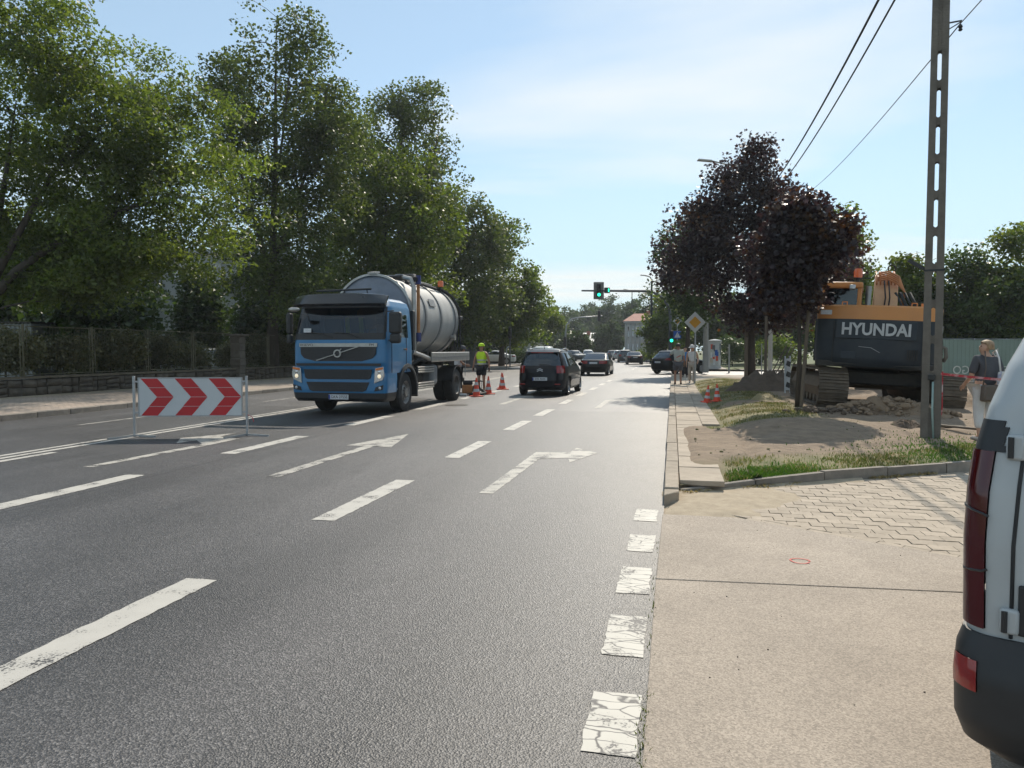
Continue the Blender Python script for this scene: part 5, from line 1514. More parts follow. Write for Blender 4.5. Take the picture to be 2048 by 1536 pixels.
cab_keys = [(z, a, b, w, e) for z, a, b, w, e in cab_keys]
rings = slice_body(cab_keys, 96, 0.03)
rr_ = body_parts(rings, tk, ('cab', 'paint_blue'), [
    ('windscreen', 'screen_glass', lambda c, n_: n_.y < -0.5 and 2.02 < c.z < 2.64 and abs(c.x) < 1.13),
    ('side_window', 'screen_glass', lambda c, n_: n_.x > 0.6 and 1.9 < c.z < 2.52 and 0.36 < c.y < 1.28, 0.0, None, 'l'),
    ('side_window', 'screen_glass', lambda c, n_: n_.x < -0.6 and 1.9 < c.z < 2.52 and 0.36 < c.y < 1.28, 0.0, None, 'r'),
    ('windscreen_surround', 'black_plastic', lambda c, n_: n_.y < -0.5 and 1.835 < c.z < 2.72 and abs(c.x) < 1.19)])
low_keys = [(0.34, 0.02, 0.78, 1.17, 9), (0.42, -0.05, 0.80, 1.22, 9), (0.60, -0.07, 0.80, 1.245, 10), (0.9, -0.06, 0.80, 1.245, 11), (1.03, -0.04, 0.80, 1.24, 11)]
body_parts(slice_body(low_keys, 80, 0.04), tk, ('front_bumper', 'paint_blue'), [('bumper_apron', 'black_plastic', lambda c, n_: c.z < 0.55 and not (c.z > 0.5 and n_.z > 0.8))])
F = Matrix.Rotation(R(90), 4, 'X')        # local XY of a prism -> XZ plane, depth towards +Y after flip
def front(poly, y, d, name, m, par=tk, **k):
    """Polygon in (x, z) standing on the front face; sticks out by d towards -Y."""
    mt = Matrix.Translation((0, y, 0)) @ F
    return MB().prism(poly, d, mt).build(name, m, par, **k)
front([(-0.02, 0), (0.02, 0), (0.02, 0.02)], 0.3, 0.01, 'wiper_pivot', 'black_plastic').location = (0.3, -0.28, 1.86)
gp_ = [(-1.0, 1.70), (1.0, 1.70), (0.99, 1.50), (0.90, 1.40), (0.62, 1.33), (-0.62, 1.33), (-0.90, 1.40), (-0.99, 1.50)]
gr_ = front(gp_, -0.028, 0.02, 'grille_panel', 'grille_dark', bevel=0.006)
for z in (1.43, 1.51, 1.59): MB().box((0, -0.052, z), (1.74 if z > 1.45 else 1.5, 0.012, 0.016)).build('grille_bar', 'black_plastic', gr_)
st = front([(-1.02, 1.675), (1.02, 1.675), (1.03, 1.765), (-1.03, 1.765)], -0.03, 0.022, 'badge_strip', 'aluminium', bevel=0.004)
text('badge_lettering', 'VOLVO', 0.085, 'plate_ink', st, (-0.83, -0.054, 1.72), (R(90), 0, 0), 0.003, sx=1.25)
text('badge_lettering', 'FM', 0.085, 'plate_ink', st, (0.88, -0.054, 1.72), (R(90), 0, 0), 0.003, sx=1.2)
MB().bar((-0.56, -0.065, 1.345), (0.56, -0.065, 1.685), 0.045, 0.018).build('diagonal_bar', 'aluminium', gr_)
em = MB().lathe([(0.068, 0.0), (0.098, 0.0), (0.098, 0.03), (0.068, 0.03), (0.068, 0.0)], 24, Matrix.Translation((0, -0.062, 1.515)) @ F).build('emblem', 'aluminium', gr_, smooth='auto')
MB().bar((0.062, -0.08, 1.585), (0.105, -0.08, 1.63), 0.03, 0.02).build('emblem_arrow', 'aluminium', em)
MB().box((0, -0.085, 1.515), (0.13, 0.012, 0.04)).build('emblem_plate', 'plate_ink', em)
front([(-1.1, 1.215), (1.1, 1.215), (1.12, 1.275), (-1.12, 1.275)], -0.03, 0.02, 'air_slot', 'grille_dark')
g2 = front([(-0.90, 1.13), (0.90, 1.13), (0.86, 0.92), (0.8, 0.89), (-0.8, 0.89), (-0.86, 0.92)], -0.058, 0.02, 'grille_panel', 'grille_dark', bevel=0.006)
for z in (0.95, 1.0, 1.05, 1.1): MB().box((0, -0.08, z), (1.62, 0.012, 0.012)).build('grille_bar', 'black_plastic', g2)
g3 = front([(-0.83, 0.82), (0.83, 0.82), (0.74, 0.62), (0.66, 0.59), (-0.66, 0.59), (-0.74, 0.62)], -0.068, 0.02, 'grille_panel', 'grille_dark', bevel=0.006)
for z in (0.65, 0.70, 0.75, 0.79): MB().box((0, -0.09, z), (1.3, 0.012, 0.012)).build('grille_bar', 'black_plastic', g3)
for s in (-1, 1):
    hp = [(0.98, 1.16), (1.19, 1.20), (1.215, 0.98), (1.17, 0.88), (0.95, 0.79)]
    hp = [(x_ * s, z_) for x_, z_ in hp][::s]
    hl = front(hp, -0.055, 0.03, 'headlight', 'lamp_clear', bevel=0.008)
    ip = [(1.0, 1.152), (1.185, 1.185), (1.188, 1.135), (1.0, 1.105)]
    front([(x_ * s, z_) for x_, z_ in ip][::s], -0.082, 0.012, 'turn_signal', 'lamp_orange', hl)
    MB().sphere((s * 1.09, -0.082, 0.965), 0.05, 12, 8, (1, 0.5, 1)).build('bulb', 'lamp_lit', hl, smooth=True)
    MB().sphere((s * 1.09, -0.08, 1.07), 0.045, 12, 8, (1, 0.35, 1)).build('lens', 'chrome', hl, smooth=True)
    fp = [(0.95, 0.60), (1.17, 0.64), (1.19, 0.76), (0.99, 0.70)]
    fl2 = front([(x_ * s, z_) for x_, z_ in fp][::-s], -0.06, 0.025, 'fog_lamp', 'black_plastic', bevel=0.006)
    MB().sphere((s * 1.10, -0.085, 0.68), 0.04, 10, 6, (1, 0.4, 1)).build('lens', 'lamp_clear', fl2, smooth=True)
    # wipers
    MB().tube([(s * 0.35 + 0.2, -0.03, 1.9), (s * 0.35 - 0.05, 0.0, 2.0), (s * 0.35 - 0.45, 0.01, 2.03)], 0.012, 6).build('wiper', 'black_plastic', tk)
plate(tk, (0.02, -0.075, 0.455), 0, 'GKA 2755E', 0.52, 0.12)
# sun visor, roof lamp bar
mb = MB(); rg_ = []
for i in range(13):
    x_ = -1.2 + 2.4 * i / 12; k = (abs(x_) / 1.2) ** 4
    rg_.append([(x_, -0.12 + 0.22 * k, 2.66), (x_, -0.20 + 0.22 * k, 2.72), (x_, -0.05 + 0.25 * k, 2.96 - 0.05 * k), (x_, 0.02 + 0.24 * k, 2.98 - 0.05 * k), (x_, 0.04 + 0.24 * k, 2.94 - 0.05 * k), (x_, -0.1 + 0.22 * k, 2.70)])
mb.loft(rg_); mb.build('sun_visor', 'visor_smoke', tk, smooth='auto')
MB().tube([(-0.75, 0.35, 3.07), (0.72, 0.35, 3.10)], 0.025, 8).build('roof_bar', 'dark_metal', tk, smooth='auto')
for x_ in (-0.6, 0.0, 0.6): MB().tube([(x_, 0.45, 2.88), (x_, 0.35, 3.08)], 0.015, 6).build('bar_stay', 'dark_metal', tk)
# mirrors on the driver's side and the kerb side
for s in (1, -1):
    mh_ = MB().box((s * (1.44 if s > 0 else 1.36), 0.10, 2.26), (0.30 if s > 0 else 0.14, 0.16, 0.52)).build('mirror', 'black_plastic', tk, bevel=0.05, seg=3)
    MB().box((s * (1.44 if s > 0 else 1.36), 0.10, 1.88), (0.27 if s > 0 else 0.13, 0.17, 0.24)).build('wide_mirror', 'black_plastic', mh_, bevel=0.06, seg=3)
    for z in (1.84, 2.54): MB().tube([(s * 1.2, 0.2, z), (s * 1.4, 0.08, z)], 0.016, 6).build('mirror_arm', 'black_plastic', mh_)
    if s == 1: pass
MB().tube([(-1.1, 0.0, 2.68), (-1.12, -0.3, 2.62), (-1.1, -0.38, 2.55)], 0.014, 6).build('front_mirror_arm', 'dark_metal', tk)
MB().sphere((-0.98, -0.36, 2.58), 0.16, 12, 8, (1, 0.5, 0.32)).build('front_mirror', 'aluminium', tk, smooth=True)
# door details on the visible flank
for s in (1, -1):
    MB().box((s * 1.249, 1.22, 1.62), (0.02, 0.16, 0.045)).build('door_handle', 'black_plastic', tk, bevel=0.006)
    MB().box((s * 1.249, 1.34, 1.62), (0.016, 0.05, 0.05)).build('marker_lamp', 'lamp_orange', tk)
    for y_ in (0.33, 1.33): MB().box((s * 1.251, y_, 1.52), (0.012, 0.012, 0.95)).build('door_gap', 'grille_dark', tk)
    # wheel arch
    ar = []
    for k in range(13):
        a_ = R(-8 + 196 * k / 12)
        ar.append([(s * x_, 1.42 + r_ * math.cos(a_), 0.5 + r_ * math.sin(a_) * (1.06)) for x_, r_ in ((0.85, 0.60), (1.27, 0.60), (1.29, 0.63), (1.27, 0.71), (0.85, 0.71))])
    MB().loft(ar).build('wheel_arch', 'black_plastic', tk, smooth='auto')
    MB().box((s * 1.16, 0.82, 0.62), (0.16, 0.24, 0.06)).build('cab_step', 'aluminium', tk, bevel=0.01)
def truck_wheel(x, y, s, dual=False):
    r = 0.505
    mt = Matrix.Translation((x, y, r)) @ Matrix.Rotation(R(90), 4, 'Y')
    h = 0.155
    o = MB().lathe([(0.3, -h), (0.44, -h), (0.49, -h * 0.85), (r, -h * 0.6), (r, h * 0.6), (0.49, h * 0.85), (0.44, h), (0.3, h), (0.3, -h)], 40, mt).build('wheel', 'tyre', tk, smooth='auto')
    gb = MB()
    for k in range(60):
        a_ = 2 * math.pi * k / 60
        gb.box((math.cos(a_) * (r + 0.002), math.sin(a_) * (r + 0.002), 0), (0.014, 0.03, h * 1.3), Matrix.Rotation(a_, 4, 'Z'))
    q = MB(mt); q.v = [tuple(mt @ Vector(p)) for p in gb.v]; q.f = gb.f
    q.build('tread', 'tyre', o)
    m2 = MB()
    if dual:
        m2.lathe([(0.305, h * s), (0.28, h * 0.85 * s), (0.26, -h * 0.6 * s), (0.10, -h * 0.7 * s), (0.10, -h * 0.2 * s), (0.001, -h * 0.2 * s)], 30, mt)
    else:
        m2.lathe([(0.305, h * s), (0.28, h * 0.9 * s), (0.24, h * 0.35 * s), (0.17, h * 0.8 * s), (0.12, h * 0.85 * s), (0.11, h * 1.15 * s), (0.001, h * 1.15 * s)], 30, mt)
    rm = m2.build('rim', 'steel_rim', o, smooth='auto')
    nb_ = MB()
    for k in range(10):
        a_ = 2 * math.pi * k / 10; rr2 = 0.145 if not dual else 0.17
        nb_.lathe([(0.016, 0), (0.016, 0.04 * s), (0.001, 0.045 * s)], 6, mt @ Matrix.Translation((math.cos(a_) * rr2, math.sin(a_) * rr2, (h * 0.8 if not dual else -h * 0.65) * s)))
    nb_.build('wheel_nuts', 'chrome', rm)
    return o
for s in (1, -1):
    truck_wheel(s * 1.04, 1.42, s)
    truck_wheel(s * 1.06, 5.92, s, True); truck_wheel(s * 0.71, 5.92, s, True)
    ar = []
    for k in range(11):
        a_ = R(15 + 150 * k / 10)
        ar.append([(s * x_, 5.92 + r_ * math.cos(a_), 0.5 + r_ * math.sin(a_)) for x_, r_ in ((0.55, 0.585), (1.24, 0.585), (1.25, 0.60), (1.24, 0.625), (0.55, 0.625))])
    MB().loft(ar).build('mudguard', 'black_plastic', tk, smooth='auto')
    MB().box((s * 0.9, 6.62, 0.62), (0.56, 0.02, 0.55)).build('mud_flap', 'rubber', tk)
    MB().box((s * 0.42, 3.7, 0.98), (0.09, 7.0, 0.26)).build('frame_rail', 'chassis', tk, bevel=0.01)
for y_ in (1.42, 5.92): MB().tube([(-0.95, y_, 0.5), (0.95, y_, 0.5)], 0.09, 10).build('axle', 'chassis', tk, smooth='auto')
MB().box((0, 2.6, 0.75), (0.8, 1.5, 0.7)).build('gearbox', 'chassis', tk, bevel=0.05)
# side guards, battery box, fuel tank on the flank facing the camera
for s in (1, -1):
    for z0 in (0.62, 1.06):
        g_o = MB().box((s * 1.17, 3.0, z0), (0.05, 1.35, 0.19)).build('side_guard', 'dark_metal', tk, bevel=0.008)
        for dz in (-0.065, 0.0, 0.065): MB().box((s * 1.205, 3.0, z0 + dz), (0.02, 1.34, 0.038)).build('guard_rib', 'aluminium', g_o, bevel=0.005)
    MB().box((s * 0.98, 2.35, 0.72), (0.4, 0.07, 0.75)).build('guard_plate', 'black_plastic', tk, bevel=0.01)
    MB().box((s * 0.93, 3.85, 0.88), (0.52, 0.52, 0.62)).build('fuel_tank', 'ring_grey', tk, bevel=0.12, seg=4)
    MB().lathe([(0.001, -0.35), (0.14, -0.34), (0.17, -0.28), (0.17, 0.28), (0.14, 0.34), (0.001, 0.35)], 18, Matrix.Translation((s * 0.85, 3.0, 0.84)) @ Matrix.Rotation(R(90), 4, 'X')).build('air_tank', 'chassis', tk, smooth='auto')
# hoses and frames between cab and tank
MB().box((1.16, 2.05, 2.12), (0.10, 0.16, 1.05)).build('intake_box', 'black_plastic', tk, bevel=0.02)
MB().tube([(1.12, 2.25, 1.5), (1.12, 2.25, 3.3), (1.05, 2.2, 3.52), (0.85, 2.2, 3.56)], 0.06, 10).build('suction_pipe', 'aluminium', tk, smooth='auto')
MB().tube([(1.18, 2.45, 1.95), (1.18, 2.45, 3.45)], 0.045, 10).build('lance', 'rust_orange', tk, smooth='auto')
for z in (1.95, 3.5): MB().tube([(1.18, 2.45, z - 0.12), (1.18, 2.45, z + 0.12)], 0.075, 10).build('coupling', 'hose_blue', tk, smooth='auto')
MB().tube([(1.15, 2.3, 3.5), (1.0, 2.6, 3.62), (0.6, 3.0, 3.66)], 0.07, 10).build('top_hose', 'rubber', tk, smooth='auto')
MB().tube([(0.1, 2.35, 3.55), (0.75, 2.35, 3.6)], 0.05, 8).build('top_pipe', 'dark_metal', tk, smooth='auto')
MB().tube([(0.9, 2.2, 1.15), (1.15, 2.6, 1.35), (1.1, 3.2, 1.30), (0.8, 3.5, 1.2)], 0.06, 8).build('hose', 'rubber', tk, smooth='auto')
MB().tube([(1.1, 2.15, 1.55), (1.18, 2.9, 1.42), (1.18, 3.3, 1.36)], 0.065, 8).build('pipe', 'aluminium', tk, smooth='auto')
MB().box((0, 2.15, 1.35), (1.9, 0.3, 0.5)).build('pump_frame', 'chassis', tk, bevel=0.03)
# the tank
TR, TZ, TY0, TY1 = 1.08, 2.54, 2.15, 6.40
mt = Matrix.Translation((0, 0, TZ)) @ Matrix.Rotation(R(-90), 4, 'X')
MB().lathe([(TR, TY0), (TR, TY1 - 0.25)], 64, mt).build('tank_shell', 'tank_grey', tk, smooth='auto')
MB().lathe([(0.001, TY0 - 0.26), (0.3, TY0 - 0.245), (0.6, TY0 - 0.19), (0.85, TY0 - 0.11), (1.0, TY0 - 0.04), (TR, TY0 + 0.01)], 64, mt).build('tank_front', 'tank_front', tk, smooth='auto')
MB().lathe([(TR, TY1 - 0.26), (TR + 0.05, TY1 - 0.26), (TR + 0.05, TY1), (1.0, TY1 + 0.12), (0.6, TY1 + 0.25), (0.001, TY1 + 0.3)], 64, mt).build('rear_door', 'ring_grey', tk, smooth='auto')
for y_ in (3.35, 4.75):
    MB().lathe([(TR - 0.01, y_ - 0.055), (TR + 0.035, y_ - 0.055), (TR + 0.035, y_ + 0.055), (TR - 0.01, y_ + 0.055)], 64, mt).build('tank_ring', 'ring_grey', tk, smooth='auto')
MB().lathe([(TR - 0.01, TY0 - 0.05), (TR + 0.05, TY0 - 0.05), (TR + 0.05, TY0 + 0.03), (TR - 0.01, TY0 + 0.03)], 64, mt).build('tank_ring', 'aluminium', tk, smooth='auto')
# ridge and rails along the top
mb = MB()
for k in range(13):
    a_ = R(50 + 80 * k / 12)
MB().bar((0, TY0 - 0.12, TZ + TR + 0.05), (0, TY0 + 0.2, TZ + TR + 0.10), 0.22, 0.05).build('ridge_plate', 'aluminium', tk)
MB().box((0.1, 4.4, TZ + TR + 0.05), (0.55, 3.2, 0.04)).build('walkway', 'ring_grey', tk, bevel=0.01)
for y_ in (3.9, 4.4, 5.0): MB().lathe([(0.2, 0), (0.2, 0.1), (0.16, 0.15), (0.001, 0.16)], 16, Matrix.Translation((0.12, y_, TZ + TR + 0.04))).build('hatch', 'ring_grey', tk, smooth='auto')
MB().tube([(0.55, 3.2, TZ + 0.98), (0.6, 4.4, TZ + 1.02), (0.62, 5.6, TZ + 0.98)], 0.05, 8).build('top_hose', 'rubber', tk, smooth='auto')
MB().tube([(0.45, 5.9, TZ + 1.05), (0.62, 6.2, TZ + 1.0), (0.9, 6.45, TZ + 0.78), (1.1, 6.6, TZ + 0.35), (1.05, 6.7, TZ + 0.05)], 0.05, 8).build('rear_hose', 'rubber', tk, smooth='auto')
MB().box((1.02, 6.55, TZ + 0.1), (0.34, 0.3, 0.12)).build('valve', 'dark_metal', tk, bevel=0.02)
for dx in (0.0, 0.1, 0.2): MB().tube([(0.9 + dx, 6.62, TZ + 0.05), (0.92 + dx, 6.64, TZ - 0.9)], 0.025, 6).build('rear_pipe', 'dark_metal', tk)
bc = MB().lathe([(0.09, 0), (0.095, 0.14), (0.07, 0.19), (0.001, 0.2)], 16, Matrix.Translation((0.62, 6.1, TZ + 1.08))).build('beacon', 'beacon', tk, smooth='auto')
MB().tube([(0.62, 6.1, TZ + 0.85), (0.62, 6.1, TZ + 1.09)], 0.03, 8).build('beacon_post', 'dark_metal', bc)
# stickers, dirt flaps, ladder and fittings on the tank
for k in range(6): MB().tube([(0.30, 6.78, 1.6 + k * 0.36), (-0.10, 6.78, 1.6 + k * 0.36)], 0.014, 6).build('ladder_rung', 'galvanised', tk)
for x_ in (0.30, -0.10): MB().tube([(x_, 6.78, 1.3), (x_, 6.78, 3.6)], 0.018, 6).build('ladder_rail', 'galvanised', tk)
MB().box((1.02, 4.05, 2.98), (0.012, 0.5, 0.22), Matrix.Rotation(R(-20), 4, 'Y')).build('warning_plate', 'ring_grey', tk)
MB().lathe([(0.07, 0), (0.07, 0.1), (0.09, 0.1), (0.09, 0.14), (0.001, 0.14)], 14, Matrix.Translation((1.0, 6.0, 2.0)) @ Matrix.Rotation(R(90), 4, 'Y')).build('outlet', 'aluminium', tk, smooth='auto')
MB().box((-0.82, -0.012, 2.08), (0.20, 0.008, 0.10)).build('permit_card', 'plate_white', tk)
# hose trough along the side
tr_ = MB()
tr_.loft([[(1.24, y_, 1.28), (1.24, y_, 1.52), (1.26, y_, 1.54), (1.275, y_, 1.52), (1.275, y_, 1.28), (1.26, y_, 1.26)] for y_ in (3.3, 7.15)])
tg = tr_.build('hose_trough', 'aluminium', tk)
MB().box((1.03, 5.22, 1.30), (0.42, 3.8, 0.03)).build('trough_floor', 'aluminium', tg)
MB().box((1.279, 5.22, 1.40), (0.012, 3.8, 0.02)).build('trough_rib', 'ring_grey', tg)
for y_ in (2.9, 4.2, 5.6): MB().box((0, y_, 1.33), (1.7, 0.12, 0.44)).build('saddle', 'chassis', tk, bevel=0.02)
MB().box((0, 6.95, 0.62), (2.3, 0.1, 0.14)).build('rear_bumper', 'chassis', tk, bevel=0.02)
MB().tube([(1.18, 7.0, 1.28), (1.17, 7.0, 0.75)], 0.012, 6).build('chain', 'galvanised', tk)
# inside the cab: dashboard, seats, wheel, a hi-vis vest hung over the middle seat back
mat('hivis', (0.50, 0.72, 0.03), 0.75, c2=(0.40, 0.60, 0.02), nscale=6, emit=None)
MB().box((0, 0.42, 1.90), (2.2, 0.5, 0.22)).build('dashboard', 'seat_dark', tk, bevel=0.05)
for x_ in (-0.72, -0.1, 0.72): MB().box((x_, 1.28, 2.08), (0.52, 0.16, 0.82), Matrix.Rotation(R(8), 4, 'X')).build('seat', 'seat_dark', tk, bevel=0.06)
MB().box((0, 1.0, 1.5), (2.3, 1.4, 0.2)).build('cab_floor', 'seat_dark', tk)
mb = MB()
for x_ in (-0.30, 0.08): mb.box((x_ + 0.0, 1.17, 2.16), (0.11, 0.03, 0.56), Matrix.Rotation(R(8), 4, 'X'))
mb.box((-0.11, 1.16, 1.93), (0.5, 0.03, 0.18), Matrix.Rotation(R(8), 4, 'X'))
mb.build('hung_vest', 'hivis', tk)
swm = []
for k in range(20):
    a_ = 2 * math.pi * k / 20; swm.append((0.72 + 0.23 * math.cos(a_), 0.72 + 0.1 * math.sin(a_), 2.06 + 0.2 * math.sin(a_)))
MB().tube(swm + [swm[0]], 0.018, 6, cap=False).build('steering_wheel', 'black_plastic', tk, smooth=True)

# ---------------------------------------------------------------- white van cut by the right frame edge
mat('van_white', (0.42, 0.445, 0.455), 0.45, c2=(0.36, 0.38, 0.385), nscale=3, detail=8, coat=0.3, rvar=0.06, spec=0.3)
mat('van_black', (0.011, 0.012, 0.014), 0.5, c2=(0.022, 0.023, 0.025), nscale=5, rvar=0.1)
glass_mat('lamp_cover', (0.055, 0.005, 0.006), 0.035, 0.0, 0.1)
vx0, vy0 = spot(1934, 2.55)
vrz = R(-27)
vn_ = thing('white_van', 'white delivery van with black rear bumper cut by the right frame edge', 'van', (vx0 + 0.815 * math.cos(vrz), vy0 + 0.815 * math.sin(vrz), 0), vrz)
vk = [(0.28, 0.05, 3.9, 0.70, .10), (0.36, 0.02, 3.92, 0.78, .10), (0.62, 0.0, 3.95, 0.808, .10), (0.655, 0.0, 3.95, 0.81, .10), (0.95, 0.0, 3.95, 0.815, .10), (1.12, 0.015, 3.5, 0.81, .10), (1.255, 0.04, 3.2, 0.797, .10), (1.40, 0.08, 2.9, 0.77, .11), (1.55, 0.14, 2.6, 0.725, .13), (1.66, 0.2, 2.4, 0.68, .15), (1.74, 0.29, 2.2, 0.61, .2), (1.785, 0.45, 2.0, 0.48, .25), (1.80, 0.7, 1.8, 0.3, .25)]
rings = rr_body(vk, 0.02, 10, 48)
def van_w(z):
    for p_, q_ in zip(vk, vk[1:]):
        if p_[0] <= z <= q_[0]: return p_[3] + (q_[3] - p_[3]) * (z - p_[0]) / (q_[0] - p_[0])
    return 0.8
def lampf(s): return lambda c, n_: c.x * s > van_w(c.z) - 0.072 and 0.655 < c.z < 1.255 and c.y < 0.125
body_parts(rings, vn_, ('body', 'van_white'), [
    ('tail_lamp', 'lamp_cover', lampf(-1), 0.010, None, 'l'), ('tail_lamp', 'lamp_cover', lampf(1), 0.010, None, 'r'),
    ('lamp_trim', 'van_black', lambda c, n_: c.x < -0.70 and 1.255 <= c.z < 1.36 and c.y < 0.19, 0.005, None, 'l'), ('lamp_trim', 'van_black', lambda c, n_: c.x > 0.66 and 1.255 <= c.z < 1.36 and c.y < 0.19, 0.005, None, 'r'),
    ('rear_window', 'car_glass', lambda c, n_: n_.y < -0.6 and 1.08 < c.z < 1.55 and 0.08 < c.x < 0.55, 0.0, None, 'r'), ('rear_window', 'car_glass', lambda c, n_: n_.y < -0.6 and 1.08 < c.z < 1.55 and -0.55 < c.x < -0.08, 0.0, None, 'l'),
    ('side_window', 'car_glass', lambda c, n_: n_.x > 0.7 and 1.1 < c.z < 1.5 and 1.9 < c.y < 2.9, 0.0, None, 'r'), ('side_window', 'car_glass', lambda c, n_: n_.x < -0.7 and 1.1 < c.z < 1.5 and 1.9 < c.y < 2.9, 0.0, None, 'l')],
    lambda c, n_: any((c.y - w_) ** 2 + (c.z - 0.31) ** 2 < 0.37 ** 2 for w_ in (0.72, 3.3)) and abs(c.x) > 0.5)
bk = [(0.22, 0.0, 0.62, 0.74, .12), (0.27, -0.05, 0.64, 0.81, .13), (0.34, -0.07, 0.66, 0.835, .14), (0.50, -0.07, 0.66, 0.84, .14), (0.58, -0.045, 0.66, 0.836, .13), (0.635, -0.015, 0.64, 0.818, .11)]
body_parts(rr_body(bk, 0.02), vn_, ('bumper', 'van_black'), [('reflector', 'lamp_red', lambda c, n_: -0.830 < c.x < -0.755 and 0.45 < c.z < 0.545 and c.y < 0.09, 0.006), ('reflector', 'lamp_red', lambda c, n_: 0.735 < c.x < 0.835 and 0.44 < c.z < 0.56 and c.y < 0.12, 0.006, None, 'r')],
           lambda c, n_: (c.y - 0.72) ** 2 + (c.z - 0.31) ** 2 < 0.36 ** 2 and abs(c.x) > 0.6)
for x_ in (-0.668, 0.0, 0.668):
    vs = []
    for z, yy in ((0.64, -0.003), (0.95, -0.003), (1.15, 0.016), (1.32, 0.055), (1.5, 0.112), (1.66, 0.19)):
        vs.append((x_ * (1 - 0.10 * max(0, z - 1.0)), yy, z))
    MB().tube(vs, 0.006, 4).build('door_gap', 'van_black', vn_)
MB().box((-0.36, -0.006, 0.74), (0.58, 0.014, 0.17)).build('door_guard', 'van_black', vn_, bevel=0.008)
for z in (0.70, 1.275):
    h_ = MB().box((-0.672, 0.0 if z < 1 else 0.045, z), (0.055, 0.05, 0.085)).build('hinge', 'van_white', vn_, bevel=0.01)
    MB().tube([(-0.685, -0.028 if z < 1 else 0.018, z - 0.035), (-0.685, -0.028 if z < 1 else 0.018, z + 0.035)], 0.009, 8).build('hinge_pin', 'black_plastic', h_)
for z, s in ((0.84, 1), (1.06, -1)):   # dividers of the lamp cluster
    MB().tube([(-0.822, 0.11, z), (-0.815, 0.06, z), (-0.79, 0.022, z + s * 0.006), (-0.755, -0.004, z + s * 0.012), (-0.74, -0.008, z + s * 0.02)], 0.0045, 5).build('lamp_divider', 'van_black', vn_)
plate(vn_, (0.3, -0.012, 0.78), 0)
for y_ in (0.72, 3.3):
    for s in (-1, 1): wheel(vn_, s * 0.70, y_, 0.31, 0.18, s, 'steel_rim')
MB().box((0, 1.9, 0.42), (1.2, 3.2, 0.3)).build('underbody', 'underbody', vn_)
MB().box((0, 0.9, 0.75), (1.3, 1.5, 0.3)).build('load_floor', 'seat_dark', vn_)

# ---------------------------------------------------------------- tracked excavator, tail towards the camera
mat('exc_orange', (0.58, 0.24, 0.06), 0.5, c2=(0.47, 0.20, 0.06), nscale=2, detail=7, coat=0.15)
mat('exc_navy', (0.018, 0.026, 0.036), 0.5, c2=(0.040, 0.046, 0.052), nscale=2.2, detail=10, spec=0.35)
mat('exc_letter', (0.50, 0.51, 0.51), 0.5)
mat('track_steel', (0.085, 0.068, 0.052), 0.8, c2=(0.17, 0.13, 0.09), nscale=7, detail=8, space='World', bump=0.5, bscale=30)
mat('mud', (0.15, 0.11, 0.075), 0.95, c2=(0.09, 0.066, 0.047), nscale=6, detail=8, bump=0.8, bscale=20)
mat('hose_orange', (0.50, 0.20, 0.07), 0.5, c2=(0.38, 0.15, 0.06), nscale=10)
mat('boom_pale', (0.58, 0.33, 0.17), 0.5, c2=(0.48, 0.27, 0.14), nscale=3, detail=7)
ex = thing('excavator', 'orange and dark grey tracked excavator seen from behind by the concrete pole', 'excavator', (4.72, 20.1, 0.22))
ex.rotation_euler = (0, R(3.0), 0)
HU = R(-13)
U = Matrix.Translation((0.16, 0.25, 0)) @ Matrix.Rotation(HU, 4, 'Z')      # upper structure frame
def up(): return MB(U)
for s in (-1, 1):
    tx = s * 1.2
    fr = MB().box((tx, 0, 0.50), (0.34, 3.3, 0.44)).build('track_frame', 'mud', ex, bevel=0.04)
    for k in range(7):
        MB().lathe([(0.001, -0.2), (0.14, -0.2), (0.14, 0.2), (0.001, 0.2)], 14, Matrix.Translation((tx, -1.35 + k * 0.45, 0.22)) @ Matrix.Rotation(R(90), 4, 'Y')).build('roller', 'track_steel', fr, smooth='auto')
    for y_, nm in ((-1.72, 'sprocket'), (1.72, 'idler')):
        MB().lathe([(0.001, -0.16), (0.22, -0.16), (0.24, -0.06), (0.36, -0.05), (0.36, 0.05), (0.24, 0.06), (0.22, 0.16), (0.001, 0.16)], 20, Matrix.Translation((tx, y_, 0.47)) @ Matrix.Rotation(R(90), 4, 'Y')).build(nm, 'mud', fr, smooth='auto')
    # shoes round a stadium-shaped chain
    Lc, rc = 1.72, 0.42
    per_ = 4 * Lc + 2 * math.pi * rc
    nsh = 46
    sh_me = MB().box((0, 0, 0), (0.62, per_ / nsh * 0.94, 0.035)).box((0, 0.05, 0.03), (0.62, 0.02, 0.045)).box((0, -0.03, 0.025), (0.62, 0.018, 0.03)).build('track_shoe', 'track_steel', ex)
    for k in range(nsh):
        q = (k + 0.5) / nsh * per_
        if q < 2 * Lc: y_, z_, a_ = -Lc + q, 0.05, 180
        elif q < 2 * Lc + math.pi * rc:
            b_ = (q - 2 * Lc) / rc; y_, z_, a_ = Lc + rc * math.sin(b_), 0.05 + rc - rc * math.cos(b_), 180 + math.degrees(b_)
        elif q < 4 * Lc + math.pi * rc: y_, z_, a_ = Lc - (q - 2 * Lc - math.pi * rc), 0.05 + 2 * rc - 0.02, 0
        else:
            b_ = (q - 4 * Lc - math.pi * rc) / rc; y_, z_, a_ = -Lc - rc * math.sin(b_), 0.05 + rc + rc * math.cos(b_), math.degrees(b_)
        if k == 0:
            sh_me.location = (tx, y_, z_); sh_me.rotation_euler = (R(a_), 0, 0)
        else:
            piece('track_shoe', sh_me.data, ex, (tx, y_, z_), (R(a_), 0, rnd.uniform(-0.01, 0.01)))
    MB().tube([(tx, -1.9, 0.47), (tx, 1.9, 0.47)], 0.3, 8).build('mud_fill', 'mud', fr)
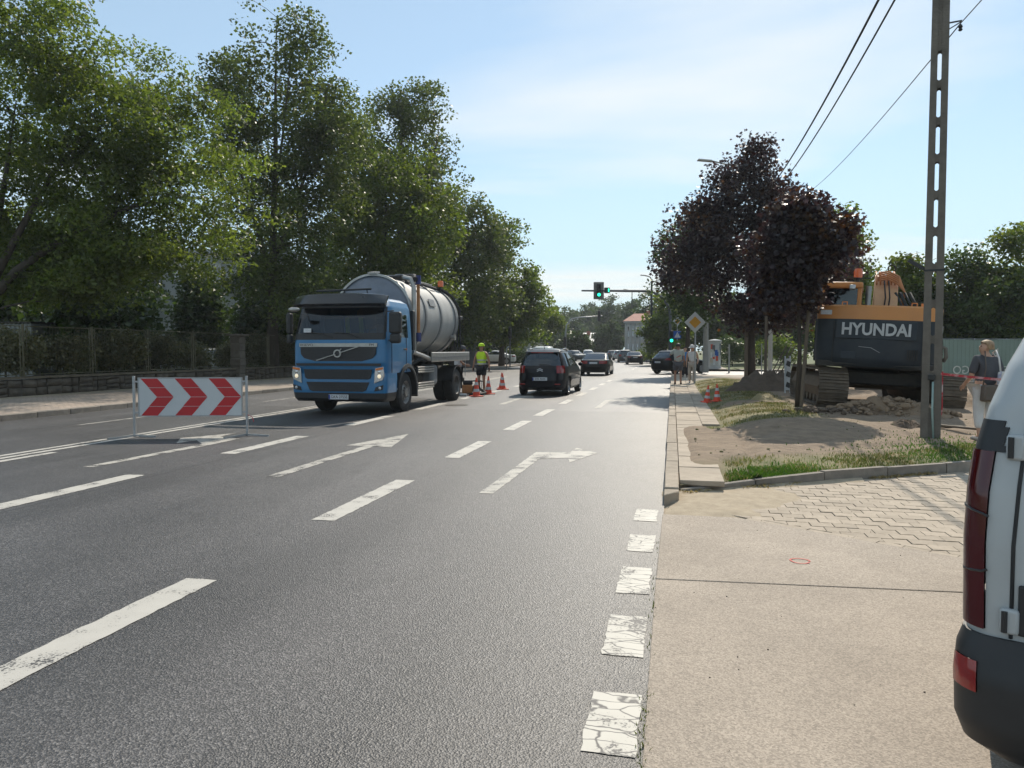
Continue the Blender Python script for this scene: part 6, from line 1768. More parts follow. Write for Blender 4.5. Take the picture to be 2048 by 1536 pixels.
MB().box((0, 0, 0.62), (2.2, 1.5, 0.34)).build('car_body', 'mud', ex, bevel=0.08)
MB().box((0, -1.3, 0.72), (2.0, 0.5, 0.30)).build('belly_plate', 'chassis', ex, bevel=0.04)
up().lathe([(0.001, 0.75), (0.62, 0.75), (0.62, 0.98), (0.001, 0.98)], 28).build('slew_ring', 'chassis', ex, smooth='auto')
up().box((0, -0.4, 1.02), (2.45, 4.3, 0.14)).build('platform', 'chassis', ex, bevel=0.02)
# counterweight with rounded plan and a heavy lower lip
def cw_ring(z, k, tail):
    pts = [(-1.33, -1.55), (-1.335, -2.0)]
    for i in range(9):
        a_ = R(180 + 70 * i / 8); pts.append((-1.335 + 0.42 + 0.42 * math.cos(a_), -2.16 + 0.42 * math.sin(a_)))
    for i in range(1, 10):
        x_ = -0.9 + 1.8 * i / 10; pts.append((x_, -2.585 - 0.13 * (1 - (x_ / 0.95) ** 2)))
    for i in range(9):
        a_ = R(290 + 70 * i / 8); pts.append((1.335 - 0.42 + 0.42 * math.cos(a_), -2.16 + 0.42 * math.sin(a_)))
    pts += [(1.335, -2.0), (1.33, -1.55)]
    return [(x_ * k * 0.95, y_ + tail if y_ < -1.6 else y_, z) for x_, y_ in pts]
up().loft([cw_ring(0.98, 0.93, 0.10), cw_ring(1.06, 0.985, 0.03), cw_ring(1.2, 1.0, 0.0), cw_ring(2.02, 1.0, 0.0)]).build('counterweight', 'exc_navy', ex, smooth='auto')
up().loft([cw_ring(2.02, 1.003, -0.003), cw_ring(2.30, 1.003, 0.0), cw_ring(2.335, 0.99, 0.035), cw_ring(2.34, 0.9, 0.2)]).build('engine_hood', 'exc_orange', ex, smooth='auto')
lt = text('maker_lettering', 'HYUNDAI', 0.36, 'exc_letter', ex, (0, 0, 0), (0, 0, 0), 0.012, bold=0.011)
lt.matrix_local = U @ Matrix.Translation((-0.03, -2.738, 1.79)) @ Matrix.Rotation(R(90), 4, 'X')
lt.scale = (0.86, 1, 1)
up().box((-0.03, -2.709, 1.79), (1.6, 0.02, 0.40)).build('name_recess', 'exc_navy', ex, bevel=0.008)
up().box((-1.06, -2.60, 2.16), (0.24, 0.02, 0.10), Matrix.Rotation(R(-16), 4, 'Z')).build('data_plate', 'plate_white', ex)
up().box((1.25, -2.42, 1.83), (0.06, 0.02, 0.2), Matrix.Rotation(R(60), 4, 'Z')).build('reflector_strip', 'plate_white', ex)
for x_ in (-0.88, 0.9):
    up().box((x_, -2.617, 1.5), (0.012, 0.02, 0.94)).build('panel_seam', 'chassis', ex)
for x_ in (-0.7, 0.7):
    up().tube([(x_ - 0.05, -2.3, 2.33), (x_ - 0.05, -2.3, 2.42), (x_ + 0.05, -2.3, 2.42), (x_ + 0.05, -2.3, 2.33)], 0.014, 6).build('lifting_eye', 'exc_orange', ex)
for k in range(5): up().box((0.62 + k * 0.045, -2.69 + 0.013 * k, 1.28), (0.02, 0.02, 0.22)).build('vent_slot', 'chassis', ex)
up().box((-0.55, -2.70, 1.22), (0.30, 0.012, 0.16)).build('hatch_plate', 'exc_navy', ex, bevel=0.006)
up().tube([(-0.35, -2.72, 1.42), (-0.1, -2.74, 1.40), (0.08, -2.73, 1.30)], 0.004, 4).build('scrape', 'exc_letter', ex)
up().box((0, -2.60, 1.03), (1.7, 0.05, 0.03)).build('lower_lip', 'chassis', ex)
up().box((0.25, -0.3, 1.65), (2.1, 2.6, 1.25)).build('engine_house', 'exc_navy', ex, bevel=0.04)
up().box((-1.05, -0.95, 1.6), (0.55, 1.2, 1.1)).build('side_box', 'exc_navy', ex, bevel=0.03)
for k in range(4): up().box((-1.335, -1.0, 1.25 + k * 0.16), (0.02, 0.9, 0.05)).build('louvre', 'chassis', ex)
# cab
CX0, CX1, CY0, CY1, CZ0, CZ1 = -1.32, -0.38, -0.25, 1.45, 1.1, 3.02
cb = up().box(((CX0 + CX1) / 2, (CY0 + CY1) / 2, 1.5), (CX1 - CX0, CY1 - CY0, 0.8)).build('cab_base', 'exc_navy', ex, bevel=0.03)
for x_ in (CX0 + 0.05, CX1 - 0.05):
    for y_ in (CY0 + 0.05, CY1 - 0.05): up().box((x_, y_, 2.42), (0.10, 0.10, 1.06)).build('cab_pillar', 'exc_orange', ex, bevel=0.02)
up().box(((CX0 + CX1) / 2, (CY0 + CY1) / 2, 2.98), (CX1 - CX0 + 0.04, CY1 - CY0 + 0.06, 0.16)).build('cab_roof', 'exc_orange', ex, bevel=0.04)
up().box(((CX0 + CX1) / 2, CY0 + 0.03, 2.42), (CX1 - CX0 - 0.2, 0.02, 0.98)).build('rear_window', 'screen_glass', ex)
up().box(((CX0 + CX1) / 2, CY1 - 0.03, 2.3), (CX1 - CX0 - 0.2, 0.02, 1.2)).build('front_window', 'screen_glass', ex)
for x_ in (CX0 + 0.02, CX1 - 0.02): up().box((x_, (CY0 + CY1) / 2, 2.42), (0.02, CY1 - CY0 - 0.2, 0.98)).build('side_window', 'screen_glass', ex)
up().box(((CX0 + CX1) / 2, 0.45, 2.0), (0.5, 0.14, 0.75)).build('seat', 'seat_dark', ex, bevel=0.05)
up().box((-0.60, CY0 - 0.06, 2.93), (0.14, 0.1, 0.12)).build('work_lamp', 'lamp_clear', ex, bevel=0.02)
bc = up().lathe([(0.10, 3.20), (0.105, 3.36), (0.085, 3.42), (0.001, 3.43)], 16, Matrix.Translation((-0.50, 0.05, 0))).build('beacon', 'beacon', ex, smooth='auto')
up().tube([(-0.50, 0.05, 3.04), (-0.50, 0.05, 3.2)], 0.05, 10).build('beacon_foot', 'black_plastic', bc)
up().tube([(-1.2, -0.2, 3.18), (-0.2, -0.2, 3.16)], 0.012, 6).build('roof_rail', 'dark_metal', ex)
up().tube([(-1.0, -1.9, 2.34), (-1.0, -1.9, 2.36)], 0.05, 8).build('filler_cap', 'dark_metal', ex)
# boom raised behind the hood, arm hanging down beyond
def beam(name, pts, w, m, par=ex):
    mb = up(); rg = []
    for (y_, z_, h_, ang_) in pts:
        dy, dz = -math.sin(ang_) * h_ / 2, math.cos(ang_) * h_ / 2
        rg.append([(0.18 - w / 2, y_ - dy, z_ - dz), (0.18 + w / 2, y_ - dy, z_ - dz), (0.18 + w / 2, y_ + dy, z_ + dz), (0.18 - w / 2, y_ + dy, z_ + dz)])
    mb.loft(rg); return mb.build(name, m, par, bevel=0.02)
beam('boom', [(0.55, 1.6, 0.45, R(75)), (1.0, 2.5, 0.74, R(66)), (1.6, 3.05, 0.80, R(36)), (2.6, 3.15, 0.75, R(2)), (4.2, 2.75, 0.6, R(-12)), (5.6, 2.4, 0.45, R(-16))], 0.56, 'boom_pale')
beam('arm', [(5.4, 3.1, 0.35, R(-70)), (5.7, 2.5, 0.6, R(-78)), (6.1, 1.6, 0.4, R(-78)), (6.4, 0.6, 0.3, R(-78))], 0.34, 'exc_orange')
for s in (-1, 1):
    x_ = 0.18 + s * 0.43
    up().tube([(x_, 0.9, 1.55), (x_, 1.55, 2.5)], 0.085, 12).build('boom_cylinder', 'exc_orange' if s > 0 else 'exc_navy', ex, smooth='auto')
    up().tube([(x_, 1.55, 2.5), (x_, 1.9, 2.9)], 0.05, 12).build('cylinder_rod', 'chrome', ex, smooth='auto')
up().tube([(-0.23, 0.2, 2.1), (-0.23, 0.15, 3.0)], 0.07, 12).build('exhaust_stack', 'galvanised', ex, smooth='auto')
for k in range(6):
    x_ = -0.05 + k * 0.085
    up().tube([(x_, 0.98, 3.1), (x_, 0.98, 3.28), (x_ - 0.02, 1.15, 3.40 + 0.03 * (k % 2)), (x_ - 0.03, 1.7, 3.52)], 0.022, 6).build('steel_pipe', 'hose_orange', ex, smooth=True)
for k in range(5):
    z_ = 3.12 + k * 0.05
    up().tube([(-0.02, 1.0 + k * 0.02, z_ + 0.1), (0.2, 0.9, z_ + 0.13), (0.45, 0.92, z_), (0.62, 1.0, z_ - 0.2 - 0.05 * k), (0.60 - 0.02 * k, 1.05, 2.45)], 0.024, 6).build('steel_pipe', 'hose_orange', ex, smooth=True)
for k in range(2):
    x_ = 0.14 + k * 0.10
    up().tube([(x_, 0.62, 2.2), (x_ + 0.03, 0.62, 2.75), (x_ - 0.02, 0.85, 3.2)], 0.020, 6).build('hose', 'rubber', ex, smooth=True)
for k in range(4):
    x_ = 0.52 + k * 0.11
    up().tube([(x_ + 0.12, 0.5, 2.2), (x_ + 0.04, 0.7, 2.55), (x_ - 0.12, 0.9, 2.9)], 0.032 + 0.01 * (k % 2), 7).build('hose', 'rubber', ex, smooth=True)
mb = up(); lp = []
for k in range(15):
    a_ = R(-30 + 300 * k / 14); lp.append((0.28 + 0.09 * math.cos(a_), 1.2, 3.55 + 0.10 * math.sin(a_)))
mb.tube(lp, 0.02, 6); mb.build('hose_loop', 'rubber', ex, smooth=True)
for x_, z_ in ((0.9, 2.42), (1.15, 2.40)): up().tube([(x_, -1.5, 2.3), (x_, -1.5, z_ + 0.05)], 0.03, 8).build('exhaust_tip', 'exc_orange', ex)
up().tube([(1.25, -1.9, 2.3), (1.25, -1.9, 2.52), (1.25, -1.2, 2.52), (1.25, -1.2, 2.3)], 0.02, 6).build('handrail', 'exc_orange', ex)
# bucket
bpoly = [(5.9, 0.55), (6.5, 0.75), (6.9, 0.3), (6.7, -0.25), (6.2, -0.4), (5.8, -0.1)]
up().loft([[(-0.42, y_, z_) for y_, z_ in bpoly], [(0.78, y_, z_) for y_, z_ in bpoly]]).build('bucket', 'track_steel', ex, bevel=0.03)

# ================================================================ PEOPLE
mat('skin', (0.50, 0.30, 0.21), 0.55, c2=(0.44, 0.25, 0.17), nscale=8)
mat('skin_tan', (0.36, 0.19, 0.12), 0.55, c2=(0.30, 0.155, 0.10), nscale=8)
mat('hair_blond', (0.36, 0.235, 0.125), 0.6, c2=(0.20, 0.125, 0.07), nscale=30, stretch=(1, 1, 0.3), bump=0.5, bscale=60)
mat('hair_dark', (0.035, 0.027, 0.02), 0.6, nscale=30)
mat('shirt_grey', (0.075, 0.078, 0.088), 0.9, c2=(0.055, 0.057, 0.066), nscale=7, bump=0.3, bscale=25)
mat('shirt_pale', (0.47, 0.49, 0.45), 0.9, c2=(0.38, 0.40, 0.37), nscale=7, bump=0.3, bscale=25)
mat('shirt_white', (0.66, 0.66, 0.67), 0.9, c2=(0.55, 0.55, 0.56), nscale=7)
mat('shirt_blue', (0.04, 0.20, 0.46), 0.9, nscale=7)
mat('cloth_black', (0.02, 0.02, 0.024), 0.9, nscale=7)
mat('cloth_grey', (0.10, 0.10, 0.115), 0.9, nscale=7)
mat('cloth_white', (0.66, 0.65, 0.64), 0.9, c2=(0.55, 0.54, 0.53), nscale=6, bump=0.3, bscale=20)
mat('cloth_beige', (0.46, 0.42, 0.38), 0.9, nscale=7)
mat('vest_yellow', (0.55, 0.78, 0.03), 0.8, c2=(0.46, 0.68, 0.02), nscale=7)
mat('reflex', (0.50, 0.51, 0.50), 0.35, metal=0.3)
mat('leather', (0.11, 0.085, 0.065), 0.6, c2=(0.08, 0.06, 0.047), nscale=9)
mat('eye_dark', (0.02, 0.015, 0.012), 0.2)
mat('lip', (0.32, 0.11, 0.09), 0.5)
mat('print_red', (0.55, 0.09, 0.05), 0.85)


def skin_obj(name, V, E, rad, material, parent, sub=2):
    me = bpy.data.meshes.new(name)
    me.from_pydata([tuple(v) for v in V], E, [])
    me.materials.append(M[material])
    o = bpy.data.objects.new(name, me); col.objects.link(o); o.parent = parent
    o.modifiers.new('skin', 'SKIN').use_smooth_shade = True
    sv = me.skin_vertices[0].data
    for i, r_ in enumerate(rad):
        sv[i].radius = r_ if isinstance(r_, tuple) else (r_, r_)
        sv[i].use_root = (i == 0)
    s = o.modifiers.new('sub', 'SUBSURF'); s.levels = sub; s.render_levels = sub
    return o


def person(label, loc, rz, h=1.72, skin='skin', pose=None, top=('shirt_grey', 0.5), bottom=('cloth_grey', 1.0), shoes='cloth_black', hair=('hair_dark', 1.0), hat=None, vest=False, group=None, wide=1.0):
    """Stands on local z=0 and looks along local +Y."""
    k = h / 1.75
    t = thing('person', label, 'person', loc, rz, group)
    J = dict(pel=(0, 0, .95), spi=(0, -.01, 1.13), che=(0, -.01, 1.33), nek=(0, -.01, 1.49), jaw=(0, .03, 1.565), hea=(0, .0, 1.64), cro=(0, -.005, 1.70))
    for s, q in ((-1, 'l'), (1, 'r')):
        J.update({'sh' + q: (s * .185, -.01, 1.425), 'el' + q: (s * .245, -.04, 1.14), 'wr' + q: (s * .255, .04, .90), 'ha' + q: (s * .255, .06, .82),
                  'hi' + q: (s * .095, 0, .88), 'kn' + q: (s * .105, .02, .49), 'an' + q: (s * .105, -.03, .085), 'to' + q: (s * .125, .13, .03)})
    J.update(pose or {})
    P = {a: Vector(b) * k for a, b in J.items()}
    rd = dict(pel=.135 * wide, spi=.118 * wide, che=.135, nek=.052, jaw=.068, hea=.092, cro=.062)
    for q in 'lr': rd.update({'sh' + q: .062, 'el' + q: .042, 'wr' + q: .029, 'ha' + q: .030, 'hi' + q: .092 * wide, 'kn' + q: .058, 'an' + q: .040, 'to' + q: .034})
    names = ['pel', 'spi', 'che', 'nek', 'jaw', 'hea', 'cro'] + [a + q for q in 'lr' for a in ('sh', 'el', 'wr', 'ha', 'hi', 'kn', 'an', 'to')]
    V = [P[n_] for n_ in names]; rad = [rd[n_] * k for n_ in names]; ix = {n_: i for i, n_ in enumerate(names)}
    E = [('pel', 'spi'), ('spi', 'che'), ('che', 'nek'), ('nek', 'jaw'), ('jaw', 'hea'), ('hea', 'cro')]
    for q in 'lr':
        E += [('che', 'sh' + q), ('sh' + q, 'el' + q), ('el' + q, 'wr' + q), ('wr' + q, 'ha' + q), ('pel', 'hi' + q), ('hi' + q, 'kn' + q), ('kn' + q, 'an' + q), ('an' + q, 'to' + q)]
    E = [(ix[a], ix[b]) for a, b in E]
    # five fingers per hand, unequal and slightly curled; nose and ears on the head
    for q, s in (('l', -1), ('r', 1)):
        d = (P['ha' + q] - P['wr' + q]).normalized()
        side = d.cross(Vector((s, 0.1, 0.05))).normalized()
        palm = side.cross(d).normalized()
        for j, (o_, ln) in enumerate(((-.030, .070), (-.010, .085), (.010, .080), (.028, .062))):
            b_ = P['ha' + q] + side * o_ * k + d * .012 * k
            m_ = b_ + (d * ln * .55 + palm * .004) * k; e_ = m_ + (d * ln * .42 + palm * .02 * -s * s) * k
            i0 = len(V); V += [b_, m_, e_]; rad += [.011 * k, .0095 * k, .008 * k]; E += [(ix['ha' + q], i0), (i0, i0 + 1), (i0 + 1, i0 + 2)]
        b_ = P['wr' + q] + (d * .03 + side * -.034) * k; e_ = b_ + (d * .05 + side * -.028) * k
        i0 = len(V); V += [b_, e_]; rad += [.013 * k, .010 * k]; E += [(ix['wr' + q], i0), (i0, i0 + 1)]
    up_ = (P['cro'] - P['nek']).normalized(); fw = (P['jaw'] - P['nek']); fw = (fw - up_ * fw.dot(up_)).normalized(); lf = up_.cross(fw)
    hc = P['hea']
    i0 = len(V); V.append(hc + (fw * .108 - up_ * .02) * k); rad.append(.014 * k); E.append((ix['hea'], i0))
    for s in (-1, 1):
        i0 = len(V); V.append(hc + (lf * s * .094 - up_ * .01) * k); rad.append(.018 * k); E.append((ix['hea'], i0))
    body = skin_obj('body', V, E, rad, skin, t, 2)
    for s in (-1, 1):
        MB().sphere(hc + (fw * .083 + lf * s * .034 + up_ * .006) * k, .011 * k, 8, 6).build('eye', 'eye_dark', body, smooth=True)
    MB().sphere(hc + (fw * .082 - up_ * .062) * k, .02 * k, 8, 6, (1, .5, .35)).build('mouth', 'lip', body, smooth=True)
    def garment(name, chains, m_, sub=2):
        vv, ee, rr2, reg = [], [], [], {}
        for ch in chains:
            prev = None
            for key, p, r_ in ch:
                if key not in reg:
                    reg[key] = len(vv); vv.append(p); rr2.append(r_ * k)
                if prev is not None and prev != reg[key]: ee.append((prev, reg[key]))
                prev = reg[key]
        return skin_obj(name, vv, ee, rr2, m_, t, sub)
    if top:
        ch = [[('pel', P['pel'] + Vector((0, 0, -.03)) * k, .158 * wide), ('spi', P['spi'], .146 * wide), ('che', P['che'], .158), ('nb', P['che'].lerp(P['nek'], .62), .088)]]
        for q in 'lr':
            c_ = [('che', P['che'], .158), ('sh' + q, P['sh' + q], .082)]
            if top[1] > 0: c_.append(('sl' + q, P['sh' + q].lerp(P['el' + q], min(1, top[1] * 1.3)), .070))
            if top[1] > .9: c_.append(('cu' + q, P['wr' + q], .045))
            ch.append(c_)
        g = garment('vest' if vest else 'shirt', ch, top[0])
        if vest:
            for z_, r_ in ((1.02, .176), (1.15, .168)):
                MB().lathe([(r_ * k, (z_ - .025) * k), (r_ * k, (z_ + .025) * k)], 20, Matrix.Scale(0.93, 4, (0, 1, 0))).build('reflective_band', 'reflex', g, smooth=True)
    if bottom:
        ch = []
        L = bottom[1]
        for q in 'lr':
            c_ = [('pel', P['pel'] + Vector((0, 0, -.01)) * k, .156 * wide), ('hi' + q, P['hi' + q], .112 * wide)]
            if L <= .6: c_.append(('he' + q, P['hi' + q].lerp(P['kn' + q], .82), .098 * wide))
            else:
                c_.append(('kn' + q, P['kn' + q], .085)); c_.append(('he' + q, P['kn' + q].lerp(P['an' + q], (L - .5) * 2 if L < 1 else .97), .072))
            ch.append(c_)
        garment('shorts' if L <= .6 else 'trousers', ch, bottom[0])
    for q in 'lr':
        skin_obj('shoe', [P['an' + q] + Vector((0, -.03, -.045)) * k, P['an' + q].lerp(P['to' + q], .5) + Vector((0, 0, -.012)) * k, P['to' + q] + Vector((0, .03, .006)) * k], [(0, 1), (1, 2)], [.05 * k, .05 * k, .042 * k], shoes, t, 1)
    rot = Matrix((lf, fw, up_)).transposed().to_4x4()
    if hair:
        mb = MB(Matrix.Translation(hc) @ rot)
        rg = []
        n_ = 18
        for i in range(9):
            tt = i / 8
            z_ = .115 - .20 * hair[1] * tt; rr_ = .112 * math.sqrt(max(0.0, 1 - (max(z_, 0) / .116) ** 2)) * (1 - .16 * max(0, tt - .6))
            ring = []
            for j in range(n_):
                a_ = 2 * math.pi * j / n_
                y_ = math.sin(a_)
                zz = z_ if y_ < .25 else max(z_, .045 + .03 * y_)        # cut away over the face
                rj = rr_ if y_ < .25 else (.112 * math.sqrt(max(0.0, 1 - (max(zz, 0) / .116) ** 2)))
                wob_ = 1 + .05 * math.sin(5 * a_ + i) + .03 * math.sin(9 * a_ - 2 * i)
                ring.append((rj * math.cos(a_) * wob_ * k, (rj * y_ * 1.08 * wob_ - .012) * k, zz * k))
            rg.append(ring)
        mb.loft(rg); mb.build('hair', hair[0], t, smooth=True)
    if hat:
        mb = MB(Matrix.Translation(hc) @ rot)
        mb.lathe([(.118 * k, .02 * k), (.115 * k, .07 * k), (.09 * k, .115 * k), (.04 * k, .135 * k), (.001, .138 * k)], 18)
        if hat[1] == 'cap':
            mb.loft([[(x_ * k, (.07 + .12 * (1 - (x_ / .1) ** 2) * f_) * k, z_ * k) for x_ in (-.095, -.06, -.02, .02, .06, .095)] for f_, z_ in ((0, .035), (1, .03), (1, .022), (0, .022))], cap=False)
        else:
            mb.lathe([(.115 * k, .03 * k), (.175 * k, .0), (.176 * k, .006 * k), (.116 * k, .04 * k)], 18)
        mb.build('hat', hat[0], t, smooth='auto')
    return t


wx, wy = spot(963, 28.9)
wk = person('road worker in yellow hi-vis vest and cap standing behind the traffic cones', (wx, wy, 0), R(180) + R(-14), 1.84, 'skin_tan', top=('vest_yellow', 0), bottom=('cloth_black', 0.5), hat=('vest_yellow', 'cap'), vest=True, wide=1.08,
            pose=dict(ell=(-.30, -.02, 1.15), wrl=(-.33, .02, .90), hal=(-.335, .03, .82), elr=(.30, -.02, 1.15), wrr=(.33, .02, .90), har=(.335, .03, .82)))
for s, q in ((-1, 'l'), (1, 'r')):
    MB().sphere((s * .345, .035, .86), .05, 8, 6, (.8, .7, 1.4)).build('glove', 'cloth_black', wk, smooth=True)
mx_, my_ = spot(916, 26.9)
person('man in grey cap leaning over the hoses at the back of the tank truck', (mx_, my_, 0), R(-65), 1.78, 'skin_tan', top=('shirt_white', .5), bottom=('cloth_black', 1.0), hat=('cloth_grey', 'cap'),
       pose=dict(che=(0, .05, 1.33), nek=(0, .10, 1.48), jaw=(0, .17, 1.53), hea=(0, .16, 1.60), cro=(0, .16, 1.66), shl=(-.18, .05, 1.42), shr=(.18, .05, 1.42), ell=(-.24, .08, 1.14), elr=(.24, .08, 1.14), wrl=(-.18, .26, 1.05), wrr=(.18, .26, 1.05), hal=(-.17, .33, 1.03), har=(.17, .33, 1.03)))
mx_, my_ = spot(1356, 32.4)
p_ = person('man in pale T-shirt and grey shorts walking away with a hand at his ear', (mx_, my_, .115), R(4), 1.78, 'skin_tan', top=('shirt_pale', .62), bottom=('cloth_grey', .55), hair=('hair_dark', .75), wide=1.16,
            pose=dict(ell=(-.33, .12, 1.24), wrl=(-.16, .16, 1.50), hal=(-.12, .14, 1.57), knl=(-.11, .10, .50), anl=(-.11, -.02, .09), tol=(-.12, .14, .04), anr=(.11, -.16, .10), tor=(.12, -.02, .03), knr=(.11, .0, .49)))
MB().add([(.0, -.172, 1.22), (.09, -.165, 1.27), (.10, -.165, 1.23), (-.06, -.172, 1.15), (-.10, -.165, 1.17)], [(0, 1, 2), (0, 2, 3, 4)]).build('shirt_print', 'print_red', p_)
mx_, my_ = spot(1384, 33.6)
p_ = person('woman in white hat, white top and loose pale trousers walking towards the camera', (mx_, my_, .115), R(178), 1.70, 'skin', top=('shirt_white', 0), bottom=('cloth_beige', 1.0), hair=('hair_blond', .8), hat=('cloth_white', 'brim'), wide=.95, shoes='cloth_white',
            pose=dict(ell=(-.27, -.02, 1.12), wrl=(-.26, .16, .98), hal=(-.25, .22, .95), knl=(-.1, .09, .5), anr=(.1, -.12, .1), tor=(.1, .03, .03)))
mx_, my_ = spot(1370, 41)
person('person in blue shirt half hidden between the walking man and woman', (mx_, my_, .09), R(172), 1.68, 'skin', top=('shirt_blue', .6), bottom=('cloth_black', 1.0), hair=('hair_dark', .7))
mx_, my_ = spot(1972, 12.3)
wz = verge_z(mx_, my_)
wm = person('woman with short blond hair, grey T-shirt and white trousers beside the white van', (mx_, my_, wz), R(18), 1.66, 'skin', top=('shirt_grey', .72), bottom=('cloth_white', .86), hair=('hair_blond', .88), wide=1.14, shoes='cloth_beige',
            pose=dict(jaw=(-.045, .01, 1.565), hea=(-.012, .0, 1.64), cro=(-.005, -.005, 1.70), ell=(-.25, .02, 1.13), wrl=(-.235, .20, .98), hal=(-.23, .27, .93), elr=(.28, -.02, 1.14), wrr=(.28, .08, .92)))
mat('tote_white', (0.60, 0.58, 0.52), 0.9, c2=(0.08, 0.12, 0.34), nscale=9, detail=2, amt=1.0)
bg = thing('shoulder_bag', 'brown handbag hanging at the hip of the woman by the van', 'bag', (mx_, my_, wz), R(18))
MB().box((-.06, -.21, .80), (.34, .12, .27), taper=(.92, .8)).build('bag_body', 'leather', bg, bevel=.03)
MB().tube([(-.2, -.2, .92), (-.14, -.18, 1.2), (-.1, -.1, 1.46), (-.02, .02, 1.49)], .011, 6).build('strap', 'leather', bg, smooth=True)
bg = thing('tote_bag', 'white printed tote bag on the shoulder of the woman by the van', 'bag', (mx_, my_, wz), R(18))
MB().box((.17, -.23, .98), (.30, .08, .34), taper=(.9, .7)).build('bag_body', 'tote_white', bg, bevel=.03)
MB().tube([(.10, -.2, 1.13), (.09, -.17, 1.36), (.11, -.07, 1.49), (.13, .02, 1.45), (.2, .03, 1.3)], .014, 6).build('strap', 'cloth_white', bg, smooth=True)

# ================================================================ SIGNS, SIGNALS, POLES, SMALL THINGS
mat('sign_red', (0.46, 0.012, 0.018), 0.45, c2=(0.38, 0.01, 0.014), nscale=4)
mat('sign_white', (0.52, 0.54, 0.55), 0.45, c2=(0.46, 0.48, 0.49), nscale=3)
mat('sign_yellow', (0.58, 0.29, 0.03), 0.5, c2=(0.52, 0.26, 0.03), nscale=3)
mat('sign_blue', (0.015, 0.09, 0.36), 0.45)
mat('cone_orange', (0.72, 0.075, 0.03), 0.55, c2=(0.60, 0.06, 0.025), nscale=6)
mat('concrete_pole', (0.15, 0.135, 0.115), 0.92, c2=(0.095, 0.085, 0.073), nscale=5, detail=9, bump=0.5, bscale=30)
mat('pole_pale', (0.40, 0.39, 0.36), 0.85, c2=(0.32, 0.31, 0.285), nscale=3, detail=7)
mat('signal_black', (0.02, 0.022, 0.022), 0.55)
mat('signal_board', (0.20, 0.20, 0.18), 0.6)
mat('lens_dark', (0.03, 0.02, 0.02), 0.3)
mat('lens_green', (0.02, 0.6, 0.35), 0.3, emit=(0.02, 1.0, 0.5), estr=2.2)
mat('wire_black', (0.015, 0.015, 0.016), 0.7)
mat('tape_red', (0.40, 0.02, 0.03), 0.5, c2=(0.55, 0.5, 0.5), nscale=6, amt=1.0)
mat('conduit', (0.30, 0.42, 0.40), 0.5)
mat('wood', (0.14, 0.11, 0.08), 0.85, c2=(0.09, 0.07, 0.05), nscale=6, stretch=(1, 1, 0.15))

# ---- chevron board on two posts
bx0, by0, bx1, by1 = -9.67, 12.0, -7.73, 12.57
ba = math.atan2(by1 - by0, bx1 - bx0); bl_ = math.hypot(bx1 - bx0, by1 - by0)
cb_ = thing('chevron_board', 'red and white chevron road barrier board on two steel posts', 'barrier', (bx0, by0, 0), ba)
BX0, BX1, BZ0, BZ1 = 0.085, bl_ - 0.085, 0.385, 1.085
bd = MB().box(((BX0 + BX1) / 2, 0, (BZ0 + BZ1) / 2), (BX1 - BX0, 0.03, BZ1 - BZ0)).build('board', 'sign_white', cb_, bevel=0.004)
mb = MB()
for z in (BZ0, BZ1): mb.box(((BX0 + BX1) / 2, 0.0, z), (BX1 - BX0 + 0.02, 0.045, 0.018))
for x_ in (BX0, BX1): mb.box((x_, 0.0, (BZ0 + BZ1) / 2), (0.018, 0.044, BZ1 - BZ0 - 0.02))
mb.build('board_frame', 'galvanised', bd)
W_, H_ = BX1 - BX0, BZ1 - BZ0
for c_ in range(3):
    x0 = BX0 + W_ * (0.022 + c_ * 0.328)
    sh_, wd_ = W_ * 0.155, W_ * 0.160
    for r_ in range(4):
        za, zb = BZ1 - H_ * (0.012 + r_ * 0.247), BZ1 - H_ * (0.012 + (r_ + 1) * 0.247 - 0.012)
        fa_ = (r_ if r_ < 2 else 4 - r_) / 2; fb_ = ((r_ + 1) if r_ < 2 else 3 - r_) / 2
        front([(x0 + sh_ * fa_, za), (x0 + sh_ * fb_, zb), (x0 + sh_ * fb_ + wd_, zb), (x0 + sh_ * fa_ + wd_, za)], -0.0155, 0.003, 'red_panel', 'sign_red', bd)
for x_ in (0.0, bl_):
    p_o = MB().box((x_, 0, 0.56), (0.042, 0.042, 1.12)).build('post', 'galvanised', cb_, bevel=0.005)
    MB().bar((x_, 0.0, 0.03), (x_ - 0.30, -0.42, 0.015), 0.035, 0.03).build('foot', 'galvanised', p_o)
    MB().bar((x_, 0.0, 0.03), (x_ + 0.42, -0.10, 0.015), 0.035, 0.03).build('foot', 'galvanised', p_o)
    for z in (0.45, 1.02): MB().box((x_ + (0.045 if x_ == 0 else -0.045), 0, z), (0.06, 0.035, 0.03)).build('clamp', 'galvanised', p_o)
MB().tube([(bl_ + 0.02, -0.02, 0.40), (bl_ + 0.10, -0.03, 0.36), (bl_ + 0.13, -0.03, 0.27)], 0.009, 5).build('tape_end', 'tape_red', cb_)

# ---- cones
def cone(label, loc, k=1.0, group='traffic cones behind the truck', tilt=0):
    t = thing('traffic_cone', label, 'cone', loc, rnd.uniform(0, 1), group)
    t.rotation_euler = (tilt, tilt * 0.6, t.rotation_euler[2])
    MB().box((0, 0, 0.02 * k), (0.36 * k, 0.36 * k, 0.04 * k)).build('base', 'cone_orange', t, bevel=0.012)
    def rr2(z): return (0.135 - 0.11 * (z / 0.64)) * k
    def ring(z0, z1, e=0.0): return [(rr2(z0) + e, z0 * k), (rr2(z1) + e, z1 * k)]
    MB().lathe(ring(0.035, 0.645) + [(0.02 * k, 0.652 * k), (0.001, 0.652 * k)], 20).build('body', 'cone_orange', t, smooth='auto')
    for z0, z1 in ((0.17, 0.27), (0.40, 0.50)): MB().lathe(ring(z0, z1, 0.003), 20).build('reflective_band', 'sign_white', t, smooth='auto')
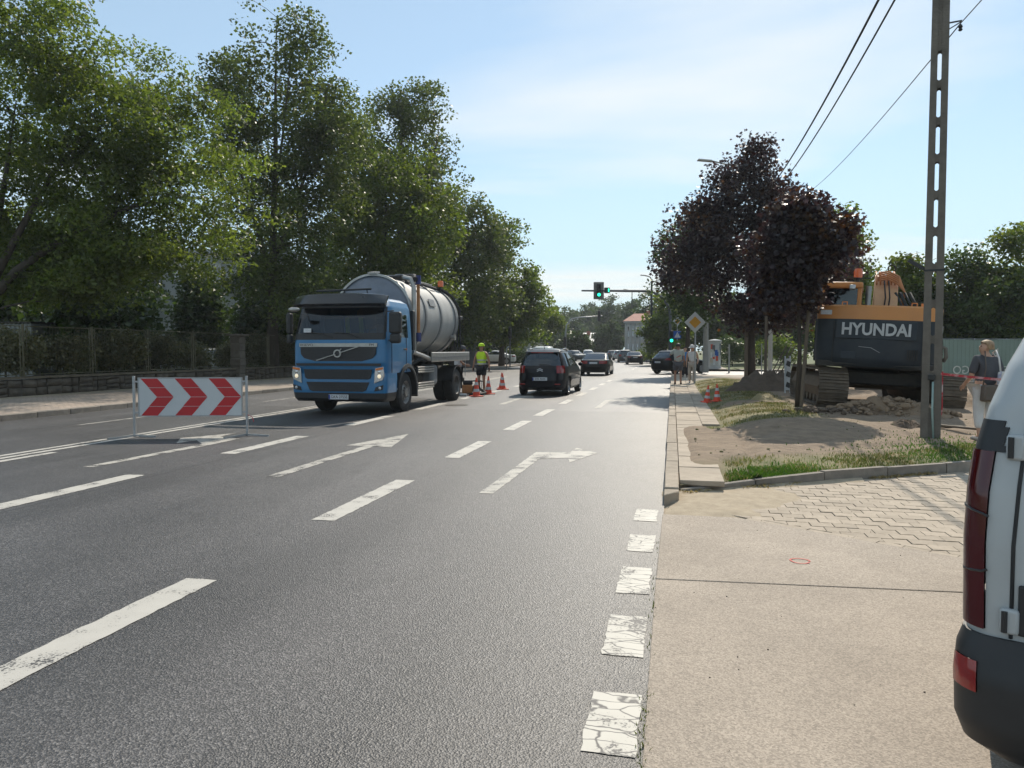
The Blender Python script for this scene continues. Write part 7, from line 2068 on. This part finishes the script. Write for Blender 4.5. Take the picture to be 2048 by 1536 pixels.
cone('orange striped traffic cone nearest to the truck wheel', (-6.58, 24.9, 0)); cone('orange striped traffic cone second from the truck, at the worker\'s feet', (-6.50, 26.3, 0))
cone('orange striped traffic cone behind, left of the last pair', (-6.98, 30.6, 0)); cone('orange striped traffic cone behind, right of the last pair', (-6.70, 29.5, 0))
gx, gy = 1.22, 21.6
cone('orange striped traffic cone standing on the right grass verge', (gx, gy, verge_z(gx, gy)), 0.76, 'cones on the right verge')
gx, gy = 0.96, 21.9
cone('darker leaning traffic cone left of the one on the grass', (gx, gy, verge_z(gx, gy)), 0.76, 'cones on the right verge', 0.08)
# ---- small pump cart beside the worker
px_, py_ = spot(941, 26.6)
pc = thing('pump_cart', 'small orange and black motor pump in a tube frame behind the truck', 'pump', (px_, py_, 0), R(20))
mb = MB()
for y_ in (-.25, .25):
    mb.tube([(-.42, y_, .05), (-.42, y_, .5), (.42, y_, .5), (.42, y_, .05), (-.42, y_, .05)], .02, 6)
mb2 = MB()
for x_ in (-.42, .42):
    for z in (.05, .5): MB().tube([(x_, -.25, z), (x_, .25, z)], .02, 6).build('cross_bar', 'dark_metal', pc)
mb.build('frame', 'dark_metal', pc)
MB().box((-.12, 0, .22), (.36, .34, .3)).build('engine', 'rust_orange', pc, bevel=.04)
MB().lathe([(.001, -.16), (.15, -.16), (.15, .16), (.001, .16)], 16, Matrix.Translation((.2, 0, .22)) @ Matrix.Rotation(R(90), 4, 'X')).build('pump', 'chassis', pc, smooth='auto')
MB().box((-.1, 0, .43), (.34, .26, .12)).build('fuel_tank', 'cloth_black', pc, bevel=.03)
MB().tube([(.3, -.1, .25), (.5, -.3, .1), (.3, -.6, .05), (-.1, -.7, .05)], .05, 8).build('hose', 'rubber', pc, smooth=True)
MB().tube([(-.6, -.55, .05), (-.2, -.75, .05)], .05, 10).build('loose_pipe', 'sign_white', pc, smooth='auto')

# ---- concrete power pole with slots
plx, ply = 4.21, 13.63
plz = verge_z(plx, ply)
pl = thing('concrete_pole', 'slotted grey concrete power pole in front of the excavator', 'pole', (plx, ply, plz - 0.1), math.atan2(-plx, ply))
def hw(z): return 0.150 - 0.0034 * z      # half width
mb = MB()
zt = 9.2
for s in (-1, 1):
    rg = []
    for i in range(24):
        z = zt * i / 23
        o_, i_ = hw(z), 0.029
        a_, b_ = s * o_, s * i_
        dd = 0.085
        rg.append([(min(a_, b_), -dd, z), (max(a_, b_), -dd, z), (max(a_, b_), dd, z), (min(a_, b_), dd, z)])
    mb.loft(rg)
z = 0.95
zs = [(0.0, z - 0.0)]
edges_ = [0.0]
k = 0
slot0 = 0.62; pitch = 0.592; sl_l = 0.47
zc = slot0
webs = []
prev_top = 0.0
while zc + sl_l < 6.75:
    webs.append((prev_top, zc)); prev_top = zc + sl_l; zc += pitch
webs.append((prev_top, zt))
for a_, b_ in webs:
    mb.box((0, 0, (a_ + b_) / 2), (0.064, 0.14, b_ - a_))
for (a_, b_) in webs[1:]:   # rounded slot ends
    for s in (-1, 1):
        mb.prism([(s * 0.036, 0), (s * 0.036, -0.03), (s * 0.012, -0.006), (0, 0)][::s], 0.11, Matrix.Translation((0, 0.055, a_)) @ Matrix.Rotation(R(90), 4, 'X'))
        if b_ < 8: mb.prism([(s * 0.036, 0), (s * 0.036, 0.03), (s * 0.012, 0.006), (0, 0)][::-s], 0.11, Matrix.Translation((0, 0.055, b_)) @ Matrix.Rotation(R(90), 4, 'X'))
mb.build('shaft', 'concrete_pole', pl)
br_ = MB().bar((0.12, 0, 6.86), (0.30, 0, 6.86), 0.02, 0.02).bar((0.12, 0, 6.76), (0.30, 0, 6.85), 0.014, 0.014); br_ = br_.build('bracket', 'dark_metal', pl)
MB().lathe([(.02, 0), (.035, .02), (.02, .04), (.035, .06), (.02, .1), (.001, .1)], 10, Matrix.Translation((0.28, 0.0, 6.70))).build('insulator', 'dark_metal', br_, smooth='auto')
MB().bar((-0.13, -0.02, 2.90), (-0.38, -0.05, 3.07), 0.055, 0.055).build('lamp_stub', 'dark_metal', pl)
MB().box((0, 0, 2.88), (0.30, 0.19, 0.03)).build('strap', 'dark_metal', pl)
MB().tube([(0.02, -0.105, 1.05), (0.02, -0.105, 0.6), (0.045, -0.105, 0.1)], 0.016, 8).build('conduit', 'conduit', pl, smooth=True)
MB().box((0.0, -0.105, 1.12), (0.11, 0.05, 0.09)).build('junction_box', 'signal_black', pl, bevel=0.01)
MB().tube([(0.155, -0.05, 1.22), (0.155, -0.06, 0.9), (0.16, -0.06, 0.65), (0.15, -0.07, 0.5)], 0.014, 5).build('tape_tail', 'tape_red', pl)
MB().tube([(0.14, -0.06, 1.62), (0.19, -0.05, 1.6), (0.2, -0.02, 1.45), (0.16, 0, 1.38)], 0.03, 6).build('cable_end', 'concrete_pole', pl, smooth=True)
# barrier tape strung to the right
tx_, ty_ = spot(2160, 11.0)
tp_ = [Vector((plx + .1, ply - .12, plz + 1.08)).lerp(Vector((tx_, ty_, 1.12)), i / 12) - Vector((0, 0, .03 * math.sin(math.pi * i / 12))) for i in range(13)]
mb = MB(); mb.loft([[p + Vector((0, 0, .02)), p + Vector((0.002, -.002, .0)), p - Vector((0, 0, .018))] for p in tp_], cap=False)
o = mb.build('barrier_tape', 'tape_red'); tag(o, 'red and white barrier tape strung from the concrete pole past the woman', 'barrier tape')

# ---- street lamp hidden behind the copper maple, and the wires to it
def street_lamp(label, loc, h, arm, rz, head=0.7, r=0.09, material='pole_pale', tilt=0.12, group='street lamps'):
    t = thing('street_lamp', label, 'street lamp', loc, rz, group)
    MB().tube([(0, 0, 0), (0, 0, h * .5), (0, 0, h - .3)], [r * 1.3, r, r * .75], 10).build('pole', material, t, smooth='auto')
    MB().tube([(0, 0, h - .4), (-.15, 0, h - .1), (-arm * .5, 0, h + .02), (-arm, 0, h + arm * tilt)], r * .45, 8).build('arm', material, t, smooth=True)
    MB().box((-arm - head * .45, 0, h + arm * tilt + .03), (head, .26, .09), Matrix.Rotation(R(5), 4, 'Y'), taper=(.85, .8)).build('lamp_head', material, t, bevel=.03)
    return t
LX, LY = spot(1540, 36)
street_lamp('tall street lamp whose arm reaches out of the dark purple maple', (LX, LY, .1), 10.1, 2.9, CAM_YAW, .75, .085)
def wire(label, a, b, sag, r, n=14, twist=False):
    a, b = Vector(a), Vector(b)
    pts = [a.lerp(b, i / n) - Vector((0, 0, sag * 4 * (i / n) * (1 - i / n))) for i in range(n + 1)]
    o = MB().tube(pts, r, 6).build('overhead_cable', 'wire_black', smooth=True)
    tag(o, label, 'cable', 'overhead cables')
wire('thick twisted overhead cable, left of the close pair', (plx - .12, ply, plz + 8.95), (LX - .1, LY, 9.3), .35, .028)
wire('thick overhead cable, right of the close pair', (plx + .12, ply, plz + 8.80), (LX + .1, LY, 9.1), .40, .022)
bpx, bpy_ = plx + .28 * math.cos(math.atan2(-plx, ply)), ply + .28 * math.sin(math.atan2(-plx, ply))
wire('thin overhead cable running far from the pole bracket', (bpx, bpy_, plz + 6.72), (LX + 2.6, LY + 6, 10.2), .25, .010)
ex_, ey_ = spot(2300, 6)
wire('thin overhead cable from the pole bracket to the upper right', (bpx, bpy_, plz + 6.72), (ex_, ey_, 6.0), .02, .008)

# ---- signs
def diamond(t, y, z, half, par):
    b_ = MB().prism([(0, -half), (half, 0), (0, half), (-half, 0)], .02, Matrix.Translation((0, y, z)) @ F).build('panel', 'sign_white', par, bevel=.01)
    k = half * .56
    MB().prism([(0, -k), (k, 0), (0, k), (-k, 0)], .004, Matrix.Translation((0, y - .021, z)) @ F).build('yellow_field', 'sign_yellow', b_)
sx_, sy_ = spot(1389, 33.2)
sg = thing('priority_road_sign', 'large white and yellow diamond priority sign on a post by the pavement', 'sign', (sx_, sy_, .12), CAM_YAW)
MB().tube([(0.03, .04, 0), (0.03, .04, 2.95)], .034, 10).build('post', 'galvanised', sg, smooth='auto')
diamond(sg, 0, 2.70, .47, sg)
# ---- gantry with signals over the right lanes
gx, gy = spot(1340, 57)
ga = thing('signal_gantry', 'curved mast arm carrying a green traffic light over the right lanes', 'traffic light', (gx, gy, .1), CAM_YAW)
arc = [(0, 0, 0), (0, 0, 2), (-.02, 0, 3.7)] + [(-1.9 + 1.9 * math.cos(R(a_)), 0, 3.9 + 2.05 * math.sin(R(a_))) for a_ in range(10, 91, 10)] + [(-4.4, 0, 5.97), (-6.75, 0, 5.98)]
MB().tube(arc, [.12, .115, .11] + [.10] * 9 + [.085, .06], 10).build('mast', 'cabinet_grey', ga, smooth=True)
def signal(par, x, z, h=.95, board=False, lit=True, y=-.12, back=False):
    b_ = MB().box((x, y, z), (.32, .22, h)).build('signal_head', 'signal_black', par, bevel=.04)
    if board: MB().box((x, y + .09, z), (.78, .02, h + .32)).build('backboard', 'signal_board', b_, bevel=.05)
    for i, m_ in enumerate(('lens_dark', 'lens_dark', 'lens_green' if lit else 'lens_dark')):
        zz = z + h * (.32 - .32 * i)
        MB().lathe([(.001, .02), (.09, .015), (.12, 0)], 18, Matrix.Translation((x, y - .112, zz)) @ F).build('lens', m_, b_, smooth=True)
        MB().lathe([(.14, 0), (.15, .14)], 14, Matrix.Translation((x, y - .11, zz)) @ F, a0=R(20), a1=R(160)).build('hood', 'signal_black', b_)
    return b_
signal(ga, -5.45, 5.98, .98, True)
b_ = MB().box((-4.83, -.1, 6.0), (.42, .2, .42)).build('side_signal', 'signal_black', ga, bevel=.03)
MB().add([(-4.76, -.203, 5.88), (-4.68, -.203, 5.88), (-4.68, -.203, 6.12), (-4.76, -.203, 6.12)], [(0, 1, 2, 3)]).build('lens', 'lens_green', b_)
signal(ga, 0.02, 2.5, .9, False, y=-.26)
cs = thing('crossing_sign_post', 'post with a small diamond sign above a blue pedestrian crossing sign', 'sign', (*spot(1354, 55.5), .1), CAM_YAW)
MB().tube([(0, .04, 0), (0, .04, 4.1)], .035, 8).build('post', 'galvanised', cs, smooth='auto')
diamond(cs, 0, 3.62, .36, cs)
def crossing(par, x, z, s):
    q = MB().box((x, 0, z), (s, .02, s)).build('crossing_panel', 'sign_blue', par, bevel=.008)
    MB().prism([(-s * .40, -s * .36), (s * .40, -s * .36), (0, s * .38)], .004, Matrix.Translation((x, -.011, z)) @ F).build('white_triangle', 'sign_white', q)
    mb = MB(); mb.sphere((x + s * .02, -.017, z + s * .1), s * .05, 8, 6, (1, .2, 1))
    mb.bar((x, -.017, z + s * .03), (x - s * .02, -.017, z - s * .12), s * .07, .004); mb.bar((x - s * .02, -.017, z - s * .1), (x - s * .12, -.017, z - s * .3), s * .05, .004); mb.bar((x - s * .02, -.017, z - s * .1), (x + s * .1, -.017, z - s * .3), s * .05, .004)
    mb.build('walking_figure', 'plate_ink', q)
crossing(cs, 0, 2.62, .56)
MB().box((0, 0, 1.95), (.5, .02, .5)).build('lower_panel', 'weed_green', cs)
# ---- far signals, lamps and poles round the crossing
fg = thing('far_signal_gantry', 'distant grey mast arm with dark signals above the left lanes', 'traffic light', (*spot(1131, 84), .1), CAM_YAW)
MB().tube([(0, 0, 0), (0, 0, 3.4), (.12, 0, 4.3), (.7, 0, 5.0), (1.6, 0, 5.15), (4.1, 0, 5.3)], [.1, .1, .09, .08, .07, .05], 8).build('mast', 'galvanised', fg, smooth=True)
signal(fg, 3.72, 5.3, 1.2, False, False); signal(fg, -.1, 2.4, 1.1, False, False)
for u, d, z, lb in ((1293, 90, 2.6, 'dark traffic light post left of the far power pole'), (1020, 66, 3.0, 'dark traffic light post on the left behind the traffic cones')):
    q = thing('traffic_light', lb, 'traffic light', (*spot(u, d), .1), CAM_YAW, 'traffic lights at the crossing')
    MB().tube([(0, 0, 0), (0, 0, z + .6)], .06, 8).build('post', 'cabinet_grey', q, smooth='auto'); signal(q, 0, z, 1.0, False, False)
cs = thing('crossing_sign_post', 'distant blue pedestrian crossing sign on the left island', 'sign', (*spot(1047, 92), .1), CAM_YAW)
MB().tube([(0, .04, 0), (0, .04, 3.2)], .035, 8).build('post', 'galvanised', cs, smooth='auto'); crossing(cs, 0, 2.7, .75)
cs = thing('crossing_sign_post', 'distant blue pedestrian crossing sign right of the far power pole', 'sign', (*spot(1312, 100), .1), CAM_YAW)
MB().tube([(0, .04, 0), (0, .04, 3.2)], .035, 8).build('post', 'galvanised', cs, smooth='auto'); crossing(cs, 0, 2.6, .7)
street_lamp('dark far power pole with a lamp arm right of the traffic light', (*spot(1302, 80), .1), 9.3, .75, CAM_YAW, .5, .13, 'dark_metal')
street_lamp('thin farthest street lamp left of the dark power pole', (*spot(1263, 125), .1), 11.4, .9, CAM_YAW, .6, .09, 'dark_metal')
street_lamp('pale square-looking concrete lamp post behind the priority sign', (*spot(1411, 50), .1), 6.6, 1.0, CAM_YAW, .5, .16, 'pole_pale')
cp2 = thing('railing_post', 'bent galvanised pipe rail at the left kerb behind the cones', 'railing', (*spot(1013, 56), .12), CAM_YAW)
MB().tube([(0, 0, 0), (0, 0, 1.55), (.06, 0, 1.68), (.2, 0, 1.72)], .045, 8).build('pipe', 'galvanised', cp2, smooth=True)
# ---- advertising column with posters
ad = thing('advertising_column', 'round advertising column covered with torn posters beside the pale lamp post', 'advertising column', (*spot(1429, 60), .085), CAM_YAW)
MB().lathe([(.52, 0), (.52, .15), (.48, .2), (.48, 2.15), (.55, 2.2), (.55, 2.28), (.001, 2.4)], 28).build('column', 'render_grey', ad, smooth='auto')
pmats = ('sign_white', 'plate_white', 'hoarding', 'sign_blue', 'print_red', 'render_grey', 'shirt_pale', 'cabinet_grey')
for k in range(26):
    a0 = R(-170 + 160 * rnd.random()); w_ = R(rnd.uniform(18, 32)); z0 = rnd.uniform(.25, 1.6); hh = rnd.uniform(.3, .55)
    MB().lathe([(.484 + .002 * k / 4, z0), (.484 + .002 * k / 4, z0 + hh)], 5, None, a0, a0 + w_).build('poster', pmats[k % 8], ad)
# ---- things on the verge: stakes, striped board, tools, soil heaps, scrap
def stake(label, u, d, h, lean=0.0, r=.035, mt_='wood'):
    x_, y_ = spot(u, d)
    z_ = verge_z(x_, y_) if y_ < 36 and x_ < 8 else .085
    o = MB().tube([(0, 0, -.1), (lean * .5, 0, h * .5), (lean, 0, h)], [r, r * .95, r * .9], 8).build('tree_stake', mt_, smooth='auto')
    o.location = (x_, y_, z_); tag(o, label, 'stake', 'stakes and posts on the verge')
stake('wooden stake left of the thick purple maple trunk', 1492, 28.3, 2.5, 0, .07); stake('wooden stake right of the thick purple maple trunk', 1531, 25, 2.4, .0, .05)
stake('leaning wooden stake tied to the smaller purple maple', 1603, 16.8, 2.3, .14, .04)
stake('thin grey post on the corner pavement behind the maple stakes', 1523, 45, 1.9, 0, .03, 'galvanised'); stake('pale post on the corner pavement left of the maple', 1458, 52, 1.9, 0, .06, 'pole_pale')
sb = thing('striped_board', 'black and white striped board standing left of the excavator track', 'barrier', (*spot(1576, 22.5), .27), CAM_YAW + R(25))
MB().box((0, 0, .6), (.16, .03, .95)).build('board', 'sign_white', sb)
for k in range(3): MB().box((0, -.018, .28 + k * .32), (.16, .008, .15), Matrix.Rotation(R(20), 4, 'Y')).build('black_stripe', 'signal_black', sb)
for s in (-1, 1): MB().bar((s * .1, 0, 0), (s * .1, .02, 1.15), .03).build('post', 'sign_white', sb)
for k in range(3):
    x_, y_ = spot(1545 + k * 9, 24)
    o = MB().tube([(0, 0, .0), (.75, .2, 1.45)], .018, 6).build('tool_handle', 'wood'); o.location = (x_ - .3, y_, verge_z(x_, y_))
    tag(o, ('left', 'middle', 'right')[k] + ' one of three tool handles leaning by the soil heap', 'tool', 'leaning tools')

def heap(name, label, u, d, rx, ry, h, material, seed, nz=.25, z0=None):
    x0, y0 = spot(u, d)
    rg = np.random.default_rng(seed); n1, n2 = 40, 26
    vs, fs = [], []
    ph = rg.uniform(0, 6, 8)
    for i in range(n2 + 1):
        r_ = i / n2
        for j in range(n1):
            a_ = 2 * math.pi * j / n1
            ro = 1 + .18 * math.sin(2 * a_ + ph[0]) + .1 * math.sin(5 * a_ + ph[1])
            x_, y_ = r_ * rx * math.cos(a_) * ro, r_ * ry * math.sin(a_) * ro
            z_ = h * (1 - r_ ** 1.5) * (1 + nz * math.sin(x_ * 5 + ph[2]) * math.sin(y_ * 6 + ph[3]) + nz * .4 * math.sin(x_ * 17 + ph[4] + 3 * y_) ) + h * nz * .5 * rg.normal(0, .35) * (1 - r_ ** 3)
            gz = verge_z(x0 + x_, y0 + y_) if (y0 + y_ < 36 and x0 + x_ < 14) else .1
            vs.append((x_, y_, gz - .03 + max(0, z_)))
    for i in range(n2):
        for j in range(n1):
            a_ = i * n1 + j; b_ = i * n1 + (j + 1) % n1
            fs.append((a_, a_ + n1, b_ + n1, b_))
    o = np_mesh(name, np.array(vs), np.array(fs), 4, material, smooth=False)
    o.location = (x0, y0, 0)
    tag(o, label, 'soil heap', 'soil heaps at the dig')
    return o
mat('soil_dark', (0.075, 0.055, 0.04), 0.95, c2=(0.13, 0.095, 0.068), nscale=5, detail=9, space='World', bump=0.9, bscale=22)
mat('soil_clay', (0.26, 0.185, 0.12), 0.95, c2=(0.16, 0.115, 0.078), nscale=5, detail=9, space='World', bump=0.9, bscale=22)
def clods(label, u, d, rx, ry, k, material, seed):
    x0, y0 = spot(u, d); rg = random.Random(seed); mb = MB()
    for i in range(k):
        a_ = rg.uniform(0, 6.28); q = rg.random() ** .6
        x_, y_ = x0 + rx * q * math.cos(a_), y0 + ry * q * math.sin(a_)
        r_ = .015 + .075 * rg.random() ** 3
        mb.sphere((x_, y_, verge_z(x_, y_) + (.26 if k > 200 else .05) * max(0, 1 - q ** 1.4) + r_ * .2), r_, 6, 4, (rg.uniform(.7, 1.3), rg.uniform(.7, 1.3), rg.uniform(.5, .9)))
    o = mb.build('soil_clods', material); tag(o, label, 'soil', kind='stuff')
clods('loose clay clods over the heap between the excavator tracks', 1785, 15.7, 1.25, 1.0, 420, 'soil_clay', 3)
clods('dark clods spilled round the left excavator track', 1655, 15.6, .9, .5, 110, 'soil_dark', 4)
heap('soil_heap', 'clay soil heap between the excavator tracks', 1785, 15.7, 1.15, .8, .30, 'soil_clay', 1, .4)
heap('soil_heap', 'dark soil heap at the foot of the purple maple', 1545, 24.2, 1.4, 1.0, .62, 'soil_dark', 2)
heap('soil_heap', 'low soil heap behind the right excavator track', 1960, 17.5, 1.6, 1.2, .30, 'soil_clay', 3)
heap('soil_heap', 'small dark clod pile left of the concrete pole', 1815, 13.7, .35, .25, .14, 'soil_dark', 4, .5)
o = heap('hay_pile', 'small pile of dry cut grass on the right verge', 1535, 19.6, .48, .36, .17, 'grass_dry', 5, .5); o['category'] = 'hay'; del o['group']
# timber offcuts beside the pole foot
for k, (u, d, a_, lb) in enumerate(((1893, 13.6, 20, 'weathered plank on the ground right of the concrete pole'), (1912, 13.2, -35, 'second weathered plank crossing the one right of the concrete pole'))):
    x_, y_ = spot(u, d)
    o = MB().box((0, 0, 0), (.75, .10, .035)).build('plank', 'wood', bevel=.006); o.location = (x_, y_, verge_z(x_, y_) + .03 + .035 * k); o.rotation_euler = (.02, .03, R(a_)); tag(o, lb, 'plank')
# clods and pebbles scattered over the bare earth and the driveway
cl = MB()
for i in range(700):
    x_ = rnd.uniform(.3, 7.5); y_ = rnd.uniform(9.5, 20)
    if y_ < kerb_y(x_) + .1 or dirt_zone(x_, y_) < .5: continue
    r_ = .006 + .03 * rnd.random() ** 4
    cl.sphere((x_, y_, verge_z(x_, y_) + r_ * .3), r_, 5, 3, (1, rnd.uniform(.6, 1.2), .6))
o = cl.build('clods', 'verge_soil'); tag(o, 'small clods and pebbles strewn over the bare earth', 'pebbles', kind='stuff')
cl = MB()
for i in range(170):
    x_ = rnd.uniform(-.1, 3.2); y_ = rnd.uniform(2.2, 8.2)
    r_ = .002 + .004 * rnd.random() ** 3
    cl.sphere((x_, y_, .008 + r_ * .4), r_, 5, 3, (1, rnd.uniform(.6, 1.2), .7))
o = cl.build('grit', 'paver_bed'); tag(o, 'fine grit scattered on the concrete driveway', 'pebbles', kind='stuff')

# ---- summer haze: one closed box of thin air round the place
hz = bpy.data.materials.new('haze_air'); hz.use_nodes = True
hn, hl_ = hz.node_tree.nodes, hz.node_tree.links
hn.remove(hn['Principled BSDF'])
pv = hn.new('ShaderNodeVolumePrincipled')
pv.inputs['Color'].default_value = (0.86, 0.93, 1.0, 1)
pv.inputs['Density'].default_value = 0.00036
pv.inputs['Anisotropy'].default_value = 0.3
hl_.new(pv.outputs[0], hn['Material Output'].inputs['Volume'])
M['haze_air'] = hz
o = MB().box((-60, 170, 14), (520, 470, 31)).build('haze', 'haze_air')
tag(o, 'pale summer haze in the air over the whole street', 'haze', kind='stuff')
scene.cycles.volume_bounces = 0
scene.cycles.volume_step_rate = 8.0
